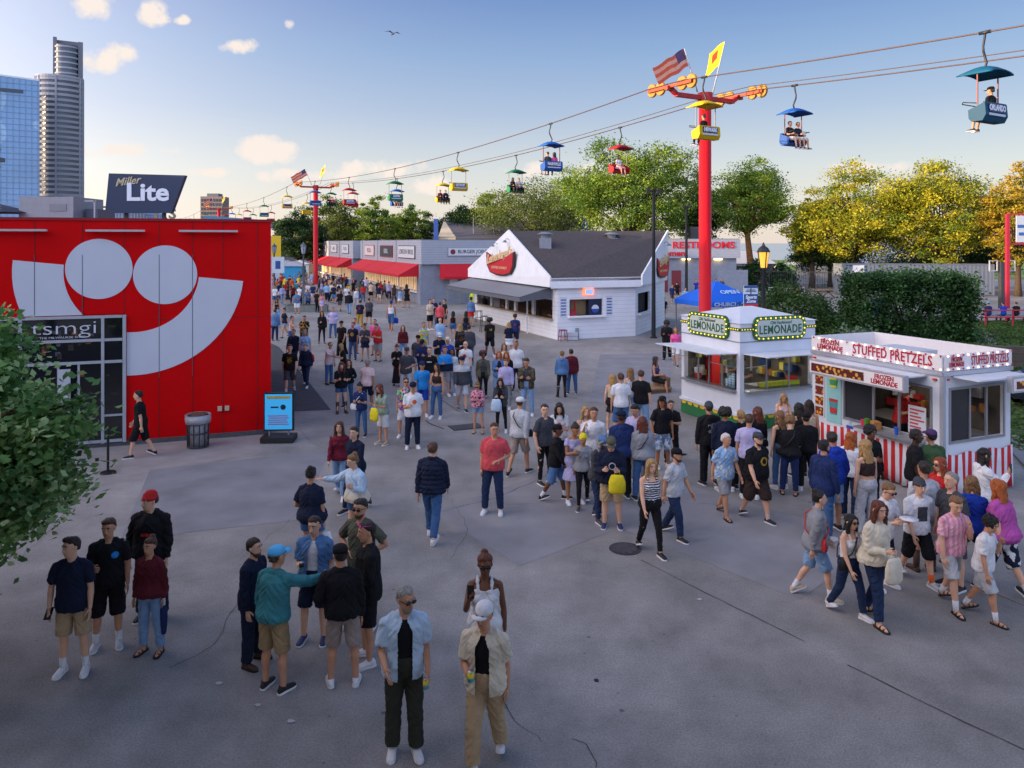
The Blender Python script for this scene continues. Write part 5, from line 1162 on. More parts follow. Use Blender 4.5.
# menu of photographs and drinks poster at the far end of the left face
mp = lface(mk((.08, .40, -.02, -.001, 1.0, 2.3))).build('menu_board', mat('menu_white', '#c9ccd4', .5, .03), pt)
for i in range(5): lface(mk((.12, .36, -.03, -.021, 1.04+.25*i, 1.24+.25*i))).build('menu_picture', mat('pretzel_picture', '#6e1f14', .5, .2, pat=('flower', 11.), col2='#d9952e'), mp)
dp = lface(mk((.46, .90, -.02, -.001, .95, 2.2))).build('drinks_poster', mat('poster_aqua', '#8cc4c8', .5, .04), pt)
for z_, c1, c2 in ((1.15, '#b9312f', '#3b8f96'), (1.78, '#d6d23a', '#3f9a5a')):
    mb = MB(); [mb.ells([(x_, -.03, z_, .10, .01), (x_, -.03, z_+.34, .13, .01), (x_, -.03, z_+.36, .14, .012)], 12) for x_ in (.68,)]; lface(mb).build('printed_cup', mat('cup_print', c1, .5, 0, pat=('stripez', 24.), col2=c2), dp)
# striped skirt
stm = mat('skirt_stripes', '#b8141f', .75, .05, pat=('stripex', 2*math.pi/.20), col2='#ccd0da')
def drape(n_, x0, x1, M, stm):
    vs = []; fs = []
    for i in range(n_+1):
        t_ = i/n_; x_ = x0+(x1-x0)*t_; w_ = .018*math.sin(x_*21)+.012*math.sin(x_*9); z1_ = .92-.05*math.sin(t_*math.pi*3)**2
        for z_, k in ((.04, 1.6), (.3, 1.2), (.6, .7), (z1_, .15)): vs.append(M @ Vector((x_, -.04+w_*k*1., z_)))
    for i in range(n_):
        for j in range(3): a = i*4+j; fs.append((a, a+4, a+5, a+1))
    o_ = MB().add(vs, fs).build('striped_skirt', stm, pt, True)
    md = o_.modifiers.new('s', 'SOLIDIFY'); md.thickness = .006; return o_
stm2 = mat('skirt_stripes_side', '#b8141f', .75, .05, pat=('stripey', 2*math.pi/.20), col2='#ccd0da'); drape(90, -.02, LL+.02, LM, stm2); drape(60, .0, WW+.01, Matrix.Identity(4), stm)
lin = mat('trailer_shade_lining', '#54504e', .8, .2)
mk((.062, .08, .07, LL-.07, .37, 1.14), (.062, .08, .07, LL-.07, 2.22, 2.49), (WW-.09, WW-.062, .07, LL-.07, .37, 2.49), (.08, WW-.1, LL-.09, LL-.062, .37, 2.49)).build('shade_lining', lin, pt)  # dark inner sheets added so the trailer inside looks dim
# windows, lit header boxes, flaps
for M, x0, x1, z0, z1 in ((LM, 1.0, 3.22, 1.15, 2.2), (Matrix.Identity(4), .22, 1.82, 1.15, 2.2)):
    def t3(m): m.v = [tuple(M @ Vector(v)) for v in m.v]; return m
    m = MB(); m.box(x0, x1, -.02, .0, z0-.05, z0).box(x0, x1, -.02, .0, z1, z1+.05).box(x0-.05, x0, -.02, 0, z0-.05, z1+.05).box(x1, x1+.05, -.02, 0, z0-.05, z1+.05)
    for k in ((.36, .66) if x1 > 2 else (.36, .68)): xx = x0+(x1-x0)*k; m.box(xx-.025, xx+.025, -.01, .03, z0, z1)
    wf = t3(m).build('window_frame', alu, pt)
    t3(mk((x0, x0+(x1-x0)*.35, .01, .02, z0, z1))).build('pane', mat('tinted_pane', '#2c2e33', .12, .2, 2), wf)
    if x1 > 2: t3(mk((x0+.5, x1-.1, -.28, -.02, z0-.1, z0-.06))).build('counter', alu, pt)
hb = lface(mk((.62, 3.2, -.72, -.60, 2.16, 2.5))).build('header_sign', mat('brushed_metal', '#b4b8c2', .3, .05, metal=.4), pt)
lface(mk((.66, 3.16, -.735, -.721, 2.2, 2.46))).build('sign_face', signw, hb)
lface(mk((.72, 2.2, -.75, -.736, 2.24, 2.42))).build('food_photo_strip', mat('pretzel_strip', '#55170f', .5, .2, pat=('flower', 9.), col2='#dca040'), hb)
text('FROZEN\nLEMONADE', 'lettering', .14, inkr, hb, LM @ at(2.72, -.74, 2.335), .004, sx=.9, bold=.003)
lface(mk((.7, 3.15, -.6, -.0, 2.44, 2.47))).build('flap', whiteg, pt)
hb = mk((1.05, 2.95, -.72, -.60, 2.2, 2.52)).build('header_sign', mat('brushed_metal', '#b4b8c2', .3, .05, metal=.4), pt); mk((1.09, 2.91, -.735, -.721, 2.24, 2.48)).build('sign_face', signw, hb)
mk((1.15, 2.0, -.75, -.736, 2.28, 2.43)).build('food_photo_strip', mat('pretzel_strip', '#55170f', .5, .2, pat=('flower', 9.), col2='#dca040'), hb)
mk((.25, 1.9, -.6, -.0, 2.46, 2.49)).build('flap', whiteg, pt)
mk((.3, .34, -.1, -.05, 2.0, 2.0)) if False else None
# interior and stock
MB().box(.9, 1.9, .3, 3.0, .36, 1.1).build('work_table', alu, pt)
mb = MB(); rr = random.Random(9)
for i in range(16): mb.cm = i % 3; x_, y_ = 1.7+rr.random()*.2, .4+rr.random()*2.6; z_ = rr.choice((1.2, 1.5, 1.8)); mb.box(x_, x_+.1+.1*rr.random(), y_, y_+.2*rr.random()+.05, z_, z_+.1+.2*rr.random())
mb.build_each('stock_box', [mat('stock_a', '#a06a3a', .7, .2), mat('stock_b', '#a8262c', .7, .2), mat('stock_c', '#b0b0b4', .7, .2)], pt)
lamp('trailer_lamp', pt.matrix_basis @ Vector((1.0, 1.6, 2.3)), 3.2, (1, .85, .62)); MB().box(.9, 1.1, 1.3, 1.9, 2.44, 2.48).build('ceiling_lamp', mat('lamp_tube', '#fff2dc', .4, 0, emit=3), pt)
sheet = lface(mk((2.72, 3.14, -.03, -.021, 1.2, 1.78))).build('price_sheet', mat('price_white', '#c6c9d2', .6, .03), pt)
for i in range(7): lface(mk((2.76, 3.10-.07*(i % 3), -.036, -.031, 1.25+.072*i, 1.285+.072*i))).build('price_line', mat('price_red', '#b04048', .6, 0), sheet)
def prop(name, mb, mats, loc, lab, cat, smooth=False): o = mb.build(name, mats, None, smooth, loc=pt.matrix_basis @ Vector(loc)); tag(o, lab, cat); return o
prop('sauce_tub', MB().ells([(0, 0, 0, .06, .06), (0, 0, .14, .07, .07)], 12), mat('tub_red', '#d23a5c', .4, 0), (-.12, 1.85, 1.1), 'small red tub at the edge of the pretzel counter', 'tub')
prop('napkin_box', MB().box(-.08, .08, -.1, .1, 0, .16), mat('cardboard', '#b07a44', .8, .1), (-.1, 1.55, 1.1), 'small brown cardboard box on the pretzel counter', 'box')
prop('relish_jar', MB().ells([(0, 0, 0, .07, .07), (0, 0, .16, .07, .07), (0, 0, .18, .04, .04)], 12), mat('jar_green', '#4f8a2c', .3, 0), (-.1, 1.78, 1.1), 'green jar beside the cardboard box on the pretzel counter', 'jar')
prop('soda_cup', MB().ells([(0, 0, 0, .035, .035), (0, 0, .16, .05, .05)], 12), mat('cup_blue', '#2b57b8', .3, 0), (-.12, 1.0, 1.1), 'blue drinks cup beside the price sheet on the counter', 'cup')
wb = empty('water_jug', pt.matrix_basis @ Vector((-.16, 2.35, .3)), 0, 'printed water bottle cutout on the trailer side below the poster', 'bottle')
bpy.data.objects.remove(wb)
mb = MB(); mb.ells([(0, 0, 0, .10, .008), (0, 0, .24, .10, .008), (0, 0, .31, .04, .008), (0, 0, .38, .04, .008)], 14); mb.v = [tuple(LM @ (Vector(v)+Vector((1.15, -.012, .72)))) for v in mb.v]; mb.build('bottle_decal', mat('decal_blue', '#b4c6dc', .4, .05, pat=('stripez', 16.), col2='#2356b8'), pt)

# ------------------------------------------------------------------ sky-ride pylons, cables and chairs
CD = Vector((-34.4, 59, 0)).normalized(); CN = Vector((CD.y, -CD.x, 0))    # along the line, and to its right
PY = [Vector((9.4, 37, 0))-CD*68.3, Vector((9.4, 37, 0)), Vector((-24.8, 96, 0)), Vector((-24.8, 96, 0))+CD*68.3*1.05, Vector((-24.8, 96, 0))+CD*68.3*2.1]
CZ = [11.2, 12.75, 12.75, 12.6, 12.6]; HWD = 2.3
pyr = mat('pylon_red', '#c8121c', .35, .06, 1, .03, spec=.6); arr = mat('arm_orange', '#a8401e', .6, .25, 4); brass = mat('sheave_rust', '#a87a2c', .5, .3, 8, metal=.3)
def pylon(i, lab):
    t = empty('ropeway_pylon', PY[i], math.atan2(CN.y, CN.x), lab, 'pylon', 'sky ride pylons')
    MB().ells([(0, 0, 0, .55, .55), (0, 0, .05, .55, .55), (0, 0, .06, .295, .295), (0, 0, 12.1, .295, .295)], 24).build('mast', pyr, t, True)
    mb = MB(); mb.bar((-1.9, 0, 12.25), (1.9, 0, 12.25), .24, .2).bar((-1.9, 0, 12.3), (-HWD, 0, 12.55), .2).bar((1.9, 0, 12.3), (HWD, 0, 12.55), .2); mb.cyl((0, 0), .36, 12.0, 12.5, 20); mb.build('cross_arm', mat('arm_red', '#b01c20', .5, .2, 4), t)
    for s in (-1, 1):
        mb = MB(); mb.bar((s*HWD, -1.5, 12.58), (s*HWD, 1.5, 12.58), .1, .14); mb.bar((s*HWD-.2, 0, 12.5), (s*HWD+.2, 0, 12.5), .2); mb.build('roller_beam', arr, t)
        for y_ in (-1.35, -.75, .75, 1.35):
            mb = MB(); Mx = Matrix.Translation((s*HWD+.14, y_, 12.62)) @ Matrix.Rotation(R(90), 4, 'Y'); mb.ells([(0, 0, -.07, .3, .3), (0, 0, -.045, .33, .33), (0, 0, -.02, .28, .28), (0, 0, .02, .28, .28), (0, 0, .045, .33, .33), (0, 0, .07, .3, .3)], 18, Mx)
            w_ = mb.build('sheave', brass, t); MB().cyl((0, 0), .07, -.12, .12, 8).build('hub', arr, w_).matrix_local = Mx
    # two flags on slanting poles
    for s, cols, key in ((-1, ('#cf5c44', '#e0a48c'), 'flag_striped'), (1, ('#e8c318', '#c23a1c'), 'flag_yellow')):  # the striped flag's warm backlight is put into its stripe and canton colours
        b_ = Vector((s*.5, 0, 12.5)); tp = Vector((s*1.35, 0, 15.2 if s > 0 else 14.5))
        f_ = tag(MB().tube([b_, tp], [.035, .025], 8).build('flag_pole', steel, t, True), None)
        vs = []; fs = []; n_ = 14; m_ = 5
        if s < 0: ex, ey, Lf = Vector((-.84, .1, -.52)), (b_-tp).normalized(), 2.0
        else: ex, ey, Lf = Vector((-.35, .75, -.5)), Vector((-.25, 0, -.97)), 1.0
        H_ = .85 if s < 0 else 1.25
        for a in range(n_+1):
            for c_ in range(m_+1):
                u_ = a/n_*Lf; v_ = c_/m_*H_*(1 if s < 0 else 1); vs.append(tp+ex*u_+ey*v_+Vector((.05*math.sin(u_*5+v_), .12*math.sin(u_*4+v_*1.5), .05*math.sin(u_*6))))
        for a in range(n_):
            for c_ in range(m_): k = a*(m_+1)+c_; fs.append((k, k+1, k+m_+2, k+m_+1))
        fm = MB().add(vs, fs)
        if s < 0: fm.m = [1 if (k % m_) % 2 else 0 for k in range(len(fs))]
        else: fm.m = [1 if 1 <= (k % m_) <= 2 and 3 < k//m_ < 10 else 0 for k in range(len(fs))]
        fm.m = [2 if (s < 0 and k % m_ < 3 and k//m_ < 4) else v for k, v in enumerate(fm.m)]
        fm.build('flag_cloth', [mat('flag_a', cols[0], .8, .1), mat('flag_b', cols[1], .8, .1), mat('flag_c', '#5a4468', .8, .1)], f_, True)
pylon(1, 'nearest tall red pylon beside the lemonade stand with two flags'); pylon(2, 'red pylon in the crowd at the end of the awning street'); pylon(3, 'small far red pylon seen above the red hall roof'); pylon(0, 'red pylon of the chair ride to the right behind the viewer')
def span(s):        # chain parameter s metres from pylon 1 along CD
    Ls = [(PY[k+1]-PY[k]).length for k in range(4)]; u = s+Ls[0]; k = 0
    while k < 3 and u > Ls[k]: u -= Ls[k]; k += 1
    t_ = u/Ls[k]; return CZ[k]+(CZ[k+1]-CZ[k])*t_-1.15*4*t_*(1-t_)*(Ls[k]/68.3)**2
cabm = mat('steel_cable', '#5a4640', .5, .1, metal=.3)
for side, off, dz, nm in ((-1, 0, 0, 'steel cable of the left chair line'), (1, 0, 0, 'steel cable of the right chair line'), (1, -.22, .16, 'thin signal wire beside the right chair line')):
    pts_ = [PY[1]+CD*s_+CN*(side*HWD+off)+Vector((0, 0, span(s_)+dz*(1 if dz else 0)+.05)) for s_ in np.arange(-66, 205, 2.5)]
    MBc = MB().tube(pts_, .028 if dz == 0 else .02, 6); tag(MBc.build('cable', cabm, None, True), nm, 'cable')
CC = {'yellow': ('#d8b414', '#c9a410'), 'green': ('#1f6a44', '#2a7a50'), 'red': ('#a81c26', '#a02028'), 'blue': ('#1f5aa8', '#2356a0'), 'teal': ('#125878', '#0f4a68')}
def chair_protos():
    out_ = {}
    mb = MB(); n_ = 10; vs = []; m_ = 6                       # domed canopy
    for i in range(n_+1):
        for j in range(m_+1):
            x_ = -.78+1.56*i/n_; y_ = -.62+1.24*j/m_; e_ = 1-(x_/.78)**2; f_ = 1-(y_/.62)**2; vs.append((x_, y_, -1.42+.30*e_**.8*(.35+.65*f_)))
    N1 = len(vs); lo = [(x, y, z-.05) for x, y, z in vs]; fs = []
    for i in range(n_):
        for j in range(m_): k = i*(m_+1)+j; fs += [(k, k+m_+1, k+m_+2, k+1), (N1+k, N1+k+1, N1+k+m_+2, N1+k+m_+1)]
    edge = [j for j in range(m_+1)]+[i*(m_+1)+m_ for i in range(1, n_+1)]+[n_*(m_+1)+j for j in range(m_-1, -1, -1)]+[i*(m_+1) for i in range(n_-1, 0, -1)]
    fs += [(edge[k], edge[(k+1) % len(edge)], edge[(k+1) % len(edge)]+N1, edge[k]+N1) for k in range(len(edge))]
    mb.add(vs+lo, fs); out_['canopy'] = mb.mesh('canopy', [None], True)
    mb = MB(); prof = [(.38, -2.42), (.42, -2.86), (.30, -3.06), (-.08, -3.06), (-.15, -2.98), (-.10, -2.93), (.22, -2.96), (.31, -2.84), (.30, -2.42)]   # tub section (y, z)
    M = Matrix.Rotation(R(90), 4, 'Z'); vs = [Vector((x_, y_, z_)) for x_ in (-.74, .74) for y_, z_ in prof]; k = len(prof)
    mb.add(vs, [tuple(range(k-1, -1, -1)), tuple(range(k, 2*k))]+[(i, (i+1) % k, (i+1) % k+k, i+k) for i in range(k)])
    for s in (-1, 1):
        P = [(.38, -2.45), (.42, -2.86), (.30, -3.06), (-.08, -3.06), (-.18, -2.95), (-.2, -2.66)]; a = s*.74; b = s*.78
        q = [Vector((a, y_, z_)) for y_, z_ in P]+[Vector((b, y_, z_)) for y_, z_ in P]; k = len(P); mb.add(q, [tuple(range(k)), tuple(range(2*k-1, k-1, -1))]+[((i+1) % k, i, i+k, (i+1) % k+k) for i in range(k)])
    out_['tub'] = mb.mesh('tub', [None])
    out_['hanger'] = MB().tube([(0, 0, .06), (0, 0, -.08), (.12, 0, -.45), (.10, 0, -.62), (-.12, 0, -.98), (-.02, 0, -1.16)], [.05, .045, .04, .045, .045, .04], 8).box(-.05, .05, -.2, .2, .0, .1).tube([(-.3, 0, -1.3), (-.02, 0, -1.14), (.3, 0, -1.3)], .03, 6).mesh('hanger', [None], True)
    out_['post'] = MB().bar((0, 0, -1.4), (0, .0, -2.5), .04).mesh('post', [None])
    out_['bar'] = MB().tube([(-.7, .1, -2.45), (-.7, -.42, -2.35), (-.6, -.5, -2.4), (.6, -.5, -2.4), (.7, -.42, -2.35), (.7, .1, -2.45)], .018, 6).mesh('bar', [None], True)
    out_['board'] = MB().box(-.55, .55, .425, .445, -2.76, -2.48).mesh('board', [None]); out_['stripe'] = MB().box(-.55, .55, .425, .445, -2.88, -2.8).mesh('stripe', [None])
    return out_
CP = chair_protos(); dkm = mat('hanger_black', '#1e2228', .5, .1)
def sky_chair(side, s_, col, lab, wordm=None, riders=(), sway=0):
    p = PY[1]+CD*s_+CN*side*HWD+Vector((0, 0, span(s_))); rz = math.atan2(CD.y, CD.x)-R(90)+(math.pi if side < 0 else 0)+R(sway)
    # travel direction: seat faces local -Y
    t = empty('chairlift_chair', p, rz, lab, 'chairlift chair', 'sky ride chairs on the cables')
    t.scale = (.80, .85, .90)
    a, b = CC[col]; cm_, bm_ = mat('chair_paint', a, .55, .1, 3, spec=.25), mat('chair_paint', b, .55, .1, 3, spec=.25)
    inst('canopy', CP['canopy'], [cm_], t); inst('tub', CP['tub'], [bm_], t); inst('hanger', CP['hanger'], [dkm], t)
    for x_ in (-.72, .72): o = inst('post', CP['post'], [mat('post_red', '#7c2c28', .5, .1) if col in ('teal', 'blue') else mat('post_grey2', '#8a8678', .5, .1)], t); o.location.x = x_; o.location.y = .1
    inst('lap_bar', CP['bar'], [dkm], t); inst('sign_board', CP['board'], [mat('chair_sign', '#1d2f66', .5, .05)], t); inst('sign_stripe', CP['stripe'], [mat('chair_stripe', '#b8c0d2', .5, .05)], t)
    if wordm: text(wordm, 'lettering', .27, mat('chair_letter', '#d8dce8', .5, 0), t, at(0, .45, -2.62, math.pi), .004, sx=.85, bold=.012)
    for (x_, kw) in riders:
        q = p+Matrix.Rotation(rz, 3, 'Z') @ Vector((x_*.8, .03, -2.86*.9+.17)); person(0, 0, kw.pop('h', 1.72), math.degrees(rz)+kw.pop('yaw', 0), 'sit', kw.pop('top'), kw.pop('bottom'), kw.pop('hair'), kw.pop('shoes'), kw.pop('where'), pos=(q.x, q.y, q.z), group=None, **kw)
    return t
def sof(px_, side):   # where along the line a chair seen at this column hangs
    best = min(np.arange(-20, 200, .1), key=lambda s_: abs(((PY[1]+CD*s_+CN*side*HWD).x/(PY[1]+CD*s_+CN*side*HWD).y)*FPX+512-px_)); return float(best)
def rd_(top, bottom, hair, where, shoes=('shoe', 'black'), **k): return dict(top=top, bottom=bottom, hair=hair, where=where, shoes=shoes, **k)
sky_chair(-1, sof(986, -1), 'teal', 'teal chair with lettered back board, nearest and rightmost on the cables', 'ORLANDO', [(-.32, rd_(('tee', 'black'), ('shorts', 'darkgrey'), ('short', 'black'), 'riding the teal chair at far right', hat=('cap', 'black')))])
sky_chair(-1, sof(705, -1), 'yellow', 'yellow chair passing in front of the nearest pylon', 'NEWARK', [(.1, rd_(('long', 'black'), ('jeans', 'black'), ('bun', 'dark'), 'riding the yellow chair at the nearest pylon', sex='F'))])
sky_chair(1, sof(794, 1), 'blue', 'blue chair with two riders right of the nearest pylon', None, [(-.34, rd_(('tee', 'black'), ('shorts', 'lightgrey'), ('short', 'brown'), 'at the left of the blue chair right of the pylon')), (.34, rd_(('long', 'navy'), ('shorts', 'white'), ('short', 'dark'), 'at the right of the blue chair right of the pylon'))])
sky_chair(-1, sof(551, -1), 'blue', 'blue chair with two riders above the snack house', 'NASHVILLE', [(-.3, rd_(('long', 'hot pink'), ('jeans', 'navy'), ('long', 'dark'), 'in the blue chair above the snack house', sex='F')), (.3, rd_(('tee', 'darkgrey'), ('shorts', 'navy'), ('short', 'brown'), 'in the blue chair above the snack house'))])
sky_chair(1, sof(620, 1), 'red', 'red chair with one rider before the big tree', None, [(-.1, rd_(('tee', 'white'), ('shorts', 'pink'), ('long', 'dark'), 'in the red chair before the big tree', sex='F'))])
sky_chair(1, sof(516, 1), 'green', 'green chair with two riders facing the viewer', None, [(-.33, rd_(('long', 'black'), ('leggings', 'black'), ('long', 'brown'), 'at the left of the green chair', sex='F')), (.33, rd_(('tee', 'lightgrey'), ('jeans', 'black'), ('short', 'brown'), 'at the right of the green chair'))])
sky_chair(-1, sof(458, -1), 'yellow', 'empty yellow chair high above the long hall', 'DETROIT')
sky_chair(1, sof(443, 1), 'yellow', 'yellow chair with two dark dressed riders', None, [(-.33, rd_(('long', 'maroon'), ('jeans', 'navy'), ('short', 'dark'), 'at the left of the yellow chair')), (.33, rd_(('blazer', 'navy'), ('jeans', 'navy'), ('short', 'dark'), 'at the right of the yellow chair'))])
sky_chair(-1, sof(395, -1), 'green', 'empty green chair above the awning street', 'AUSTIN')
sky_chair(1, sof(397, 1), 'blue', 'chair with two riders hanging just below the green one', None, [(-.3, rd_(('tee', 'bright blue'), ('shorts', 'tan'), ('short', 'brown'), 'in the chair below the green one')), (.3, rd_(('tee', 'burgundy'), ('shorts', 'grey'), ('short', 'dark'), 'in the chair below the green one'))])
sky_chair(-1, sof(349, -1), 'red', 'red chair with white board right of the far pylon', 'BOSTON'); sky_chair(1, sof(353, 1), 'red', 'red chair partly hidden behind another red chair')
sky_chair(1, sof(331, 1), 'green', 'green chair with riders beside the far pylon', None, [(-.3, rd_(('tee', 'navy'), ('jeans', 'black'), ('short', 'dark'), 'in the green chair by the far pylon')), (.3, rd_(('tee', 'coral'), ('jeans', 'navy'), ('short', 'dark'), 'in the green chair by the far pylon'))])
sky_chair(-1, sof(315, -1), 'blue', 'blue chair in front of the far pylon mast')
for px_, sd_, cl, lb in ((307, 1, 'yellow', 'yellow chair just left of the far pylon'), (287, -1, 'yellow', 'yellow chair above the teal roof end'), (264, -1, 'green', 'green chair above the right corner of the red hall'), (271, 1, 'red', 'red chair tucked behind the green one over the hall corner'), (247, -1, 'red', 'red chair over the red hall roof'), (253, 1, 'green', 'green chair behind the red one over the hall'),
                         (232, -1, 'blue', 'blue chair right of the smallest pylon'), (239, 1, 'yellow', 'yellow chair right of the smallest pylon'), (226, 1, 'red', 'red chair beside the smallest pylon mast'), (204, -1, 'green', 'green chair left of the smallest pylon'), (194, -1, 'red', 'tiny red chair near the billboard'), (186, -1, 'blue', 'tiny blue chair nearest the billboard')):
    sky_chair(sd_, sof(px_, sd_), cl, lb)
# ------------------------------------------------------------------ vegetation
def leafmat(name, col, trans=.25, var=.35, scale=.6):
    key = ('leaf', name, col)
    if key in _M: return _M[key]
    m = mat(name, col, .6, var, scale, spec=.3); t = m.node_tree; n = t.nodes; l = t.links; b = n['Principled BSDF']; o_ = n['Material Output']
    tr = n.new('ShaderNodeBsdfTranslucent'); mx_ = n.new('ShaderNodeMixShader'); mx_.inputs[0].default_value = trans
    src = b.inputs['Base Color'].links[0].from_socket; l.new(src, tr.inputs[0]); l.new(b.outputs[0], mx_.inputs[1]); l.new(tr.outputs[0], mx_.inputs[2]); l.new(mx_.outputs[0], o_.inputs[0])
    _M[key] = m; return m
def leaf_mesh(name, cen, size, mats, g, up=.4, slots=None):
    n = len(cen); a = g.normal(size=(n, 3)); a[:, 2] *= .6; a /= np.linalg.norm(a, axis=1)[:, None]
    nn = g.normal(size=(n, 3)); nn[:, 2] = np.abs(nn[:, 2])+up; b = np.cross(a, nn); b /= np.linalg.norm(b, axis=1)[:, None]
    s = size*(.6+.8*g.random(n))[:, None]; c = np.cross(a, b)
    v = np.empty((n, 4, 3)); v[:, 0] = cen-a*s*.55; v[:, 1] = cen+b*s*.34+c*s*.08; v[:, 2] = cen+a*s*.6; v[:, 3] = cen-b*s*.34+c*s*.08
    me = bpy.data.meshes.new(name); me.vertices.add(n*4); me.vertices.foreach_set('co', v.ravel()); me.loops.add(n*4); me.loops.foreach_set('vertex_index', np.arange(n*4, dtype=np.int32))
    me.polygons.add(n); me.polygons.foreach_set('loop_start', np.arange(0, n*4, 4, dtype=np.int32)); me.polygons.foreach_set('loop_total', np.full(n, 4, dtype=np.int32))
    for m in mats: me.materials.append(m)
    if slots is not None: me.polygons.foreach_set('material_index', slots.astype(np.int32))
    me.update(calc_edges=True); return me
def clumps(ells, n, g, shell=.55, gap=.12):
    P = []
    vol = np.array([e_[3]*e_[4]*e_[5] for e_ in ells])**.8; vol /= vol.sum()
    for e_, k in zip(ells, (vol*n).astype(int)+1):
        d = g.normal(size=(k, 3)); d /= np.linalg.norm(d, axis=1)[:, None]; r = shell+(1-shell)*g.random(k)**.6; r *= 1+.12*g.normal(size=k)
        q = d*r[:, None]*np.array(e_[3:6])+np.array(e_[:3]); P.append(q)
    P = np.vstack(P); return P[g.random(len(P)) > gap]
def tree(name, base, ells, ncl, nleaf, leaf, cols, tr, label, cat='tree', group=None, csize=None, seed=1, bark='#4a3a2c', trunk_to=None, flat=.55, shell=.55, lean=(0, 0), bare=0):
    g = np.random.default_rng(seed); t = empty(name, base, 0, label, cat, group); rr = random.Random(seed)
    P = clumps(ells, ncl, g, shell); R_ = np.mean([e_[3] for e_ in ells]); cs = csize or R_*.2
    C_ = np.repeat(P, nleaf, axis=0); sl = np.repeat(g.integers(0, len(cols), len(P)), nleaf)
    off = g.normal(size=C_.shape)*cs*np.array([1, 1, flat])*np.repeat(.6+.8*g.random(len(P)), nleaf)[:, None]
    me = leaf_mesh('crown', C_+off, leaf, [leafmat('leaf', c_) for c_ in cols], g, slots=sl); o = bpy.data.objects.new('crown', me); C.objects.link(o); o.parent = t
    mb = MB(); top = trunk_to or min(e_[2] for e_ in ells); e0 = ells[0]
    Tp = Vector((e0[0]*.3+lean[0], e0[1]*.3+lean[1], top)); mb.tube([(0, 0, -.1), (Tp.x*.15, Tp.y*.15, top*.3), Tp*.98], [tr*1.35, tr, tr*.75], 9)
    mb.build('trunk', mat('bark', bark, .95, .3, 4, .8), t, True); mb = MB()
    for i in sorted(rr.sample(range(len(P)), min(len(P), 26+bare))):
        p = Vector(P[i]); 
        if p.z < top*.9: continue
        m_ = Tp.lerp(p, .45)+Vector((rr.uniform(-.3, .3), rr.uniform(-.3, .3), .12*(p-Tp).length)); mb.tube([Tp-Vector((0, 0, .3)), m_, p], [tr*.5, tr*.26, tr*.08], 6)
    mb.build('branches', mat('bark', bark, .95, .3, 4, .8), t, True); return t
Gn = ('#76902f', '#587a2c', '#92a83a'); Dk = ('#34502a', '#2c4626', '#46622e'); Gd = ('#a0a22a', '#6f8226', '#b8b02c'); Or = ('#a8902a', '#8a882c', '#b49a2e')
bk = 'trees beyond the buildings'
def px_tree(name, px_, ytop, d, wpx, cols, label, seed, kind='round', **k):
    x = (px_-512)*d/FPX; Hh = EYE-(ytop-HZ)*d/FPX; w_ = wpx*d/FPX/2; cz0 = k.pop('cz0', Hh*.3)
    g = random.Random(seed); el = []
    hc = (Hh-cz0)/2; el.append((0, 0, cz0+hc*.9, w_*.8, w_*.8, hc*.85))
    for i in range(7):
        a = g.uniform(0, 6.28); r = w_*.55; z = cz0+hc*g.uniform(.45, 1.55); q = w_*g.uniform(.3, .5); el.append((math.cos(a)*r, math.sin(a)*r, z, q, q, q*.62))
    el.append((g.uniform(-.2, .2)*w_, 0, Hh-w_*.25, w_*.32, w_*.32, w_*.25))
    return tree(name, (x, d, 0), el, k.pop('ncl', 230), k.pop('nleaf', 105), k.pop('leaf', .30)*.74, cols, k.pop('tr', .3), label, group=k.pop('group', bk), seed=seed, trunk_to=k.pop('trunk_to', cz0*1.1), **k)
px_tree('shade_tree', 628, 138, 88, 138, Gn, 'largest spreading green tree rising behind the snack house roof', 11, ncl=420, leaf=.33, cz0=4.5, tr=.45)
px_tree('shade_tree', 535, 180, 112, 130, ('#6b7a38', '#55672f', '#808c40'), 'lower loose green tree left of the biggest tree', 12, leaf=.34, cz0=5)
px_tree('shade_tree', 570, 165, 125, 80, Gn, 'green tree between the lower loose one and the biggest one', 21, leaf=.36, cz0=5)
px_tree('shade_tree', 752, 159, 92, 96, Gn, 'full green tree with a bare double trunk right of the pylon', 13, ncl=330, leaf=.3, cz0=6.0, tr=.42, bark='#8a5c34', lean=(-.6, 0))
px_tree('shade_tree', 695, 172, 100, 70, Dk, 'darker green tree between the biggest tree and the pylon', 14, leaf=.34, cz0=5)
px_tree('shade_tree', 458, 205, 120, 60, Dk, 'dark green tree above the left end of the long hall', 15, leaf=.36, cz0=4)
px_tree('shade_tree', 488, 192, 124, 50, Gn, 'green tree above the middle of the long hall', 31, leaf=.36, cz0=4)
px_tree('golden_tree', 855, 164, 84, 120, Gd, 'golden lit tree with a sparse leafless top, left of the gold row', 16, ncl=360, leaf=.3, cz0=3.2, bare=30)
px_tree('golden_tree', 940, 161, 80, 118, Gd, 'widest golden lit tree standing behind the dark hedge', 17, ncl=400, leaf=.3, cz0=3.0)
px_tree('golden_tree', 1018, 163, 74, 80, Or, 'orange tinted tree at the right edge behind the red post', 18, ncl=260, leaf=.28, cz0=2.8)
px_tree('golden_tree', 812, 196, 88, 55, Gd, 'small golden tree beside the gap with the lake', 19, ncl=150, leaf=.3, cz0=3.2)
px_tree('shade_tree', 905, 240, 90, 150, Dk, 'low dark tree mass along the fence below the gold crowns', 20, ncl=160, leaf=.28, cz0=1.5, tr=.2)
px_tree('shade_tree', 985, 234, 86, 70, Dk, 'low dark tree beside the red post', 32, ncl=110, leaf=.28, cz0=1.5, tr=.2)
px_tree('shade_tree', 830, 243, 90, 80, Dk, 'low dark shade tree whose trunk shows over the fence', 33, ncl=120, leaf=.28, cz0=2.4, tr=.25)
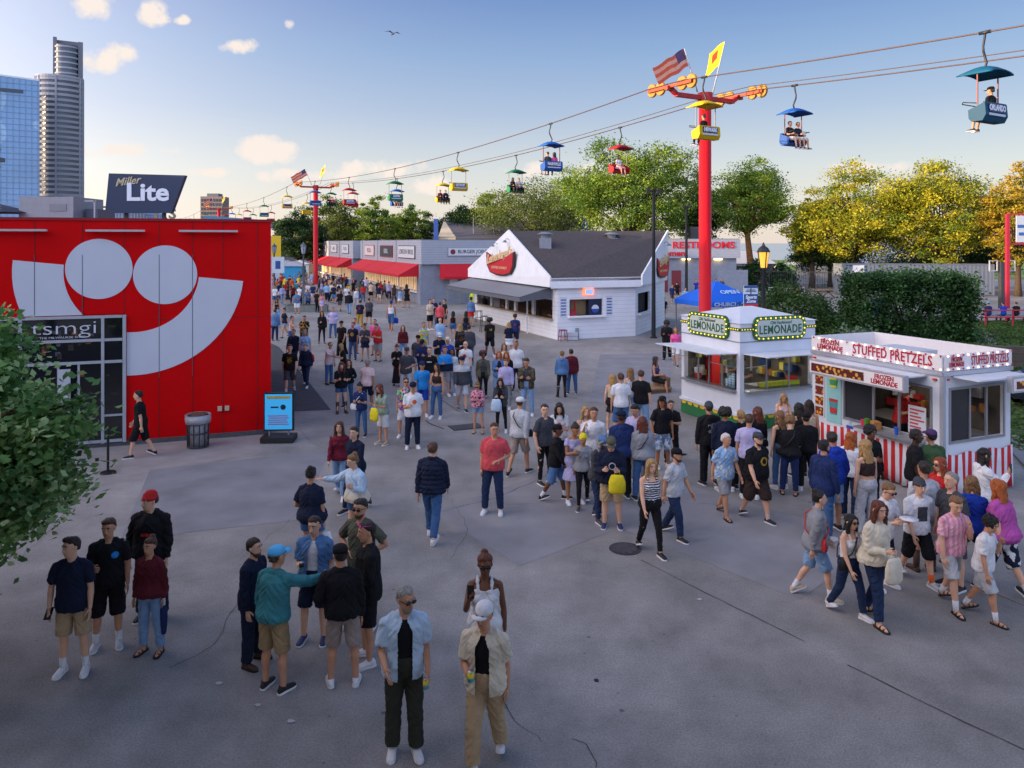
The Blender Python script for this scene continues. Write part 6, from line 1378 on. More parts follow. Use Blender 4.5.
px_tree('street_tree', 300, 214, 108, 62, Dk, 'dark green tree behind the far pylon near the hall corner', 22, ncl=200, leaf=.36, cz0=2.5)
px_tree('street_tree', 325, 196, 118, 74, ('#6b7a38', '#55672f', '#808c40'), 'taller green tree behind the far pylon', 23, ncl=220, leaf=.36, cz0=3)
px_tree('street_tree', 372, 194, 116, 46, Gn, 'narrow sparse green tree above the furthest food stand', 24, ncl=110, leaf=.34, cz0=4, tr=.25)
px_tree('street_tree', 408, 206, 122, 44, Gn, 'narrow green tree above the middle of the awning street', 25, ncl=100, leaf=.34, cz0=4, tr=.25)
px_tree('street_tree', 350, 216, 126, 60, Dk, 'dark tree between the narrow tree and the far pylon', 26, ncl=120, leaf=.36, cz0=3)
px_tree('street_tree', 430, 214, 128, 44, Dk, 'dark tree just left of the long hall', 27, ncl=90, leaf=.36, cz0=3)
px_tree('street_tree', 90, 208, 150, 30, Gn, 'small tree top between tower and billboard', 28, ncl=60, leaf=.4, cz0=4)
px_tree('street_tree', 392, 215, 132, 50, ('#7a7a38', '#67672f'), 'yellowish tree behind the awning street', 34, ncl=110, leaf=.36, cz0=3)
# foreground linden at the left edge
def wl(x, y, d, r): q = wp(x-9, y+4, d); rr_ = r*d/FPX; return (q[0]+6.6, q[1]-8.4, q[2], rr_, rr_*1.2, rr_)
el = [wl(2, 330, 8.3, 26), wl(16, 365, 8.4, 26), wl(20, 400, 8.6, 36), wl(62, 412, 8.1, 26), wl(82, 428, 8.6, 18), wl(28, 450, 8.0, 48), wl(62, 462, 8.6, 34), wl(6, 500, 8.2, 44), wl(48, 500, 8.0, 24), wl(74, 488, 8.2, 12), wl(4, 540, 8.0, 14), wl(-35, 400, 9.2, 60), wl(-50, 320, 9.4, 40), wl(-14, 165, 8.5, 14), wl(-60, 200, 9.5, 40), wl(-80, 480, 9.5, 70)]
tree('linden_tree', (-6.6, 8.4, 0), el, 640, 48, .088, ('#7ba45a', '#5c884c', '#b0cc8c'), .16, 'broad leaved green tree leaning in at the left edge', csize=.12, seed=41, trunk_to=3.0, flat=.7, shell=.3)
def bush(name, x0, x1, y0, y1, h, cols, label, seed, n=520, leaf=.12, nl=34, top='flat', cat='hedge'):
    g = np.random.default_rng(seed); t = empty(name, ((x0+x1)/2, (y0+y1)/2, 0), 0, label, cat)
    P = np.stack([g.uniform(-1, 1, n), g.uniform(-1, 1, n), g.uniform(0, 1, n)], 1)
    k = g.random(n) < .75; ax = g.integers(0, 3, n)
    for a in (0, 1): s = k & (ax == a); P[s, a] = np.sign(P[s, a])*.97
    s = k & (ax == 2); P[s, 2] = .97
    if top == 'round':
        r = np.sqrt(P[:, 0]**2*.9+P[:, 1]**2*.5); P[:, 2] *= np.clip(1.05-.45*r**2, .2, 1.1)
    P[:, 2] *= 1+.05*g.normal(size=n); Q = P*np.array([(x1-x0)/2, (y1-y0)/2, h])
    Cn = np.repeat(Q, nl, axis=0)+g.normal(size=(n*nl, 3))*.2; Cn[:, 2] = np.abs(Cn[:, 2]); sl = np.repeat(g.integers(0, len(cols), n), nl)
    o = bpy.data.objects.new('foliage', leaf_mesh('foliage', Cn, leaf, [leafmat('leaf', c_) for c_ in cols], g, up=.8, slots=sl)); C.objects.link(o); o.parent = t
    mb = MB(); [mb.tube([(0, 0, 0), (g.uniform(-.6, .6)*(x1-x0)/2, g.uniform(-.6, .6)*(y1-y0)/2, h*.8)], [.07, .02], 5) for _ in range(9)]; mb.build('stems', mat('bark', '#3a3026', .95, .3, 4, .8), t); return t
HDc = ('#385c30', '#2c4a26', '#476c3a')
bush('hedge', 18.2, 24.1, 39.3, 42, 3.3, HDc, 'tall dark clipped hedge behind the pretzel trailer', 51, n=900, leaf=.15, nl=40)
bush('round_shrub', 11.6, 15.6, 35.5, 39, 2.75, ('#3a5a26', '#2f4c22', '#4c6a30'), 'rounded green shrub behind the lemonade stand', 52, n=620, top='round', cat='shrub')
bush('garden_shrub', 14.2, 17.2, 33.5, 35.4, .9, ('#3e5a2c', '#4f6e36'), 'low leafy border plants between shrub and hedge', 53, n=160, leaf=.14, nl=22, top='round', cat='shrub')
bush('round_shrub', 25.2, 27.6, 82, 84, 3, HDc, 'small dark round bush beside the barricades', 54, n=80, leaf=.3, top='round', cat='shrub'); bush('round_shrub', 28.4, 30.6, 82, 84, 2.6, HDc, 'second dark round bush near the picnic benches', 55, n=70, leaf=.3, top='round', cat='shrub')
sp = empty('silvery_plant', (14.6, 31.5, 0), 0, 'pale silvery spreading plant between the two stands', 'plant')
g_ = np.random.default_rng(8); P = np.repeat(np.stack([g_.uniform(-1.3, 1.3, 70), g_.uniform(-.6, .6, 70), g_.uniform(.2, 1.6, 70)], 1), 16, axis=0)+g_.normal(size=(1120, 3))*.14
o = bpy.data.objects.new('leaves', leaf_mesh('leaves', P, .11, [leafmat('leaf_silver', '#6d8068')], g_)); C.objects.link(o); o.parent = sp
mb = MB(); [mb.tube([(0, 0, 0), (g_.uniform(-1, 1), g_.uniform(-.5, .5), g_.uniform(.7, 1.5))], [.02, .006], 5) for _ in range(22)]; mb.build('stems', mat('stem', '#5c6a4c', .9, .2), sp)
# lawn to the right and behind the trailer
ground_sheet('lawn', [(12.3, 18.5), (40, 16), (60, 60), (31, 50.5), (24.8, 38.5), (13.2, 33)], .03, mat('lawn_soil', '#3c4a24', .95, .3, 1))
def grass_patch(x0, x1, y0, y1, n, seed, z=.03):
    g = np.random.default_rng(seed); Pn = np.stack([g.uniform(x0, x1, n), g.uniform(y0, y1, n), np.full(n, z+.05)], 1)
    me = leaf_mesh('grass', Pn, .13, [leafmat('grass_a', '#4a6a2a'), leafmat('grass_b', '#3b5724')], g, up=0, slots=g.integers(0, 2, n)); o_ = bpy.data.objects.new('grass', me); C.objects.link(o_); tag(o_, 'short green lawn grass behind and beside the pretzel trailer', 'grass', kind='stuff')
grass_patch(12.6, 36, 18.5, 50, 42000, 5)
tw = empty('timber_wall', (20.5, 31.5, 0), -.12, 'low weathered timber retaining wall behind the trailer', 'retaining wall')
tim = mat('old_timber', '#4c4640', .9, .25, 4, .5)
for i in range(3): MB().box(-1, 8.5, .08*i, .3+.08*i, .3*i, .3*i+.285).build('timber', tim, tw)
o = ground_sheet('kerb', [(11.7, 17.2), (12.2, 17.0), (15, 24), (14.5, 24.2)], .06, mat('kerb_grey', '#7c7c82', .9, .1))
# parked car glimpsed at the right edge of the trailer
pc = empty('parked_car', (17.9, 24.6, 0), .4, 'dark car half hidden on the lawn edge behind the trailer', 'car')
mb = MB(); mb.prism([(-2.1, .3), (-2.15, .7), (-1.9, .95), (-.9, 1.0), (-.4, 1.38), (.9, 1.4), (1.5, 1.0), (2.1, .92), (2.2, .5), (2.15, .3)], -.85, .85); mb.build('body', mat('car_paint', '#1b2230', .25, .03, coat=.6), pc)
MB().prism([(-.8, 1.0), (-.36, 1.34), (.86, 1.36), (1.36, 1.01)], -.87, .87).build('windows', glassd, pc)
for x_ in (-1.35, 1.35):
    for y_ in (-.82, .82): w_ = MB().ells([(0, 0, -.1, .33, .33), (0, 0, .1, .33, .33)], 20, Matrix.Translation((x_, y_, .33)) @ Matrix.Rotation(R(90), 4, 'X')).build('wheel', mat('tyre', '#141416', .9, .1), pc); MB().ells([(0, 0, -.115, .2, .2), (0, 0, .115, .2, .2)], 14, Matrix.Translation((x_, y_, .33)) @ Matrix.Rotation(R(90), 4, 'X')).build('rim', alu, w_)
for y_ in (-.6, .6): MB().box(-2.2, -2.12, y_-.18, y_+.18, .62, .78).build('headlight', mat('lens', '#c8ccd4', .2, 0), pc)

# ------------------------------------------------------------------ right-hand background
cn = empty('storage_container', (32.7, 75, 0), -.03, 'long grey corrugated container behind the dark hedge', 'container')
MB().box(0, 14.6, 0, 2.5, .15, 3.05).build('corrugated_wall', mat('container_grey', '#626974', .6, .08, 1, pat=('corr', 16.), col2='#79808c'), cn)
MB().box(-.03, 14.63, -.04, 2.54, 3.05, 3.13).box(-.03, 14.63, -.04, 2.54, .05, .15).box(-.05, .08, -.04, .05, .15, 3.05).box(14.5, 14.64, -.04, .05, .15, 3.05).build('frame', mat('container_frame', '#6d747f', .6, .08), cn)
MB().box(.9, 2.0, -.08, -.045, 2.3, 3.0).build('sign_plate', mat('paper', '#dcdce2', .6, 0), cn)
def fence(a, b, h, lab, m=None, n=None):
    a, b = Vector(a), Vector(b); t = empty('metal_fence', a, math.atan2(b.y-a.y, b.x-a.x), lab, 'fence'); L_ = (b-a).length; m = m or mat('dark_steel', '#33363c', .6, .1)
    mb = MB(); [mb.bar((L_*i/(n or 40), 0, .1), (L_*i/(n or 40), 0, h-.05), .03) for i in range((n or 40)+1)]; mb.build('pickets', m, t)
    MB().bar((0, 0, h-.05), (L_, 0, h-.05), .06).bar((0, 0, .12), (L_, 0, .12), .06).build('rail', m, t)
    for i in range(5): MB().bar((L_*i/4, 0, 0), (L_*i/4, 0, h+.1), .09).build('post', m, t)
fence((25.5, 82.5, 0), (34, 79, 0), 2.2, 'dark picket fence left of the grey container')
def barricade(x, y, rz, lab, m):
    t = empty('crowd_barrier', (x, y, 0), rz, lab, 'barrier', 'crowd barriers behind the shrub'); mb = MB()
    mb.tube([(-1.1, 0, 0), (-1.1, 0, 1.1), (1.1, 0, 1.1), (1.1, 0, 0)], .035, 6).tube([(-1.1, 0, .25), (1.1, 0, .25)], .03, 6); mb.build('frame', m, t)
    mb = MB(); [mb.bar((-1+.2*i, 0, .25), (-1+.2*i, 0, 1.1), .02) for i in range(11)]; mb.build('bars', m, t); 
    for s in (-1, 1): MB().bar((s*.8, -.3, .03), (s*.8, .3, .03), .05).build('foot', m, t)
wm = mat('barrier_white', '#b9c0c8', .4, .05)
barricade(18.6, 62, .1, 'white crowd barrier nearest the lantern lamp', wm); barricade(21.4, 63, .1, 'white crowd barrier right of the first one', wm); barricade(24.6, 70, .3, 'white crowd barrier furthest back near the bushes', wm)
for i, (x_, y_, rz_) in enumerate(((29.5, 72, .5), (32.2, 70, .5), (26.8, 74.5, .5))):
    t = empty('picnic_table', (x_, y_, 0), rz_, ('middle', 'right hand', 'left hand')[i]+' brown picnic table in front of the dark fence', 'table', 'picnic tables by the fence')
    MB().box(-1, 1, -.4, .4, .72, .78).build('table_top', mat('bench_wood', '#96765a', .7, .15), t)
    for s in (-1, 1): MB().box(-1, 1, s*.75-.13, s*.75+.13, .42, .46).build('bench_seat', mat('bench_wood', '#96765a', .7, .15), t); MB().bar((s*.7, -.75, 0), (s*.7, .3, .74), .07).bar((s*.7, .75, 0), (s*.7, -.3, .74), .07).build('leg', mat('dark_steel', '#33363c', .6, .1), t)
# red sign gantry and railing
t = empty('sign_gantry', (32.6, 50, 0), 0, 'red steel gantry holding a white sign panel at the right edge', 'sign frame')
rp = mat('gantry_red', '#b8203a', .5, .08)
for x_ in (0, 2.9): MB().bar((x_, 0, 0), (x_, 0, 7.1), .2).build('post', rp, t)
MB().bar((0, 0, 7.1), (2.9, 0, 7.1), .1).bar((0, 0, 5.15), (2.9, 0, 5.15), .1).build('cross_bar', rp, t)
pn = MB().box(.55, 2.7, -.05, .03, 5.25, 7.0).build('sign_panel', mat('panel_white', '#c3cad4', .5, .03), t); MB().box(.62, 1.5, -.07, -.052, 6.2, 6.4).box(.7, 1.2, -.07, -.052, 5.7, 5.9).build('sign_marks', mat('mark_blue', '#2f62a8', .5, 0), pn)
t = empty('red_railing', (29.3, 47.5, 0), 0, 'red pipe railing in front of the seated people at right', 'railing')
mb = MB(); [mb.bar((0, 0, z_), (9, 0, z_), .07) for z_ in (.55, 1.0)]; mb.build('rail', rp, t); [MB().bar((x_, 0, 0), (x_, 0, 1.0), .07).build('post', rp, t) for x_ in (0.3, 2.0, 4.2, 6.5)]
t = empty('park_bench', (32.6, 49.6, 0), 0, 'grey bench behind the red railing at the right edge', 'bench')
MB().box(-1.9, 4, -.2, .25, .42, .47).build('seat', mat('bench_grey', '#8d929c', .6, .1), t); MB().box(-1.9, 4, -.26, -.22, .55, .95).build('backrest', mat('bench_grey', '#8d929c', .6, .1), t); [MB().bar((x_, 0, 0), (x_, 0, .42), .08).build('leg', mat('dark_steel', '#33363c', .6, .1), t) for x_ in (-1.6, .8, 3.6)]
t = empty('loudspeaker_mast', (38.8, 60, 0), 0, 'dark mast with square frames beside the red post', 'mast')
MB().bar((-.1, 0, 0), (-.1, 0, 3.7), .4).build('mast', mat('dark_steel', '#33363c', .6, .1), t); [MB().tube([(x_, 0, 3.0), (x_, 0, 3.8), (x_+.6, 0, 3.8), (x_+.6, 0, 3.0), (x_, 0, 3.0)], .06, 5).build('square_frame', mat('frame_grey', '#a3a8b0', .5, .1), t) for x_ in (-1.1, .3)]
def wheelie(x, y, lab): 
    t = empty('wheeled_bin', (x, y, 0), .3, lab, 'bin'); MB().prism([(-.25, .05), (.25, .05), (.3, 1.0), (-.3, 1.0)], -.3, .3).build('bin_body', mat('bin_blue', '#2359a8', .5, .08), t); MB().box(-.33, .33, -.34, .36, 1.0, 1.07).build('lid', mat('bin_blue', '#1c4a90', .5, .08), t)
    for s in (-1, 1): MB().ells([(0, 0, -.03, .1, .1), (0, 0, .03, .1, .1)], 12, Matrix.Translation((s*.24, .3, .1)) @ Matrix.Rotation(R(90), 4, 'Y')).build('wheel', mat('tyre', '#141416', .9, .1), t)
wheelie(24.5, 55, 'blue wheeled bin left of the grey container end'); wheelie(25.6, 54, 'blue wheeled bin behind the man in the cream shirt'); wheelie(26.6, 55.2, 'blue wheeled bin nearest the dark hedge')
t = empty('white_marquee', (31, 105, 0), 0, 'white tent among the trees before the lake', 'tent')
MB().add([(-5, -2, 2.4), (5, -2, 2.4), (5, 3, 2.4), (-5, 3, 2.4), (-2.5, .5, 4.1), (2.5, .5, 4.1)], [(0, 1, 5, 4), (1, 2, 5), (2, 3, 4, 5), (3, 0, 4)]).build('canopy', mat('tent_white', '#ccd2dc', .7, .05), t); MB().box(-5, 5, 2.8, 3, 0, 2.4).box(4.8, 5, -2, 3, 0, 2.4).build('tent_wall', mat('tent_white', '#ccd2dc', .7, .05), t)
t = empty('white_marquee', (44, 98, 0), 0, 'white tent wall behind the low dark trees', 'tent')
MB().add([(-8, -2, 2.4), (8, -2, 2.4), (8, 3, 2.4), (-8, 3, 2.4), (-5, .5, 3.6), (5, .5, 3.6)], [(0, 1, 5, 4), (1, 2, 5), (2, 3, 4, 5), (3, 0, 4)]).build('canopy', mat('tent_white', '#ccd2dc', .7, .05), t); MB().box(-8, 8, -2, -1.9, 0, 2.4).build('tent_wall', mat('tent_white', '#ccd2dc', .7, .05), t)
for i, (x_, c_, lb) in enumerate(((24.2, '#d89a28', 'yellow fronted kiosk beyond the crowd barriers'), (27.6, '#e0b830', 'small kiosk with a yellow lit menu beyond the bushes'), (20.6, '#b05a70', 'pink kiosk near the double trunk tree'))):
    t = empty('small_kiosk', (x_, 88+i, 0), 0, lb, 'kiosk'); MB().box(-1.2, 1.2, 0, 2, 0, 2.5).build('wall', mat('kiosk_grey', '#6c6a70', .7, .1), t); MB().box(-1, 1, -.05, -.005, 1.3, 2.2).build('menu_front', mat('kiosk_front', c_, .6, .2), t); MB().box(-1.4, 1.4, -.5, 2.2, 2.5, 2.62).build('roof', mat('kiosk_roof', '#8d8f96', .7, .1), t)

# blue canopy tent
t = empty('blue_tent', (11.15, 41.5, 0), .35, 'bright blue peaked canopy tent behind the lemonade stand', 'tent')
bl = mat('tent_blue', '#1565d8', .7, .06, 2, .1); hw = 1.62
mb = MB(); mb.add([(-hw, -hw, 2.1), (hw, -hw, 2.1), (hw, hw, 2.1), (-hw, hw, 2.1), (0, 0, 3.15), (-hw, -hw, 1.85), (hw, -hw, 1.85), (hw, hw, 1.85), (-hw, hw, 1.85)], [(0, 1, 4), (1, 2, 4), (2, 3, 4), (3, 0, 4), (5, 6, 1, 0), (6, 7, 2, 1), (7, 8, 3, 2), (8, 5, 0, 3)]); mb.build('canopy', bl, t)
for x_ in (-1, 1):
    for y_ in (-1, 1): MB().bar((x_*1.55, y_*1.55, 0), (x_*1.55, y_*1.55, 2.1), .05).build('leg', alu, t)
tl = mat('tent_letter', '#bcd4f4', .6, 0); text('OPEN', 'lettering', .42, tl, t, Matrix.Translation((.2, -.95, 2.57)) @ Matrix.Rotation(R(33), 4, 'X'), .006, sx=1.1, bold=.01); text('CHURCH .COM', 'lettering', .26, tl, t, at(0, -hw-.02, 1.98), .004, sx=1.4, bold=.01)

# ------------------------------------------------------------------ lamps, banners, bins, boards
lm_reflection = mat('lantern_reflection', '#e8a23c', .4, .1, emit=.45)  # amber reflection on the lantern glass, put in as a weak glow
def lantern(x, y, h, lab, lit=True, planter=False, col=None):
    t = empty('lantern_lamp', (x, y, 0), .2, lab, 'street lamp', 'lantern lamps'); m = mat('lamp_iron', col or '#26282c', .6, .1)
    MB().ells([(0, 0, 0, .16, .16), (0, 0, .5, .13, .13), (0, 0, .55, .08, .08), (0, 0, h-.35, .065, .065), (0, 0, h-.3, .12, .12)], 12).build('post', m, t, True)
    MB().ells([(0, 0, h-.3, .12, .12), (0, 0, h+.25, .2, .2)], 8).build('lamp_glass', lm_reflection if lit else mat('lamp_glass', '#9aa4b4', .2, 0), t)
    mb = MB(); mb.ells([(0, 0, h+.25, .25, .25), (0, 0, h+.4, .17, .17), (0, 0, h+.48, .06, .06), (0, 0, h+.6, .02, .02)], 8); [mb.bar((.13*math.cos(a), .13*math.sin(a), h-.3), (.21*math.cos(a), .21*math.sin(a), h+.27), .03) for a in [i*math.pi/4 for i in range(0, 8, 2)]]; mb.build('lamp_cap', m, t)
    return t
lantern(9.0, 27.2, 4.62, 'black lantern lamp with amber reflecting glass behind the lemonade stand'); lantern(-16.0, 58.3, 4.7, 'grey lantern lamp rising from the stone planter in the crowd', False, col='#5a5f68'); lantern(-21.9, 70, 4.6, 'grey lantern lamp nearest the red hall corner', False, col='#4c525c')
t = empty('stone_planter', (-15.6, 57.6, 0), .1, 'long low stone planter at the foot of the grey lamp', 'planter'); MB().box(-1.5, 1.6, -.45, .45, 0, .5).build('stone_box', mat('planter_stone', '#7c817c', .9, .2, 3, .4), t); MB().box(-1.4, 1.5, -.35, .35, .5, .53).build('soil', mat('soil', '#3a352c', .95, .2), t)
def pole_light(x, y, h, lab, w_=.075):
    t = empty('floodlight_pole', (x, y, 0), 0, lab, 'light pole', 'black floodlight poles'); m = mat('pole_black', '#141519', .5, .05)
    MB().ells([(0, 0, 0, .2, .2), (0, 0, .06, .2, .2), (0, 0, .07, w_*1.5, w_*1.5), (0, 0, h, w_, w_)], 12).build('pole', m, t, True)
    MB().bar((-.35, 0, h-.05), (.35, 0, h-.05), .06).build('cross_arm', m, t)
    for s in (-1, 1): MB().prism([(s*.3-.11, h-.2), (s*.3+.11, h-.2), (s*.3+.08, h+.1), (s*.3-.08, h+.1)], -.12, .08).build('lamp_head', m, t)
pole_light(7.75, 41.6, 8.1, 'black floodlight pole standing at the snack house corner', .08); pole_light(17.9, 78, 9.0, 'black floodlight pole in front of the restroom block', .11); pole_light(19.0, 96, 10, 'slim light pole behind the restroom block', .09)
bn = empty('banner_sign', (7.85, 25, 0), .1, 'blue white and red banner panel on the lantern post', 'banner')
MB().box(-.24, .24, -.02, .02, 2.98, 3.8).build('banner_panel', mat('banner_white', '#c3ccd6', .6, .03), bn); MB().box(-.24, .24, -.028, -.021, 3.72, 3.8).box(-.24, .24, -.028, -.021, 3.2, 3.52).build('banner_blue', mat('banner_blue', '#244a86', .6, .05), bn); MB().box(-.24, .24, -.028, -.021, 2.98, 3.2).build('banner_red', mat('banner_red', '#b8303c', .6, .05), bn)
text('Sports', 'lettering', .15, mat('sign_white', '#d6dae6', .5, 0), bn, at(0, -.034, 3.42), .003, sx=.95, shear=.2, bold=.006); text('Zone', 'lettering', .15, mat('sign_white', '#d6dae6', .5, 0), bn, at(0, -.034, 3.29), .003, sx=.95, shear=.2, bold=.006); MB().bar((.0, 0, 0), (.0, 0, 3), .05).bar((0, 0, 3), (0, 0, 3.78), .04).build('post', mat('lamp_iron', '#26282c', .6, .1), bn); MB().box(-.18, .18, -.03, -.021, 3.6, 3.63).box(-.14, .14, -.03, -.021, 3.65, 3.67).build('small_print', mat('banner_blue', '#244a86', .6, .05), bn)
for px_, d_, z0, z1, w_, c_, lb, wd_ in ((278, 66, 2.6, 4.0, 1.1, '#c3ccd6', 'white vertical banner on the lamp at the hall corner', 'S'), (276, 84, 3.3, 6.0, 1.1, '#d8b522', 'yellow banner beyond the hall corner', '')):
    x_ = (px_-512)*d_/FPX; t = empty('street_banner', (x_, d_, 0), 0, lb, 'banner'); MB().box(-w_/2, w_/2, -.03, .03, z0, z1).build('banner_cloth', mat('banner_cloth', c_, .7, .06), t); MB().bar((-w_/2, 0, 0), (-w_/2, 0, z1), .07).build('pole', steel, t)
    if wd_: MB().box(-.22, .22, -.04, -.031, z0+.35, z1-.35).build('banner_marks', mat('banner_blue', '#244a86', .6, .05), t)
for px_, d_, c_, lb in ((292, 95, '#2f9ac8', 'bright blue booth far down the street'), (283, 100, '#b9c4cc', 'white booth far down the street'), (300, 104, '#9fb3c0', 'pale booth behind the bright blue one')):
    x_ = (px_-512)*d_/FPX; t = empty('street_booth', (x_, d_, 0), 0, lb, 'booth'); MB().box(-1.2, 1.2, 0, 2, 0, 2.3).build('wall', mat('booth_paint', c_, .6, .08), t); MB().prism([(-1.4, 2.3), (1.4, 2.3), (0, 2.9)], -.2, 2.2).build('roof', mat('booth_roof', '#c0c6ce', .6, .08), t)
# bin, stanchion, A-board by the red hall
x_, y_ = gp(198, 447); t = empty('trash_can', (x_, y_, 0), 0, 'wire-framed litter bin with clear liner against the red wall', 'trash can')
mb = MB(); r_ = .25
for z_ in (.04, .38, .62, .78): mb.tube([(r_*(1+.12*z_)*math.cos(a), r_*(1+.12*z_)*math.sin(a), z_) for a in [i*math.pi/10 for i in range(21)]], .02, 5)
for i in range(12): a = i*math.pi/6; mb.bar((r_*math.cos(a), r_*math.sin(a), .02), (r_*1.1*math.cos(a), r_*1.1*math.sin(a), .8), .022)
mb.build('wire_frame', mat('bin_steel', '#2c3238', .5, .1), t)
MB().ells([(0, 0, .06, .2, .2), (0, 0, .5, .235, .235), (0, 0, .72, .25, .25), (0, 0, .84, .31, .31), (0, 0, .70, .315, .315), (0, 0, .62, .30, .30)], 20).build('liner', mat('bin_liner', '#a8a6ac', .3, .25, 8, .5), t, True); MB().ells([(0, 0, .845, .24, .24), (0, 0, .86, .15, .15)], 16).build('rubbish', mat('rubbish', '#5c4438', .9, .5, 14), t)
x_, y_ = gp(108, 473); t = empty('belt_stanchion', (x_, y_, 0), 0, 'black belt stanchion post beside the storefront', 'stanchion'); MB().ells([(0, 0, 0, .17, .17), (0, 0, .03, .16, .16), (0, 0, .045, .03, .03)], 20).build('base', mat('pole_black', '#141519', .5, .05), t); MB().cyl((0, 0), .028, .045, .95, 12).build('pole', mat('pole_black', '#141519', .5, .05), t); MB().cyl((0, 0), .035, .95, 1.02, 12).build('belt_head', mat('pole_black', '#141519', .5, .05), t)
x_, y_ = gp(279, 441); t = empty('notice_board', (x_, y_, 0), .06, 'bright blue printed notice board on a black base', 'notice board')
MB().box(-.39, .39, -.05, .05, .28, 1.28).build('frame', mat('pole_black', '#141519', .5, .05), t)
fc = MB().box(-.35, .35, -.058, -.051, .32, 1.24).build('poster', mat('poster_cyan', '#3aa6dc', .4, .03, emit=.12), t); MB().box(-.3, .3, -.063, -.0585, 1.12, 1.19).build('headline', mat('headline_gold', '#b89a3c', .5, .3, 20), fc)
mb = MB(); [mb.box(-.27+.02*(k % 2), .27-.03*(k % 3), -.063, -.0585, .44+.055*k, .468+.055*k) for k in range(5)]; mb.build('text_lines', mat('text_red', '#9a6a9a', .5, 0), fc)
mb = MB(); mb.prism([(.12+.07*math.cos(a), .9+.07*math.sin(a)) for a in [i*math.pi/10 for i in range(20)]], -.064, -.0585); mb.box(-.2, .0, -.063, -.0585, .88, .92); mb.build('emblem', mat('emblem_dark', '#1a2236', .5, 0), fc)
MB().box(-.42, .42, -.28, .28, .02, .15).build('base', mat('base_black', '#1c1d22', .6, .1), t); MB().bar((-.25, 0, .15), (-.25, 0, .3), .04).bar((.25, 0, .15), (.25, 0, .3), .04).build('spring_leg', alu, t)
# stools, high tables at the snack house
def stool(x, y, h, col, lab, grp):
    t = empty('bar_stool', (x, y, 0), .3, lab, 'stool', grp); m = mat('stool_paint', col, .5, .05); MB().box(-.18, .18, -.18, .18, h-.04, h).build('seat', m, t)
    for sx_ in (-1, 1):
        for sy_ in (-1, 1): MB().bar((sx_*.2, sy_*.2, 0), (sx_*.15, sy_*.15, h-.04), .03).build('leg', m, t)
    MB().tube([(-.18, -.18, h*.4), (.18, -.18, h*.4), (.18, .18, h*.4), (-.18, .18, h*.4), (-.18, -.18, h*.4)], .014, 5).build('foot_rail', m, t)
x_, y_ = gp(479, 322); stool(x_, y_, .75, '#3a4440', 'dark green metal bar stool nearer the counter end', 'dark green bar stools'); x_, y_ = gp(484, 332); stool(x_, y_, .95, '#3a4440', 'tall dark green metal bar stool in front of the counter', 'dark green bar stools')
x_, y_ = gp(563, 341); stool(x_, y_, .6, '#8c2430', 'red framed stool at the snack house corner', None)
t = empty('crate_stack', (*gp(572, 340), 0), 0, 'white crates stacked beside the red stool', 'crates'); [MB().box(-.3, .3, -.2, .2, .02+.2*k, .2+.2*k).build('crate', mat('crate_white', '#b8bcc6', .6, .05), t) for k in range(2)]
MB().box(-.1, .1, -.1, .1, 0, .6).build('propane_bottle', mat('bin_grey', '#8a8f99', .5, .1), None, loc=(*gp(577, 339), 0)); tag(bpy.data.objects['propane_bottle'], 'grey box-shaped waste unit beside the white crates', 'waste unit')
bpy.data.objects['propane_bottle'].name = 'waste_unit'
t = empty('pallet_bench', (4.95, 26.6, 0), GRID, 'low wooden pallet bench left of the lemonade stand', 'bench'); MB().box(-.6, .5, -.4, .4, .12, .18).build('seat', mat('bench_wood', '#96765a', .7, .15), t); MB().box(-.6, .5, -.35, -.25, 0, .12).box(-.6, .5, .25, .35, 0, .12).box(.2, .5, -.3, .3, .18, .5).build('leg', mat('pallet_wood', '#7c6048', .8, .2), t)
# off-frame building mass added to keep the plaza in evening shade
t = empty('plaza_shade_block', (-62, 0, 0), 0, 'long grey unseen block added left of the plaza for shade', 'building')
GH = 15.0
MB().box(-18, 0, -130, 92, 0, GH).build('wall', mat('grey_siding', '#9aa0ad', .7, .06, .5, pat=('siding', 1.), col2='#7e8492'), t); MB().box(-18.4, .4, -130.4, 92.4, GH, GH+.5).build('roof', roofm, t)
for i in range(24): MB().box(.01, .1, -120+8.8*i, -116+8.8*i, 4, 8).build('window', glassd, t)
# unseen terrace mass added around the viewer to block sky and darken the foreground
t = empty('shade_terrace', (0, 0, 0), 0, 'grey unseen terrace added around the viewer to darken the foreground', 'building')
MB().box(-11, 11, -3.1, 3.4, 7.6, 7.9).build('shade_canopy', mat('grey_wall', '#777d8a', .7, .1), t); MB().box(-17, -11, -9, 7.5, 0, 9).build('shade_wing', mat('grey_wall', '#777d8a', .7, .1), t); MB().box(-9, 9, -9, .45, 3.2, 3.5).build('deck', mat('deck_grey', '#77777c', .8, .1), t); MB().box(-9, 9, -9.4, -3.2, 3.5, 12.5).build('shade_rear_wall', mat('grey_wall', '#777d8a', .7, .1), t)
for x_ in (-8.5, -3, 3, 8.5): MB().box(x_-.2, x_+.2, -3.0, -2.6, 0, 3.2).build('column', mat('grey_wall', '#777d8a', .7, .1), t)
# a gull over the street
t = empty('flying_gull', wp(393, 34, 60), .6, 'small dark bird gliding high in the open sky', 'bird')
MB().tube([(0, -.25, 0), (0, -.15, 0), (0, 0, .01), (0, .2, .0), (0, .34, -.01)], [.03, .06, .08, .05, .03], 8, round_ends=True).add([(0, -.08, .05), (.3, -.1, .2), (.75, .08, .1), (.3, .08, .17), (0, .1, .05)], [(0, 1, 3, 4), (1, 2, 3)]).add([(0, -.08, .05), (-.3, -.1, .2), (-.75, .08, .1), (-.3, .08, .17), (0, .1, .05)], [(0, 4, 3, 1), (1, 3, 2)]).build('body', mat('gull_grey', '#3a3c44', .8, .1), t)

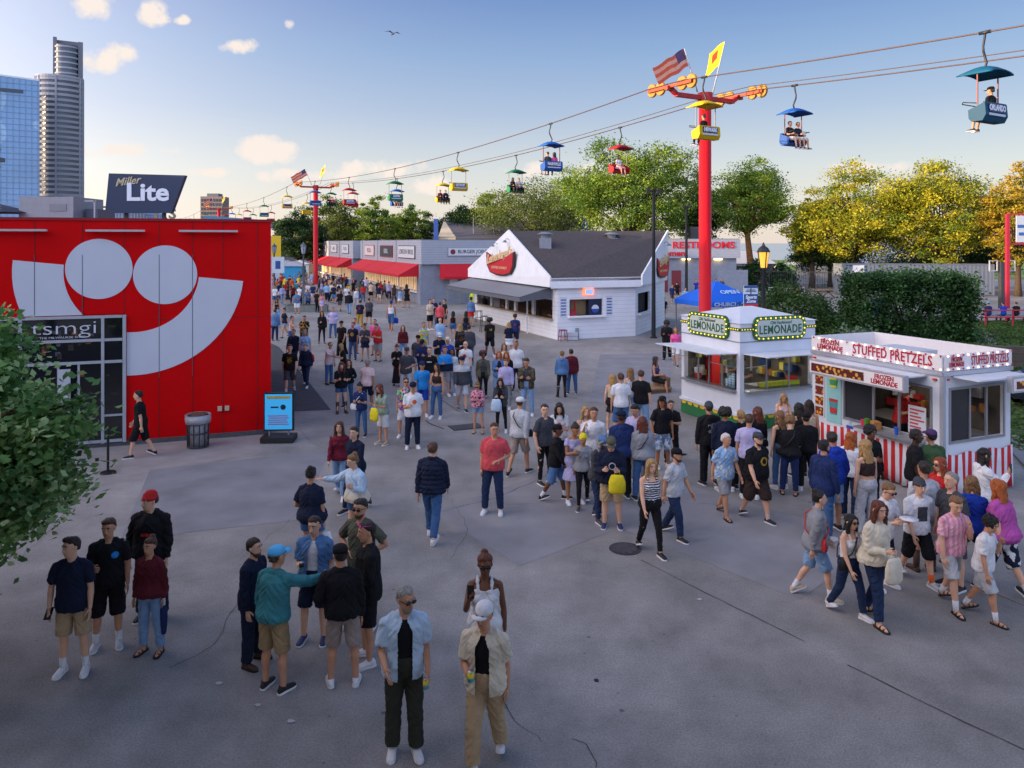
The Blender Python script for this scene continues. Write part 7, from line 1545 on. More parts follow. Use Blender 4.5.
# scraps of paper dropped on the paving
for i, (x_, y_, lb) in enumerate(((219, 684, 'tiny white paper scrap on the paving below the talking circle'), (258, 706, 'tiny paper scrap nearest the bottom edge left of the bearded man'), (291, 722, 'small pale wrapper on the dark paving at bottom centre left'), (596, 681, 'dark flattened scrap on the open paving at bottom centre right'), (700, 600, 'pale scrap beside the long pavement joint'))):
    g = gp(x_, y_); mb = MB(); rr = random.Random(i); mb.slab([(.05*math.cos(a)*rr.uniform(.5, 1), .04*math.sin(a)*rr.uniform(.5, 1)) for a in [k*math.pi/3 for k in range(6)]], .006, .016)
    tag(mb.build('paper_scrap', mat('scrap', '#b8b8bc' if i != 3 else '#2c2a2c', .8, .1), None, loc=(*g, 0)), lb, 'litter')
# ------------------------------------------------------------------ the crowd, from the nearest people to the farthest
B = person
# left foreground four
B(73, 536, 1.78, 8, 'pocket', ('shirt', 'navy'), ('shorts', 'tan'), ('quiff', 'dark'), ('shoe', 'white'), 'at far left of the foreground, looking left', 'a', sock='white', item=('phone', 'R', 'black', 'phone hanging in the hand of the man in navy shirt and tan shorts'), yf=672)
B(109, 518, 1.78, 20, 'drink', ('tee', 'black'), ('longshorts', 'black'), ('quiff', 'brown'), ('shoe', 'lightgrey'), 'with pale slides behind the navy shirt', 'b', sock='white', pat=('disc', .09, .33, .045, 1), col2='bright blue', yf=646)
B(151, 537, 1.68, -8, 'stand', ('long', 'maroon'), ('jeans', 'light jean blue'), ('bun', 'brown'), ('sandal', 'brown'), 'holding a long dark umbrella', 'b', 'F', 1.2, item=('umbrella', 'L', 'darkblue', 'folded dark blue umbrella held by the woman in maroon'), yf=652)
B(151, 491, 1.76, 5, 'pocket', ('hoodie', 'black'), ('trousers', 'navy'), ('buzz', 'dark'), ('shoe', 'black'), 'standing behind the maroon top', 'a', 'M', 1.1, hat=('beanie', 'red'), pat=('rect', 0, .26, .07, .02, 1), col2='red')
B(141, 389, 1.72, -85, 'walkA', ('tee', 'black'), ('longshorts', 'black'), ('short', 'black'), ('shoe', 'black'), 'walking along the red wall', 'a', yf=457)
# the circle of friends
B(252, 538, 1.76, 75, 'stand', ('blazer', 'navy'), ('trousers', 'navy'), ('short', 'dark'), ('shoe', 'brown'), 'at the left of the talking circle', 'a', beard='dark', inner=None, yf=664)
B(273, 548, 1.79, 155, 'reach', ('sweater', 'teal'), ('shorts', 'khaki'), ('short', 'brown'), ('shoe', 'black'), 'reaching out an arm, back turned', 'b', hat=('cap', 'sky blue'), yf=690)
B(315, 516, 1.78, 0, 'drink', ('openshirt', 'denim blue'), ('shorts', 'navy'), ('short', 'dark'), ('shoe', 'darkblue'), 'facing us inside the circle', 'a', 'M', 1.08, inner='white', item=('can', 'R', 'black', 'dark can held by the man in the open denim-blue shirt'), yf=641)
B(343, 545, 1.78, 192, 'stand2', ('sweater', 'black'), ('shorts', 'taupe'), ('short', 'dark'), ('shoe', 'white'), 'seen from behind, right in the circle', 'b', hat=('capback', 'black'), yf=686)
B(368, 521, 1.78, -70, 'drinkL', ('blazer', 'black'), ('shorts', 'black'), ('short', 'black'), ('shoe', 'white'), 'laughing at the right of the circle', 'b', glass='up', yf=662)
B(362, 497, 1.76, -20, 'hips', ('tee', 'olive'), ('shorts', 'olive'), ('short', 'black'), ('shoe', 'white'), 'with hands on hips behind the circle', 'b', glass='on', beard='dark')
# two men in open shirts and the woman filming
B(404, 584, 1.80, 12, 'gest', ('openshirt', 'pale blue'), ('trousers', 'dark olive'), ('short', 'grey'), ('shoe', 'white'), 'with grey beard, frontmost at bottom centre', 'b', 'M', 1.06, inner='black', beard='grey', glass='on', item=('can', 'L', 'yellow', 'yellow and teal can held by the bearded man'), yf=751)
B(486, 598, 1.80, -12, 'walkdrink', ('openshirt', 'cream'), ('trousers', 'tan'), ('short', 'brown'), ('shoe', 'white'), 'walking at the bottom centre', 'b', 'M', 1.05, inner='black', hat=('cap', 'white'), item=('can', 'R', 'yellow', 'yellow and teal can held by the man in the white cap'), yf=764)
B(485, 553, 1.68, 0, 'photo', ('tank', 'white'), ('leggings', 'white'), ('bun', 'auburn'), ('shoe', 'white'), 'filming with a phone behind the white cap', 'd', 'F', 1.1, glass='on', item=('phone', 'R', 'black', 'phone raised by the woman in the white tank top'))
# middle left
B(340, 419, 1.68, -12, 'stand', ('long', 'burgundy'), ('jeans', 'light jean blue'), ('longwave', 'brown'), ('shoe', 'white'), 'walking beside the navy jacket', 'a', 'F', yf=497)
B(356, 424, 1.68, -25, 'walkB', ('blazer', 'navy'), ('jeans', 'navy'), ('pony', 'dark'), ('shoe', 'black'), 'right of the burgundy top', 'a', 'F')
B(357, 453, 1.68, -38, 'out', ('sweater', 'cream'), ('minishorts', 'jean blue'), ('bun', 'sandy'), ('shoe', 'white'), 'stretching out an arm', 'a', 'F', 1.2, pat=('fade', .05, .25), col2='pale blue', yf=548)
B(312, 467, 1.66, 165, 'stand2', ('tee', 'navy'), ('minishorts', 'jean blue'), ('bun', 'black'), ('shoe', 'black'), 'back turned beside the outstretched arm', 'b', 'F', 1.3, item=('bag', 'R', 'white', 'white plastic bag held by the woman in the navy t-shirt'))
B(432, 441, 1.80, 170, 'walkA', ('puffer', 'navy'), ('jeans', 'jean blue'), ('short', 'brown'), ('shoe', 'white'), 'walking away alone', 'a', 'M', 1.05, yf=539)
B(493, 422, 1.76, -5, 'stand2', ('tee', 'coral'), ('jeans', 'dark denim'), ('short', 'brown'), ('shoe', 'white'), 'walking toward us in mid plaza', 'b', 'M', 1.12, yf=513)
B(290, 343, 1.74, -5, 'stand', ('tee', 'black'), ('shorts', 'darkgrey'), ('short', 'dark'), ('shoe', 'black'), 'with a gold print, near the hall corner', 'a', sock='white', pat=('rect', 0, .26, .08, .1, 1, .5), col2='gold', yf=394)
B(306, 343, 1.62, 5, 'stand', ('hoodie', 'navy'), ('jeans', 'dark denim'), ('short', 'sandy'), ('shoe', 'white'), 'right of the gold print t-shirt', 'a', 'F', 1.1, yf=387)
B(329, 342, 1.66, 70, 'reach', ('longshirt', 'pale pink'), ('jeans', 'jean blue'), ('short', 'brown'), ('shoe', 'brown'), 'gesturing to the right', 'b', yf=384, glass='on')
B(344, 343, 1.6, -80, 'phone', ('tee', 'black'), ('jeans', 'jean blue'), ('longwave', 'blonde'), ('shoe', 'black'), 'facing the pale pink shirt', 'a', 'F', yf=383)
B(341, 361, 1.62, 8, 'phone', ('tee', 'black'), ('minishorts', 'jean blue'), ('long', 'auburn'), ('boot', 'dark brown'), 'wearing tall brown boots', 'a', 'F', yf=413)
B(348, 359, 1.62, -10, 'stand2', ('long', 'black'), ('jeans', 'jean blue'), ('longwave', 'brown'), ('shoe', 'black'), 'just behind the tall boots', 'a', 'F', yf=407)
B(367, 358, 1.72, 160, 'walkB', ('tee', 'pale pink'), ('shorts', 'navy'), ('buzz', 'grey'), ('shoe', 'bright blue'), 'seen from behind in mid crowd', 'c', yf=410)
B(361, 382, 1.66, -15, 'phone', ('tee', 'darkblue'), ('jeans', 'jean blue'), ('bun', 'black'), ('shoe', 'black'), 'with a white bag strap', 'b', 'F', yf=436, item=('purse', 'R', 'white', 'white bag on the strap across the dark blue t-shirt'))
B(383, 383, 1.66, -25, 'phone', ('tee', 'sage'), ('shorts', 'white'), ('long', 'auburn'), ('shoe', 'tan'), 'carrying a yellow bag', 'b', 'F', yf=444, item=('bag', 'L', 'yellow', 'bright yellow bag carried by the woman in the sage t-shirt'))
B(405, 377, 1.70, 5, 'stand2', ('shirt', 'red'), ('shorts', 'white'), ('short', 'brown'), ('shoe', 'white'), 'left of the white t-shirt', 'b', pat=('multi', 17.), yf=437, glass='on')
B(413, 382, 1.72, 12, 'drink', ('tee', 'white'), ('jeans', 'navy'), ('short', 'dark'), ('shoe', 'white'), 'beside the colourful shirt', 'b', 'M', 1.15, hat=('cap', 'navy'), pat=('disc', .02, .3, .06, 1), col2='orange', yf=448)
B(422, 360, 1.68, 5, 'walkA', ('tee', 'bright blue'), ('shorts', 'royal blue'), ('short', 'brown'), ('shoe', 'white'), 'in vivid blue from head to knee', 'b', hat=('cap', 'darkblue'), yf=415)
B(397, 344, 1.62, 5, 'phone', ('tee', 'black'), ('longskirt', 'black'), ('bun', 'brown'), ('shoe', 'black'), 'at the left of the middle crowd', 'a', 'F', yf=386)
B(406, 347, 1.68, 0, 'stand', ('shirt', 'darkgrey'), ('jeans', 'lightgrey'), ('short', 'dark'), ('shoe', 'white'), 'right of the long black skirt', 'b', hat=('cap', 'darkgrey'))
B(423, 339, 1.7, 5, 'phone', ('hoodie', 'darkblue'), ('jeans', 'dark denim'), ('short', 'dark'), ('shoe', 'black'), 'behind the vivid blue outfit', 'b', hat=('cap', 'navy'))
B(418, 334, 1.7, -5, 'stand', ('tee', 'darkgrey'), ('shorts', 'grey'), ('short', 'dark'), ('shoe', 'white'), 'left of the darkblue hoodie', 'b', hat=('cap', 'black'))
B(430, 346, 1.7, 0, 'stand', ('tee', 'black'), ('jeans', 'lightgrey'), ('buzz', 'brown'), ('shoe', 'white'), 'with white chest lettering', 'a', pat=('rect', 0, .3, .09, .025, 1, .45), col2='white')
B(437, 363, 1.64, 0, 'drink', ('crop', 'dark brown'), ('jeans', 'jean blue'), ('longwave', 'dark'), ('shoe', 'white'), 'walking in front of the two tone top', 'b', 'F')
B(445, 346, 1.7, 0, 'stand', ('long', 'navy'), ('shorts', 'grey'), ('short', 'brown'), ('shoe', 'white'), 'split blue and navy', 'b', pat=('fade', .18, .2), col2='bright blue')
B(452, 347, 1.62, -10, 'stand', ('long', 'white'), ('jeans', 'light jean blue'), ('bob', 'black'), ('shoe', 'white'), 'between the two tone top and the bald man', 'c', 'F')
B(466, 340, 1.74, 0, 'walkB', ('tee', 'white'), ('jeans', 'jean blue'), ('bald', 'brown'), ('shoe', 'brown'), 'bald man with a red chest print', 'a', 'M', 1.1, pat=('disc', 0, .28, .07, 1), col2='red', label='bald person in white t-shirt with red chest print and blue jeans')
B(462, 355, 1.72, 0, 'walkA', ('hoodie', 'darkgrey'), ('shorts', 'lightgrey'), ('short', 'brown'), ('shoe', 'navy'), 'white shouldered, in mid crowd', 'a', hat=('cap', 'navy'), pat=('fade', .33, .34), col2='lightgrey')
B(483, 350, 1.66, 0, 'stand', ('openlong', 'olive'), ('leggings', 'black'), ('afro', 'dark'), ('shoe', 'black'), 'with a red wrap in the hair', 'd', 'F', inner='darkgrey', hat=('beanie', 'red'))
B(490, 317, 1.74, 190, 'walkA', ('tee', 'black'), ('shorts', 'black'), ('afro', 'black'), ('shoe', 'white'), 'with gold number on the back', 'd', pat=('rect', 0, .28, .06, .07, -1, .47), col2='gold', yf=357)
B(499, 351, 1.64, 5, 'drink', ('openlong', 'denim blue'), ('jeans', 'light jean blue'), ('longwave', 'ginger'), ('shoe', 'white'), 'with long ginger hair', 'b', 'F', inner='navy')
B(507, 350, 1.64, -5, 'stand', ('long', 'black'), ('leggings', 'black'), ('long', 'ginger'), ('shoe', 'black'), 'right of the other ginger haired one', 'a', 'F')
B(504, 343, 1.62, 5, 'stand', ('long', 'cream'), ('jeans', 'navy'), ('long', 'sandy'), ('shoe', 'white'), 'left of the plain white shirt', 'a', 'F')
B(516, 341, 1.76, 0, 'stand', ('shirt', 'white'), ('trousers', 'navy'), ('buzz', 'dark'), ('shoe', 'black'), 'near the snack house counter', 'c', 'M', 1.15)
B(509, 322, 1.62, 190, 'stand', ('tee', 'navy'), ('skirt', 'white'), ('bob', 'blonde'), ('shoe', 'white'), 'seen from behind by the counter', 'a', 'F', yf=358)
B(515, 314, 1.66, 185, 'stand', ('tee', 'darkblue'), ('shorts', 'navy'), ('curly', 'dark'), ('shoe', 'white'), 'with red number on the back', 'c', pat=('rect', 0, .28, .05, .07, -1, .47), col2='red', yf=349)
B(506, 359, 1.66, 0, 'drink', ('hoodie', 'lavender'), ('jeans', 'grey'), ('short', 'sandy'), ('shoe', 'white'), 'in front of the ginger haired pair', 'a', yf=409)
B(527, 357, 1.76, -5, 'phone', ('openlong', 'olive'), ('jeans', 'light jean blue'), ('short', 'dark'), ('shoe', 'white'), 'in camouflage at the crowd edge', 'b', inner='darkgrey', pat=('blobs', 14.), col2='brown')
B(501, 377, 1.64, 0, 'phone', ('openlong', 'darkgrey'), ('leggings', 'black'), ('longwave', 'dark'), ('shoe', 'white'), 'carrying a pale shopping bag', 'a', 'F', inner='black', item=('bag', 'R', 'pale blue', 'pale blue shopping bag carried below the camouflage jacket'), yf=432)
B(478, 382, 1.60, 0, 'phone', ('long', 'pink'), ('minishorts', 'light jean blue'), ('bun', 'sandy'), ('sandal', 'tan'), 'near the drain cover', 'b', 'F', pat=('flower', 14.), col2='navy', glass='on', yf=433)
B(519, 396, 1.74, 150, 'walkB', ('sweater', 'lightgrey'), ('shorts', 'taupe'), ('short', 'brown'), ('shoe', 'black'), 'striding away', 'b', hat=('cap', 'white'), item=('purse', 'R', 'black', 'black bag slung over the light grey sweatshirt'), yf=474)
B(430, 299, 1.74, 60, 'drink', ('tee', 'cream'), ('shorts', 'black'), ('short', 'dark'), ('shoe', 'white'), 'left in the circle below the burger sign', 'b', yf=330)
B(440, 302, 1.74, 180, 'stand', ('tee', 'coral'), ('shorts', 'black'), ('short', 'dark'), ('shoe', 'black'), 'back turned in the far circle', 'b', yf=332)
B(434, 298, 1.74, 20, 'drink', ('tee', 'darkblue'), ('jeans', 'jean blue'), ('short', 'black'), ('shoe', 'black'), 'inside the far circle', 'b')
B(445, 299, 1.74, -60, 'stand', ('tee', 'black'), ('shorts', 'darkgrey'), ('short', 'black'), ('shoe', 'black'), 'right in the far circle', 'b')
B(453, 311, 1.6, 180, 'stand', ('tank', 'black'), ('minishorts', 'jean blue'), ('longwave', 'black'), ('shoe', 'white'), 'left of two dark haired friends', 'b', 'F', yf=341)
B(466, 311, 1.6, 170, 'stand', ('tank', 'black'), ('skirt', 'navy'), ('long', 'black'), ('shoe', 'white'), 'right of two dark haired friends', 'c', 'F', yf=341)
B(471, 297, 1.66, 150, 'stand', ('openlong', 'denim blue'), ('skirt', 'red'), ('bun', 'dark'), ('shoe', 'black'), 'near the counter end', 'b', 'F', yf=327)
B(485, 293, 1.78, -60, 'stand', ('blazer', 'black'), ('trousers', 'black'), ('short', 'dark'), ('shoe', 'black'), 'leaning at the snack counter', 'b')
B(473, 289, 1.76, 20, 'stand', ('shirt', 'hi-vis yellow'), ('trousers', 'navy'), ('short', 'dark'), ('shoe', 'black'), 'left of two workers in hi-vis', 'b')
B(480, 290, 1.76, -30, 'stand', ('shirt', 'hi-vis yellow'), ('trousers', 'navy'), ('short', 'dark'), ('shoe', 'black'), 'right of two workers in hi-vis', 'b')
B(391, 300, 1.74, 190, 'walkA', ('tank', 'white'), ('longshorts', 'jean blue'), ('short', 'black'), ('shoe', 'red'), 'walking away with a blue bag', 'c', hat=('cap', 'royal blue'), item=('bag', 'R', 'royal blue', 'blue bag swinging beside the white tank top with blue cap'), yf=331)
B(403, 325, 1.6, 10, 'stand', ('long', 'maroon'), ('jeans', 'light jean blue'), ('long', 'auburn'), ('shoe', 'white'), 'alone left of the tie-dye shirt', 'a', 'F')
B(423, 322, 1.7, 40, 'reach', ('tee', 'yellow'), ('shorts', 'tan'), ('short', 'brown'), ('shoe', 'white'), 'tie-dyed', 'b', pat=('blobs', 7.), col2='sky blue')
B(440, 318, 1.7, 180, 'stand', ('shirt', 'light blue'), ('shorts', 'tan'), ('bald', 'brown'), ('shoe', 'white'), 'back view behind the white cap', 'a', 'M', 1.1)
B(439, 332, 1.7, 0, 'phone', ('tee', 'navy'), ('shorts', 'tan'), ('short', 'brown'), ('shoe', 'white'), 'at the centre of the crowd', 'b', hat=('cap', 'white'))
B(448, 336, 1.7, 0, 'stand', ('tee', 'royal blue'), ('shorts', 'darkgrey'), ('short', 'brown'), ('shoe', 'white'), 'right of the navy t-shirt', 'b', hat=('cap', 'cream'))
B(460, 324, 1.66, 170, 'stand', ('long', 'black'), ('jeans', 'dark denim'), ('longwave', 'blonde'), ('shoe', 'black'), 'bright blonde, back turned', 'a', 'F')
B(461, 332, 1.72, 0, 'stand', ('tee', 'black'), ('jeans', 'black'), ('afro', 'black'), ('shoe', 'white'), 'with white script on the chest', 'd', pat=('rect', 0, .28, .08, .03, 1, .5), col2='white')
B(469, 325, 1.74, 185, 'stand', ('longshirt', 'darkgrey'), ('trousers', 'darkgrey'), ('short', 'dark'), ('shoe', 'black'), 'back turned beside the blonde hair', 'a', 'M', 1.1)
B(562, 351, 1.66, 175, 'stand', ('hoodie', 'denim blue'), ('leggings', 'black'), ('short', 'sandy'), ('boot', 'black'), 'left of the standing couple', 'a', 'F', yf=397)
B(572, 349, 1.70, 190, 'stand2', ('blazer', 'maroon'), ('jeans', 'jean blue'), ('short', 'dark'), ('shoe', 'black'), 'right of the standing couple', 'b', yf=394)
# centre right
B(621, 373, 1.74, 178, 'stand', ('tee', 'white'), ('longshorts', 'jean blue'), ('short', 'brown'), ('shoe', 'white'), 'back turned, in the group of four', 'b')
B(613, 374, 1.62, 170, 'stand', ('tank', 'beige'), ('skirt', 'black'), ('long', 'blonde'), ('shoe', 'white'), 'left behind the white t-shirt', 'a', 'F')
B(631, 368, 1.62, 185, 'stand', ('tank', 'lightgrey'), ('jeans', 'light jean blue'), ('long', 'sandy'), ('shoe', 'white'), 'between the white and black t-shirts', 'a', 'F')
B(641, 370, 1.76, 165, 'drinkL', ('tee', 'black'), ('jeans', 'light jean blue'), ('short', 'brown'), ('shoe', 'white'), 'right in the group of four', 'a')
B(544, 404, 1.72, 40, 'pocket', ('tee', 'darkgrey'), ('leggings', 'black'), ('short', 'dark'), ('shoe', 'black'), 'sweater over the shoulders', 'a')
B(559, 401, 1.66, 15, 'phone', ('tee', 'white'), ('jeans', 'navy'), ('longwave', 'dark'), ('shoe', 'white'), 'dark curls, behind the black jacket', 'a', 'F', pat=('disc', 0, .28, .05, 1), col2='coral')
B(555, 423, 1.76, 70, 'walkA', ('openlong', 'black'), ('longshorts', 'denim blue'), ('short', 'black'), ('shoe', 'black'), 'striding right', 'd', hat=('capback', 'black'), inner='darkblue', sock='white', yf=500)
B(585, 404, 1.66, 10, 'stand', ('tank', 'white'), ('jeans', 'white'), ('long', 'blonde'), ('shoe', 'white'), 'blonde, beside the white shirt', 'a', 'F')
B(594, 407, 1.74, 0, 'photo', ('shirt', 'white'), ('shorts', 'khaki'), ('short', 'brown'), ('shoe', 'white'), 'raising a hand to the chest', 'b')
B(573, 422, 1.62, 25, 'phone', ('dress', 'lavender'), ('skirt', 'black'), ('bun', 'dark'), ('shoe', 'white'), 'behind the yellow headscarf', 'c', 'F')
B(583, 431, 1.66, 10, 'stand', ('long', 'grey'), ('leggings', 'black'), ('bald', 'dark'), ('shoe', 'darkgrey'), 'long scarf down the back', 'c', 'F', hat=('scarf', 'yellow'), yf=507)
B(598, 433, 1.64, 30, 'stand', ('openlong', 'darkgrey'), ('jeans', 'dark denim'), ('long', 'grey'), ('shoe', 'darkgrey'), 'half hidden by the big hoodie', 'c', 'F', hat=('cap', 'denim blue'), inner='denim blue')
B(611, 435, 1.80, 8, 'phone', ('hoodie', 'navy'), ('shorts', 'tan'), ('short', 'brown'), ('shoe', 'darkblue'), 'with round white emblem', 'a', 'M', 1.25, hat=('cap', 'olive'), pat=('disc', .02, .27, .07, 1, .72), col2='lightgrey', item=('bag', 'L', 'yellow', 'small yellow bag held by the man in the navy hoodie'), yf=527)
B(622, 411, 1.78, 200, 'stand', ('hoodie', 'darkblue'), ('trousers', 'black'), ('short', 'dark'), ('shoe', 'black'), 'back turned in the middle group', 'd', 'M', 1.15, hat=('cap', 'navy'))
B(638, 403, 1.74, -30, 'phone', ('tee', 'lavender'), ('jeans', 'grey'), ('quiff', 'black'), ('shoe', 'white'), 'between hoodie and long auburn hair', 'b')
B(643, 417, 1.68, 175, 'stand', ('sweater', 'grey'), ('jeans', 'jean blue'), ('longwave', 'auburn'), ('shoe', 'black'), 'back turned, long auburn hair', 'a', 'F', 1.15, item=('purse', 'L', 'black', 'dark bag on the back of the woman with auburn hair'))
B(662, 396, 1.76, 15, 'pocket', ('tee', 'black'), ('longshorts', 'light jean blue'), ('bob', 'brown'), ('shoe', 'white'), 'in patterned shorts', 'c', hat=('cap', 'black'), bpat=('blobs', 12.), yf=468)
B(671, 400, 1.70, -10, 'fold', ('tee', 'black'), ('trousers', 'black'), ('short', 'black'), ('shoe', 'black'), 'hands folded beside the patterned shorts', 'b', yf=462)
B(650, 456, 1.68, 12, 'walkA', ('tank', 'navy'), ('leggings', 'black'), ('longwave', 'blonde'), ('shoe', 'black'), 'blonde, with bare arms', 'a', 'F', 1.15, pat=('stripez', 150.), col2='white', yf=553)
B(674, 446, 1.76, 45, 'walkB', ('tee', 'lightgrey'), ('jeans', 'dark denim'), ('buzz', 'dark'), ('shoe', 'black'), 'right of the striped top', 'b', 'M', 1.08, hat=('cap', 'black'), beard='dark', yf=537)
# queue at the lemonade stand
B(709, 402, 1.78, 180, 'drink', ('hoodie', 'black'), ('trousers', 'black'), ('short', 'dark'), ('shoe', 'black'), 'at the left of the lemonade queue', 'b', hat=('beanie', 'darkgrey'), pat=('rect', 0, .28, .09, .1, -1, .5), col2='grey')
B(725, 408, 1.74, 185, 'drink', ('sweater', 'navy'), ('jeans', 'black'), ('afro', 'black'), ('shoe', 'white'), 'second in the lemonade queue', 'c')
B(741, 410, 1.66, 180, 'drink', ('tee', 'black'), ('jeans', 'black'), ('short', 'blonde'), ('shoe', 'black'), 'blonde, third in the lemonade queue', 'a')
B(749, 414, 1.72, 175, 'drink', ('tee', 'lavender'), ('jeans', 'black'), ('short', 'brown'), ('shoe', 'white'), 'in the lemonade queue', 'b')
B(759, 407, 1.68, 190, 'stand', ('long', 'black'), ('jeans', 'black'), ('longwave', 'auburn'), ('shoe', 'black'), 'very long hair, lemonade queue', 'a', 'F')
B(783, 392, 1.72, 0, 'phone', ('tank', 'pale pink'), ('jeans', 'light jean blue'), ('longwave', 'blonde'), ('shoe', 'white'), 'blonde, facing us at the counter', 'a', 'F', yf=452)
B(781, 411, 1.64, 185, 'stand', ('tank', 'black'), ('jeans', 'jean blue'), ('longwave', 'sandy'), ('shoe', 'white'), 'facing the blonde at the counter', 'a', 'F')
B(790, 417, 1.70, 170, 'phone', ('long', 'black'), ('jeans', 'darkblue'), ('curly', 'sandy'), ('sandal', 'brown'), 'with curly hair and sandals', 'a', 'F', 1.15, item=('purse', 'L', 'black', 'black handbag hanging left of the curly haired woman'), yf=495)
B(806, 413, 1.78, 175, 'drink', ('sweater', 'black'), ('trousers', 'black'), ('short', 'black'), ('shoe', 'white'), 'right of the curly hair', 'b', hat=('cap', 'black'), yf=490)
B(800, 403, 1.64, 180, 'stand', ('tank', 'black'), ('jeans', 'black'), ('long', 'black'), ('shoe', 'black'), 'left of two dark haired ones at the menu', 'b', 'F')
B(809, 400, 1.64, 150, 'stand', ('tank', 'beige'), ('jeans', 'black'), ('long', 'dark'), ('shoe', 'black'), 'by the pretzel menu board', 'b', 'F')
B(724, 431, 1.74, 20, 'walkB', ('shirt', 'light blue'), ('shorts', 'grey'), ('short', 'white'), ('sandal', 'brown'), 'white haired', 'b', 'M', 1.1, pat=('flower', 16.), col2='cream', yf=516)
B(756, 430, 1.76, 12, 'walkA', ('tee', 'black'), ('longshorts', 'dark brown'), ('short', 'dark'), ('shoe', 'black'), 'with big round gold print', 'a', 'M', 1.3, hat=('cap', 'darkgrey'), beard='black', sock='white', pat=('disc', .04, .27, .085, 1, .6), col2='gold', yf=520)
# right: pretzel trailer customers
B(833, 432, 1.78, 195, 'pocket', ('hoodie', 'royal blue'), ('shorts', 'light blue'), ('short', 'dark'), ('shoe', 'black'), 'in vivid blue', 'b')
B(823, 440, 1.74, 120, 'stand', ('openlong', 'darkblue'), ('jeans', 'jean blue'), ('short', 'black'), ('shoe', 'white'), 'hidden left of the royal blue hoodie', 'b', beard='black', inner='navy')
B(850, 432, 1.64, 150, 'stand', ('long', 'white'), ('wide', 'dark denim'), ('longwave', 'ginger'), ('shoe', 'tan'), 'between the blue hoodie and the long blonde hair', 'a', 'F')
B(867, 440, 1.70, 195, 'stand', ('crop', 'dark brown'), ('wide', 'lightgrey'), ('longwave', 'blonde'), ('shoe', 'white'), 'with long pale hair', 'a', 'F')
B(870, 426, 1.72, 20, 'drink', ('blazer', 'black'), ('trousers', 'black'), ('curly', 'black'), ('shoe', 'black'), 'behind the long pale hair', 'd')
B(914, 429, 1.78, 60, 'stand', ('tee', 'black'), ('shorts', 'white'), ('short', 'black'), ('shoe', 'white'), 'standing at the trailer counter', 'e')
B(932, 430, 1.76, 190, 'stand', ('blazer', 'green'), ('trousers', 'darkgrey'), ('short', 'black'), ('shoe', 'black'), 'ordering at the trailer', 'b', hat=('cap', 'purple'))
B(925, 462, 1.72, 185, 'stand', ('tee', 'lightgrey'), ('shorts', 'grey'), ('short', 'dark'), ('boot', 'brown'), 'back turned behind the white print t-shirt', 'b')
B(941, 457, 1.66, -70, 'drink', ('tee', 'red'), ('shorts', 'denim blue'), ('longwave', 'red'), ('sandal', 'brown'), 'red haired with yellow flash', 'a', 'F', pat=('fade', .1, .2), col2='red', glass='on')
B(953, 472, 1.74, -75, 'stand', ('tee', 'darkgrey'), ('shorts', 'darkgrey'), ('buzz', 'grey'), ('shoe', 'black'), 'balding, beside the red hair', 'a', 'M', 1.1)
B(972, 477, 1.64, 150, 'phone', ('tee', 'royal blue'), ('minishorts', 'dark denim'), ('longwave', 'sandy'), ('shoe', 'white'), 'long sandy hair, near the skirt stripes', 'a', 'F')
B(983, 448, 1.70, 80, 'photo', ('hoodie', 'white'), ('trousers', 'black'), ('longwave', 'black'), ('shoe', 'white'), 'holding a phone up', 'b', 'F', item=('phone', 'R', 'black', 'phone held up by the woman in the white hoodie'))
B(1003, 478, 1.72, 205, 'walkA', ('tee', 'magenta'), ('longshorts', 'navy'), ('longwave', 'ginger'), ('shoe', 'black'), 'walking by the right edge', 'a', 'F', 1.35, bpat=('blobs', 9.), sock='white')
B(882, 480, 1.62, 25, 'phone', ('shirt', 'white'), ('shorts', 'navy'), ('short', 'sandy'), ('shoe', 'white'), 'boy holding a paper plate', 'a', item=('plate', 'L', 'white', 'white paper plate held by the boy in the white shirt'), glass='on')
B(917, 475, 1.74, 5, 'walkA', ('tee', 'white'), ('longshorts', 'black'), ('short', 'black'), ('shoe', 'lightgrey'), 'with orange socks', 'a', hat=('beanie', 'darkgrey'), pat=('rect', 0, .25, .085, .12, 1), col2='darkgrey', sock='orange', yf=582)
B(951, 491, 1.66, 12, 'walkchin', ('tee', 'pink'), ('shorts', 'lightgrey'), ('quiff', 'sandy'), ('sandal', 'black'), 'in striped football shirt', 'a', pat=('stripex', 90.), col2='lightpink', sock='white')
B(983, 512, 1.60, 42, 'walkchin', ('tee', 'white'), ('shorts', 'lightgrey'), ('curly', 'black'), ('sandal', 'black'), 'boy with dark curls, frontmost right', 'b', sock='white', yf=618)
B(815, 488, 1.68, 78, 'walkB', ('openlong', 'grey'), ('shorts', 'light jean blue'), ('bun', 'black'), ('shoe', 'beige'), 'with a red shoulder bag', 'a', 'F', 1.15, inner='black', sock='white', item=('purse', 'R', 'red', 'red shoulder bag on the woman in the grey jacket'), yf=598)
B(848, 511, 1.66, 25, 'walkA', ('tank', 'white'), ('jeans', 'dark denim'), ('bob', 'black'), ('shoe', 'white'), 'with sunglasses, leftmost of the front group', 'a', 'F', glass='on', item=('purse', 'R', 'black', 'small black bag across the white tank top'), yf=615)
B(875, 498, 1.70, 25, 'walkdrink', ('sweater', 'cream'), ('jeans', 'dark denim'), ('longwave', 'auburn'), ('sandal', 'black'), 'carrying a cream tote', 'a', 'F', 1.2, item=('tote', 'R', 'cream', 'cream tote bag hugged by the woman in the cream sweatshirt'))
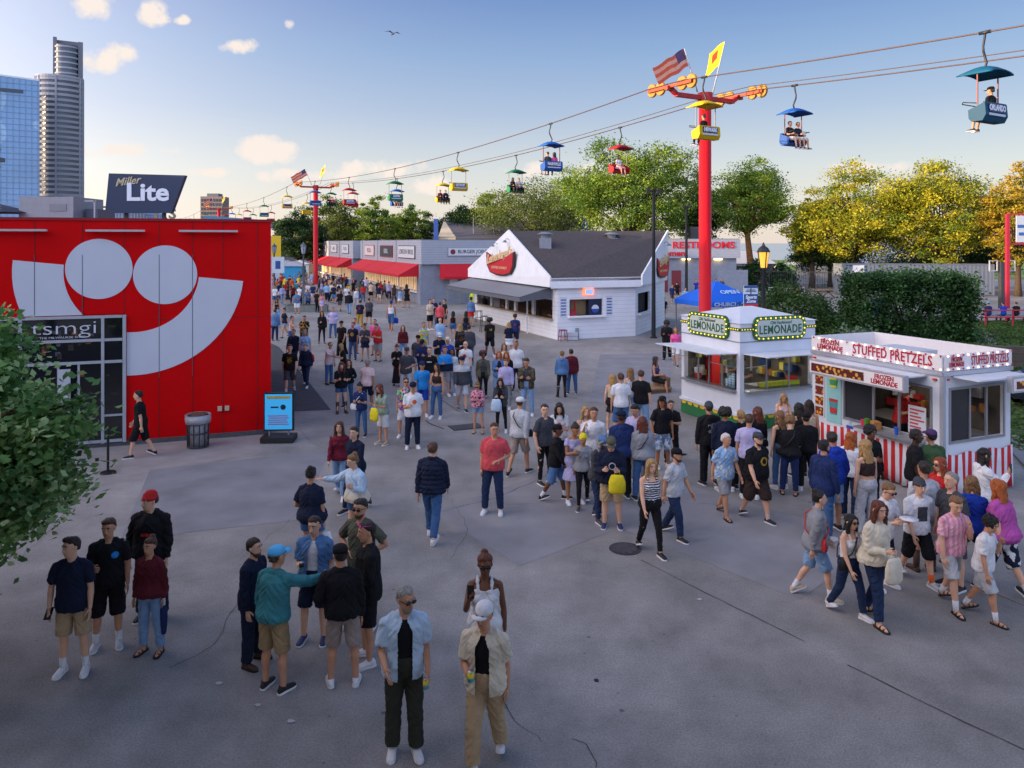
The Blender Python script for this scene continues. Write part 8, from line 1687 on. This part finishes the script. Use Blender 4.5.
# left street crowd in the middle distance
def far(x, yt, top, bot, where, pose='stand', f=0, hair=('short', 'dark'), sex='M', h=1.7, yf=None, **k):
    B(x, yt, h, f, pose, top, bot, hair, k.pop('shoes', ('shoe', 'black')), where, k.pop('skin', 'b'), sex, yf=yf, **k)
far(285, 307, ('tee', 'navy'), ('minishorts', 'light jean blue'), 'at the hall corner', 'walkA', -60, ('bun', 'dark'), 'F')
far(291, 316, ('tank', 'pale pink'), ('jeans', 'jean blue'), 'behind the dark blazer', 'reach', 70, ('bun', 'dark'), 'F')
far(304, 315, ('tee', 'black'), ('shorts', 'black'), 'in gold patterned top', 'phone', 10, pat=('flower', 12.), col2='gold')
far(294, 328, ('blazer', 'navy'), ('jeans', 'dark denim'), 'over a pale shirt', 'stand', 0)
far(305, 329, ('tee', 'light blue'), ('minishorts', 'navy'), 'right of the blazer', 'stand', 0, ('bob', 'grey'), 'F', item=('bag', 'L', 'red', 'small red bag beside the light blue t-shirt'))
far(322, 311, ('blazer', 'black'), ('leggings', 'black'), 'with a big dark bag', 'drink', 10, ('long', 'black'), 'F')
far(333, 307, ('longshirt', 'lavender'), ('jeans', 'jean blue'), 'with rolled sleeves', 'hips', 0, ('short', 'sandy'))
far(342, 320, ('tee', 'black'), ('trousers', 'black'), 'all in black with a cap', 'stand', 0, hat=('cap', 'black'))
far(353, 322, ('tee', 'navy'), ('jeans', 'jean blue'), 'with a yellow print', 'stand', 5, pat=('disc', 0, .25, .09, 1), col2='gold')
far(355, 318, ('shirt', 'lavender'), ('shorts', 'darkgrey'), 'half hidden by the yellow print', 'stand', 0)
far(365, 323, ('tee', 'darkgrey'), ('skirt', 'navy'), 'in mid left crowd', 'phone', 0, ('bun', 'dark'), 'F')
far(378, 323, ('tee', 'red'), ('shorts', 'grey'), 'standing out in the left crowd', 'phone', -20, w=1.1)
far(375, 319, ('tee', 'hot pink'), ('shorts', 'white'), 'behind the red t-shirt', 'stand', 0, w=1.)
far(360, 300, ('tee', 'navy'), ('trousers', 'gold'), 'with a red back print', 'stand', 180, pat=('disc', 0, .28, .05, -1), col2='red')
far(369, 298, ('tee', 'darkgrey'), ('shorts', 'black'), 'beside the gold trousers', 'stand', 180, w=1.15)
far(340, 289, ('tee', 'black'), ('shorts', 'darkgrey'), 'walking with crossed straps', 'walkA', 0)
far(349, 291, ('hoodie', 'black'), ('jeans', 'light jean blue'), 'back turned on the left street', 'stand', 180)
far(327, 283, ('sweater', 'light blue'), ('trousers', 'navy'), 'near the lamp planter', 'stand', 190)
far(334, 284, ('tee', 'navy'), ('shorts', 'denim blue'), 'right of the light blue sweatshirt', 'stand', 180)
far(322, 291, ('tank', 'pink'), ('skirt', 'lavender'), 'by the planter end', 'stand', 20, ('longwave', 'brown'), 'F')
far(317, 290, ('tee', 'black'), ('jeans', 'black'), 'left of the pink tank top', 'stand', 160)
far(308, 289, ('tee', 'jean blue'), ('jeans', 'dark denim'), 'beside the grey lamp', 'stand', 0)
far(297, 291, ('tee', 'denim blue'), ('shorts', 'white'), 'left of the grey lamp', 'phone', 0, w=1.15)
far(288, 285, ('dress', 'black'), ('skirt', 'black'), 'far left street', 'stand', 180, ('long', 'black'), 'F')
far(293, 284, ('tee', 'maroon'), ('jeans', 'navy'), 'far left street', 'stand', 0)
far(275, 285, ('tee', 'white'), ('shorts', 'jean blue'), 'closest to the hall corner, far', 'stand', 0)
far(282, 284, ('long', 'lavender'), ('jeans', 'light jean blue'), 'far left street', 'stand', 30, ('long', 'dark'), 'F')
far(299, 285, ('tee', 'white'), ('jeans', 'navy'), 'behind the grey lamp', 'stand', 180)
far(313, 283, ('tee', 'darkblue'), ('shorts', 'pale pink'), 'before the far pylon', 'stand', 180)
far(347, 285, ('tee', 'white'), ('jeans', 'black'), 'before the awning street', 'stand', 0)
far(356, 287, ('long', 'white'), ('jeans', 'lightgrey'), 'left of the red top', 'stand', 20, ('short', 'dark'), 'F')
far(363, 283, ('long', 'red'), ('jeans', 'jean blue'), 'with long black hair', 'stand', 180, ('long', 'black'), 'F')
far(371, 282, ('tee', 'beige'), ('shorts', 'black'), 'right of the red top', 'stand', 180)
far(379, 284, ('tee', 'navy'), ('shorts', 'beige'), 'under the awnings', 'stand', 170)
far(384, 280, ('shirt', 'denim blue'), ('trousers', 'navy'), 'at the lit windows', 'stand', 120)
far(389, 281, ('longshirt', 'lavender'), ('trousers', 'navy'), 'at the lit windows', 'stand', 180)
far(394, 284, ('blazer', 'dark brown'), ('jeans', 'darkgrey'), 'at the lit windows', 'stand', 180, ('long', 'black'), 'F')
far(400, 287, ('long', 'light blue'), ('skirt', 'white'), 'near the burger stand corner', 'stand', 60, ('long', 'sandy'), 'F')
far(407, 284, ('dress', 'black'), ('skirt', 'black'), 'at the burger stand corner', 'stand', 180, ('longwave', 'black'), 'F', h=1.76, yf=308)
far(275, 309, ('openlong', 'denim blue'), ('jeans', 'dark denim'), 'half behind the hall corner', 'stand', 180, inner='white')
far(277, 298, ('tank', 'black'), ('shorts', 'light blue'), 'above the denim jacket by the hall', 'stand', 20, ('longwave', 'brown'), 'F')
far(664, 297, ('tee', 'black'), ('shorts', 'khaki'), 'right of the snack house', 'walkA', 150, yf=319)
far(677, 281, ('tee', 'black'), ('shorts', 'black'), 'walking to the restrooms', 'walkA', 170, h=1.78)
far(685, 287, ('tee', 'light blue'), ('shorts', 'denim blue'), 'between snack house and restrooms', 'walkB', 20)
far(672, 284, ('tee', 'darkblue'), ('shorts', 'darkgrey'), 'by the red lattice', 'stand', 0)
far(667, 320, ('blazer', 'black'), ('trousers', 'black'), 'behind the raised flap', 'stand', -30, ('afro', 'black'), skin='d', yf=360)
far(676, 326, ('tee', 'hot pink'), ('shorts', 'white'), 'behind the raised flap', 'stand', -30, ('longwave', 'sandy'), 'F')
far(696, 279, ('tee', 'royal blue'), ('jeans', 'navy'), 'at the restroom wall', 'stand', 0)
far(715, 279, ('tee', 'maroon'), ('shorts', 'tan'), 'before the restroom screen wall', 'stand', 30)
far(722, 278, ('tee', 'darkgrey'), ('jeans', 'black'), 'before the restroom screen wall', 'stand', -30)
far(731, 277, ('tee', 'white'), ('shorts', 'navy'), 'in a pale hat by the screen wall', 'stand', 0, hat=('cap', 'cream'))
far(848, 291, ('shirt', 'cream'), ('trousers', 'black'), 'standing before the grey container', 'stand', 180, h=1.74)
far(803, 283, ('tee', 'lavender'), ('shorts', 'darkgrey'), 'among the benches behind the shrub', 'walkA', 60, ('bob', 'brown'), 'F')
far(796, 287, ('tee', 'red'), ('shorts', 'navy'), 'low behind the shrub', 'stand', 0)
for i, (x_, t_, w_, ht) in enumerate(((988, 'darkblue', 'left of three seated behind the red railing', ('cap', 'sky blue')), (1003, 'royal blue', 'middle of three seated behind the red railing', None), (1016, 'black', 'right of three seated behind the red railing', None))):
    X_ = (x_-512)*49.4/FPX; B(0, 0, 1.72, 180, 'sit', ('sweater', t_), ('jeans', 'navy'), ('short', ('brown', 'dark', 'auburn')[i]), ('shoe', 'black'), w_, pos=(X_, 49.4, .60), hat=ht)
B(0, 0, 1.7, 60, 'sit', ('tank', 'purple'), ('shorts', 'black'), ('long', 'dark'), ('shoe', 'black'), 'sitting on the pallet bench', 'b', 'F', pos=(5.05, 26.7, .32+.12))
# staff inside the stands
p_ = ls.matrix_basis @ Vector((.9, 1.35, .36)); B(0, 0, 1.72, 10, 'phone', ('tee', 'sage'), ('trousers', 'black'), ('short', 'brown'), ('shoe', 'black'), 'working inside the lemonade stand', 'b', pos=tuple(p_))
p_ = ls.matrix_basis @ Vector((.45, .62, .36)); B(0, 0, 1.6, 60, 'phone', ('tee', 'black'), ('trousers', 'darkgrey'), ('bun', 'black'), ('shoe', 'black'), 'at the corner window of the lemonade stand', 'b', 'F', pos=tuple(p_))
p_ = pt.matrix_basis @ Vector((.6, 1.5, .36)); B(0, 0, 1.7, 40, 'phone', ('tee', 'red'), ('trousers', 'black'), ('short', 'brown'), ('shoe', 'black'), 'cooking inside the pretzel trailer', 'b', pos=tuple(p_))
for s_, c_, w_ in ((8.6, 'black', 'serving at the left of the snack counter'), (4.4, 'darkgrey', 'serving in the middle of the snack counter'), (1.7, 'darkblue', 'serving at the near end of the snack counter')):
    q = A_+dl*s_-nl*.7; B(0, 0, 1.72, 290, 'phone', ('tee', c_), ('trousers', 'black'), ('short', 'dark'), ('shoe', 'black'), w_, pos=(q.x, q.y, 0))
# far crowd between the hall and the awnings: each one its own small figure
rf = random.Random(21); tops = ['white', 'black', 'navy', 'grey', 'light blue', 'red', 'pink', 'beige', 'darkblue', 'teal', 'lavender', 'yellow', 'maroon', 'denim blue', 'cream', 'orange', 'green', 'darkgrey']
bots = [('jeans', 'jean blue'), ('shorts', 'black'), ('shorts', 'tan'), ('jeans', 'navy'), ('shorts', 'lightgrey'), ('shorts', 'denim blue'), ('jeans', 'black')]
hrs = [('short', 'dark'), ('short', 'brown'), ('long', 'dark'), ('long', 'blonde'), ('bun', 'brown'), ('short', 'black')]
spots = []
seen = set(); tries = 0
SEG = [('left of the far pylon', 272, 312, 270, 283), ('right of the far pylon', 318, 350, 271, 284), ('under the furthest awnings', 322, 356, 268, 277), ('in front of the three awnings', 352, 384, 274, 281), ('deep in the street crowd', 280, 345, 266, 273), ('behind the barriers near the lake', 738, 782, 266, 276)]
while len(spots) < 96 and tries < 4000:
    tries += 1; sg = SEG[rf.choices(range(6), (28, 22, 14, 10, 16, 14))[0]]; x_ = rf.uniform(sg[1], sg[2]); yt = rf.uniform(sg[3], sg[4]); h_ = rf.uniform(1.6, 1.8)
    yf_ = (yt-HZ*h_/EYE)/(1-h_/EYE); q = gp(x_, yf_)
    if any((q[0]-a)**2+(q[1]-b)**2 < .5 for a, b in spots) or (q[0]+7.6+.42*(q[1]-63.7) > -1.5 and x_ < 500 and q[1] > 62): continue
    c_ = rf.choice(tops); bt = rf.choice(bots); kk = (c_, bt, sg[0])
    if kk in seen: continue
    seen.add(kk); spots.append(q); hr = rf.choice(hrs)
    far(x_, yt, (rf.choice(('tee', 'tee', 'shirt', 'long')), c_), bt, sg[0], rf.choice(('stand', 'stand', 'walkA', 'phone', 'walkB')), rf.choice((0, 180, 0, 180, 60, -70, 150)), hr, 'F' if hr[0] in ('long', 'bun') else 'M', h=h_, skin=rf.choice('abbcd'), group='people in the far street crowd')
make_people()
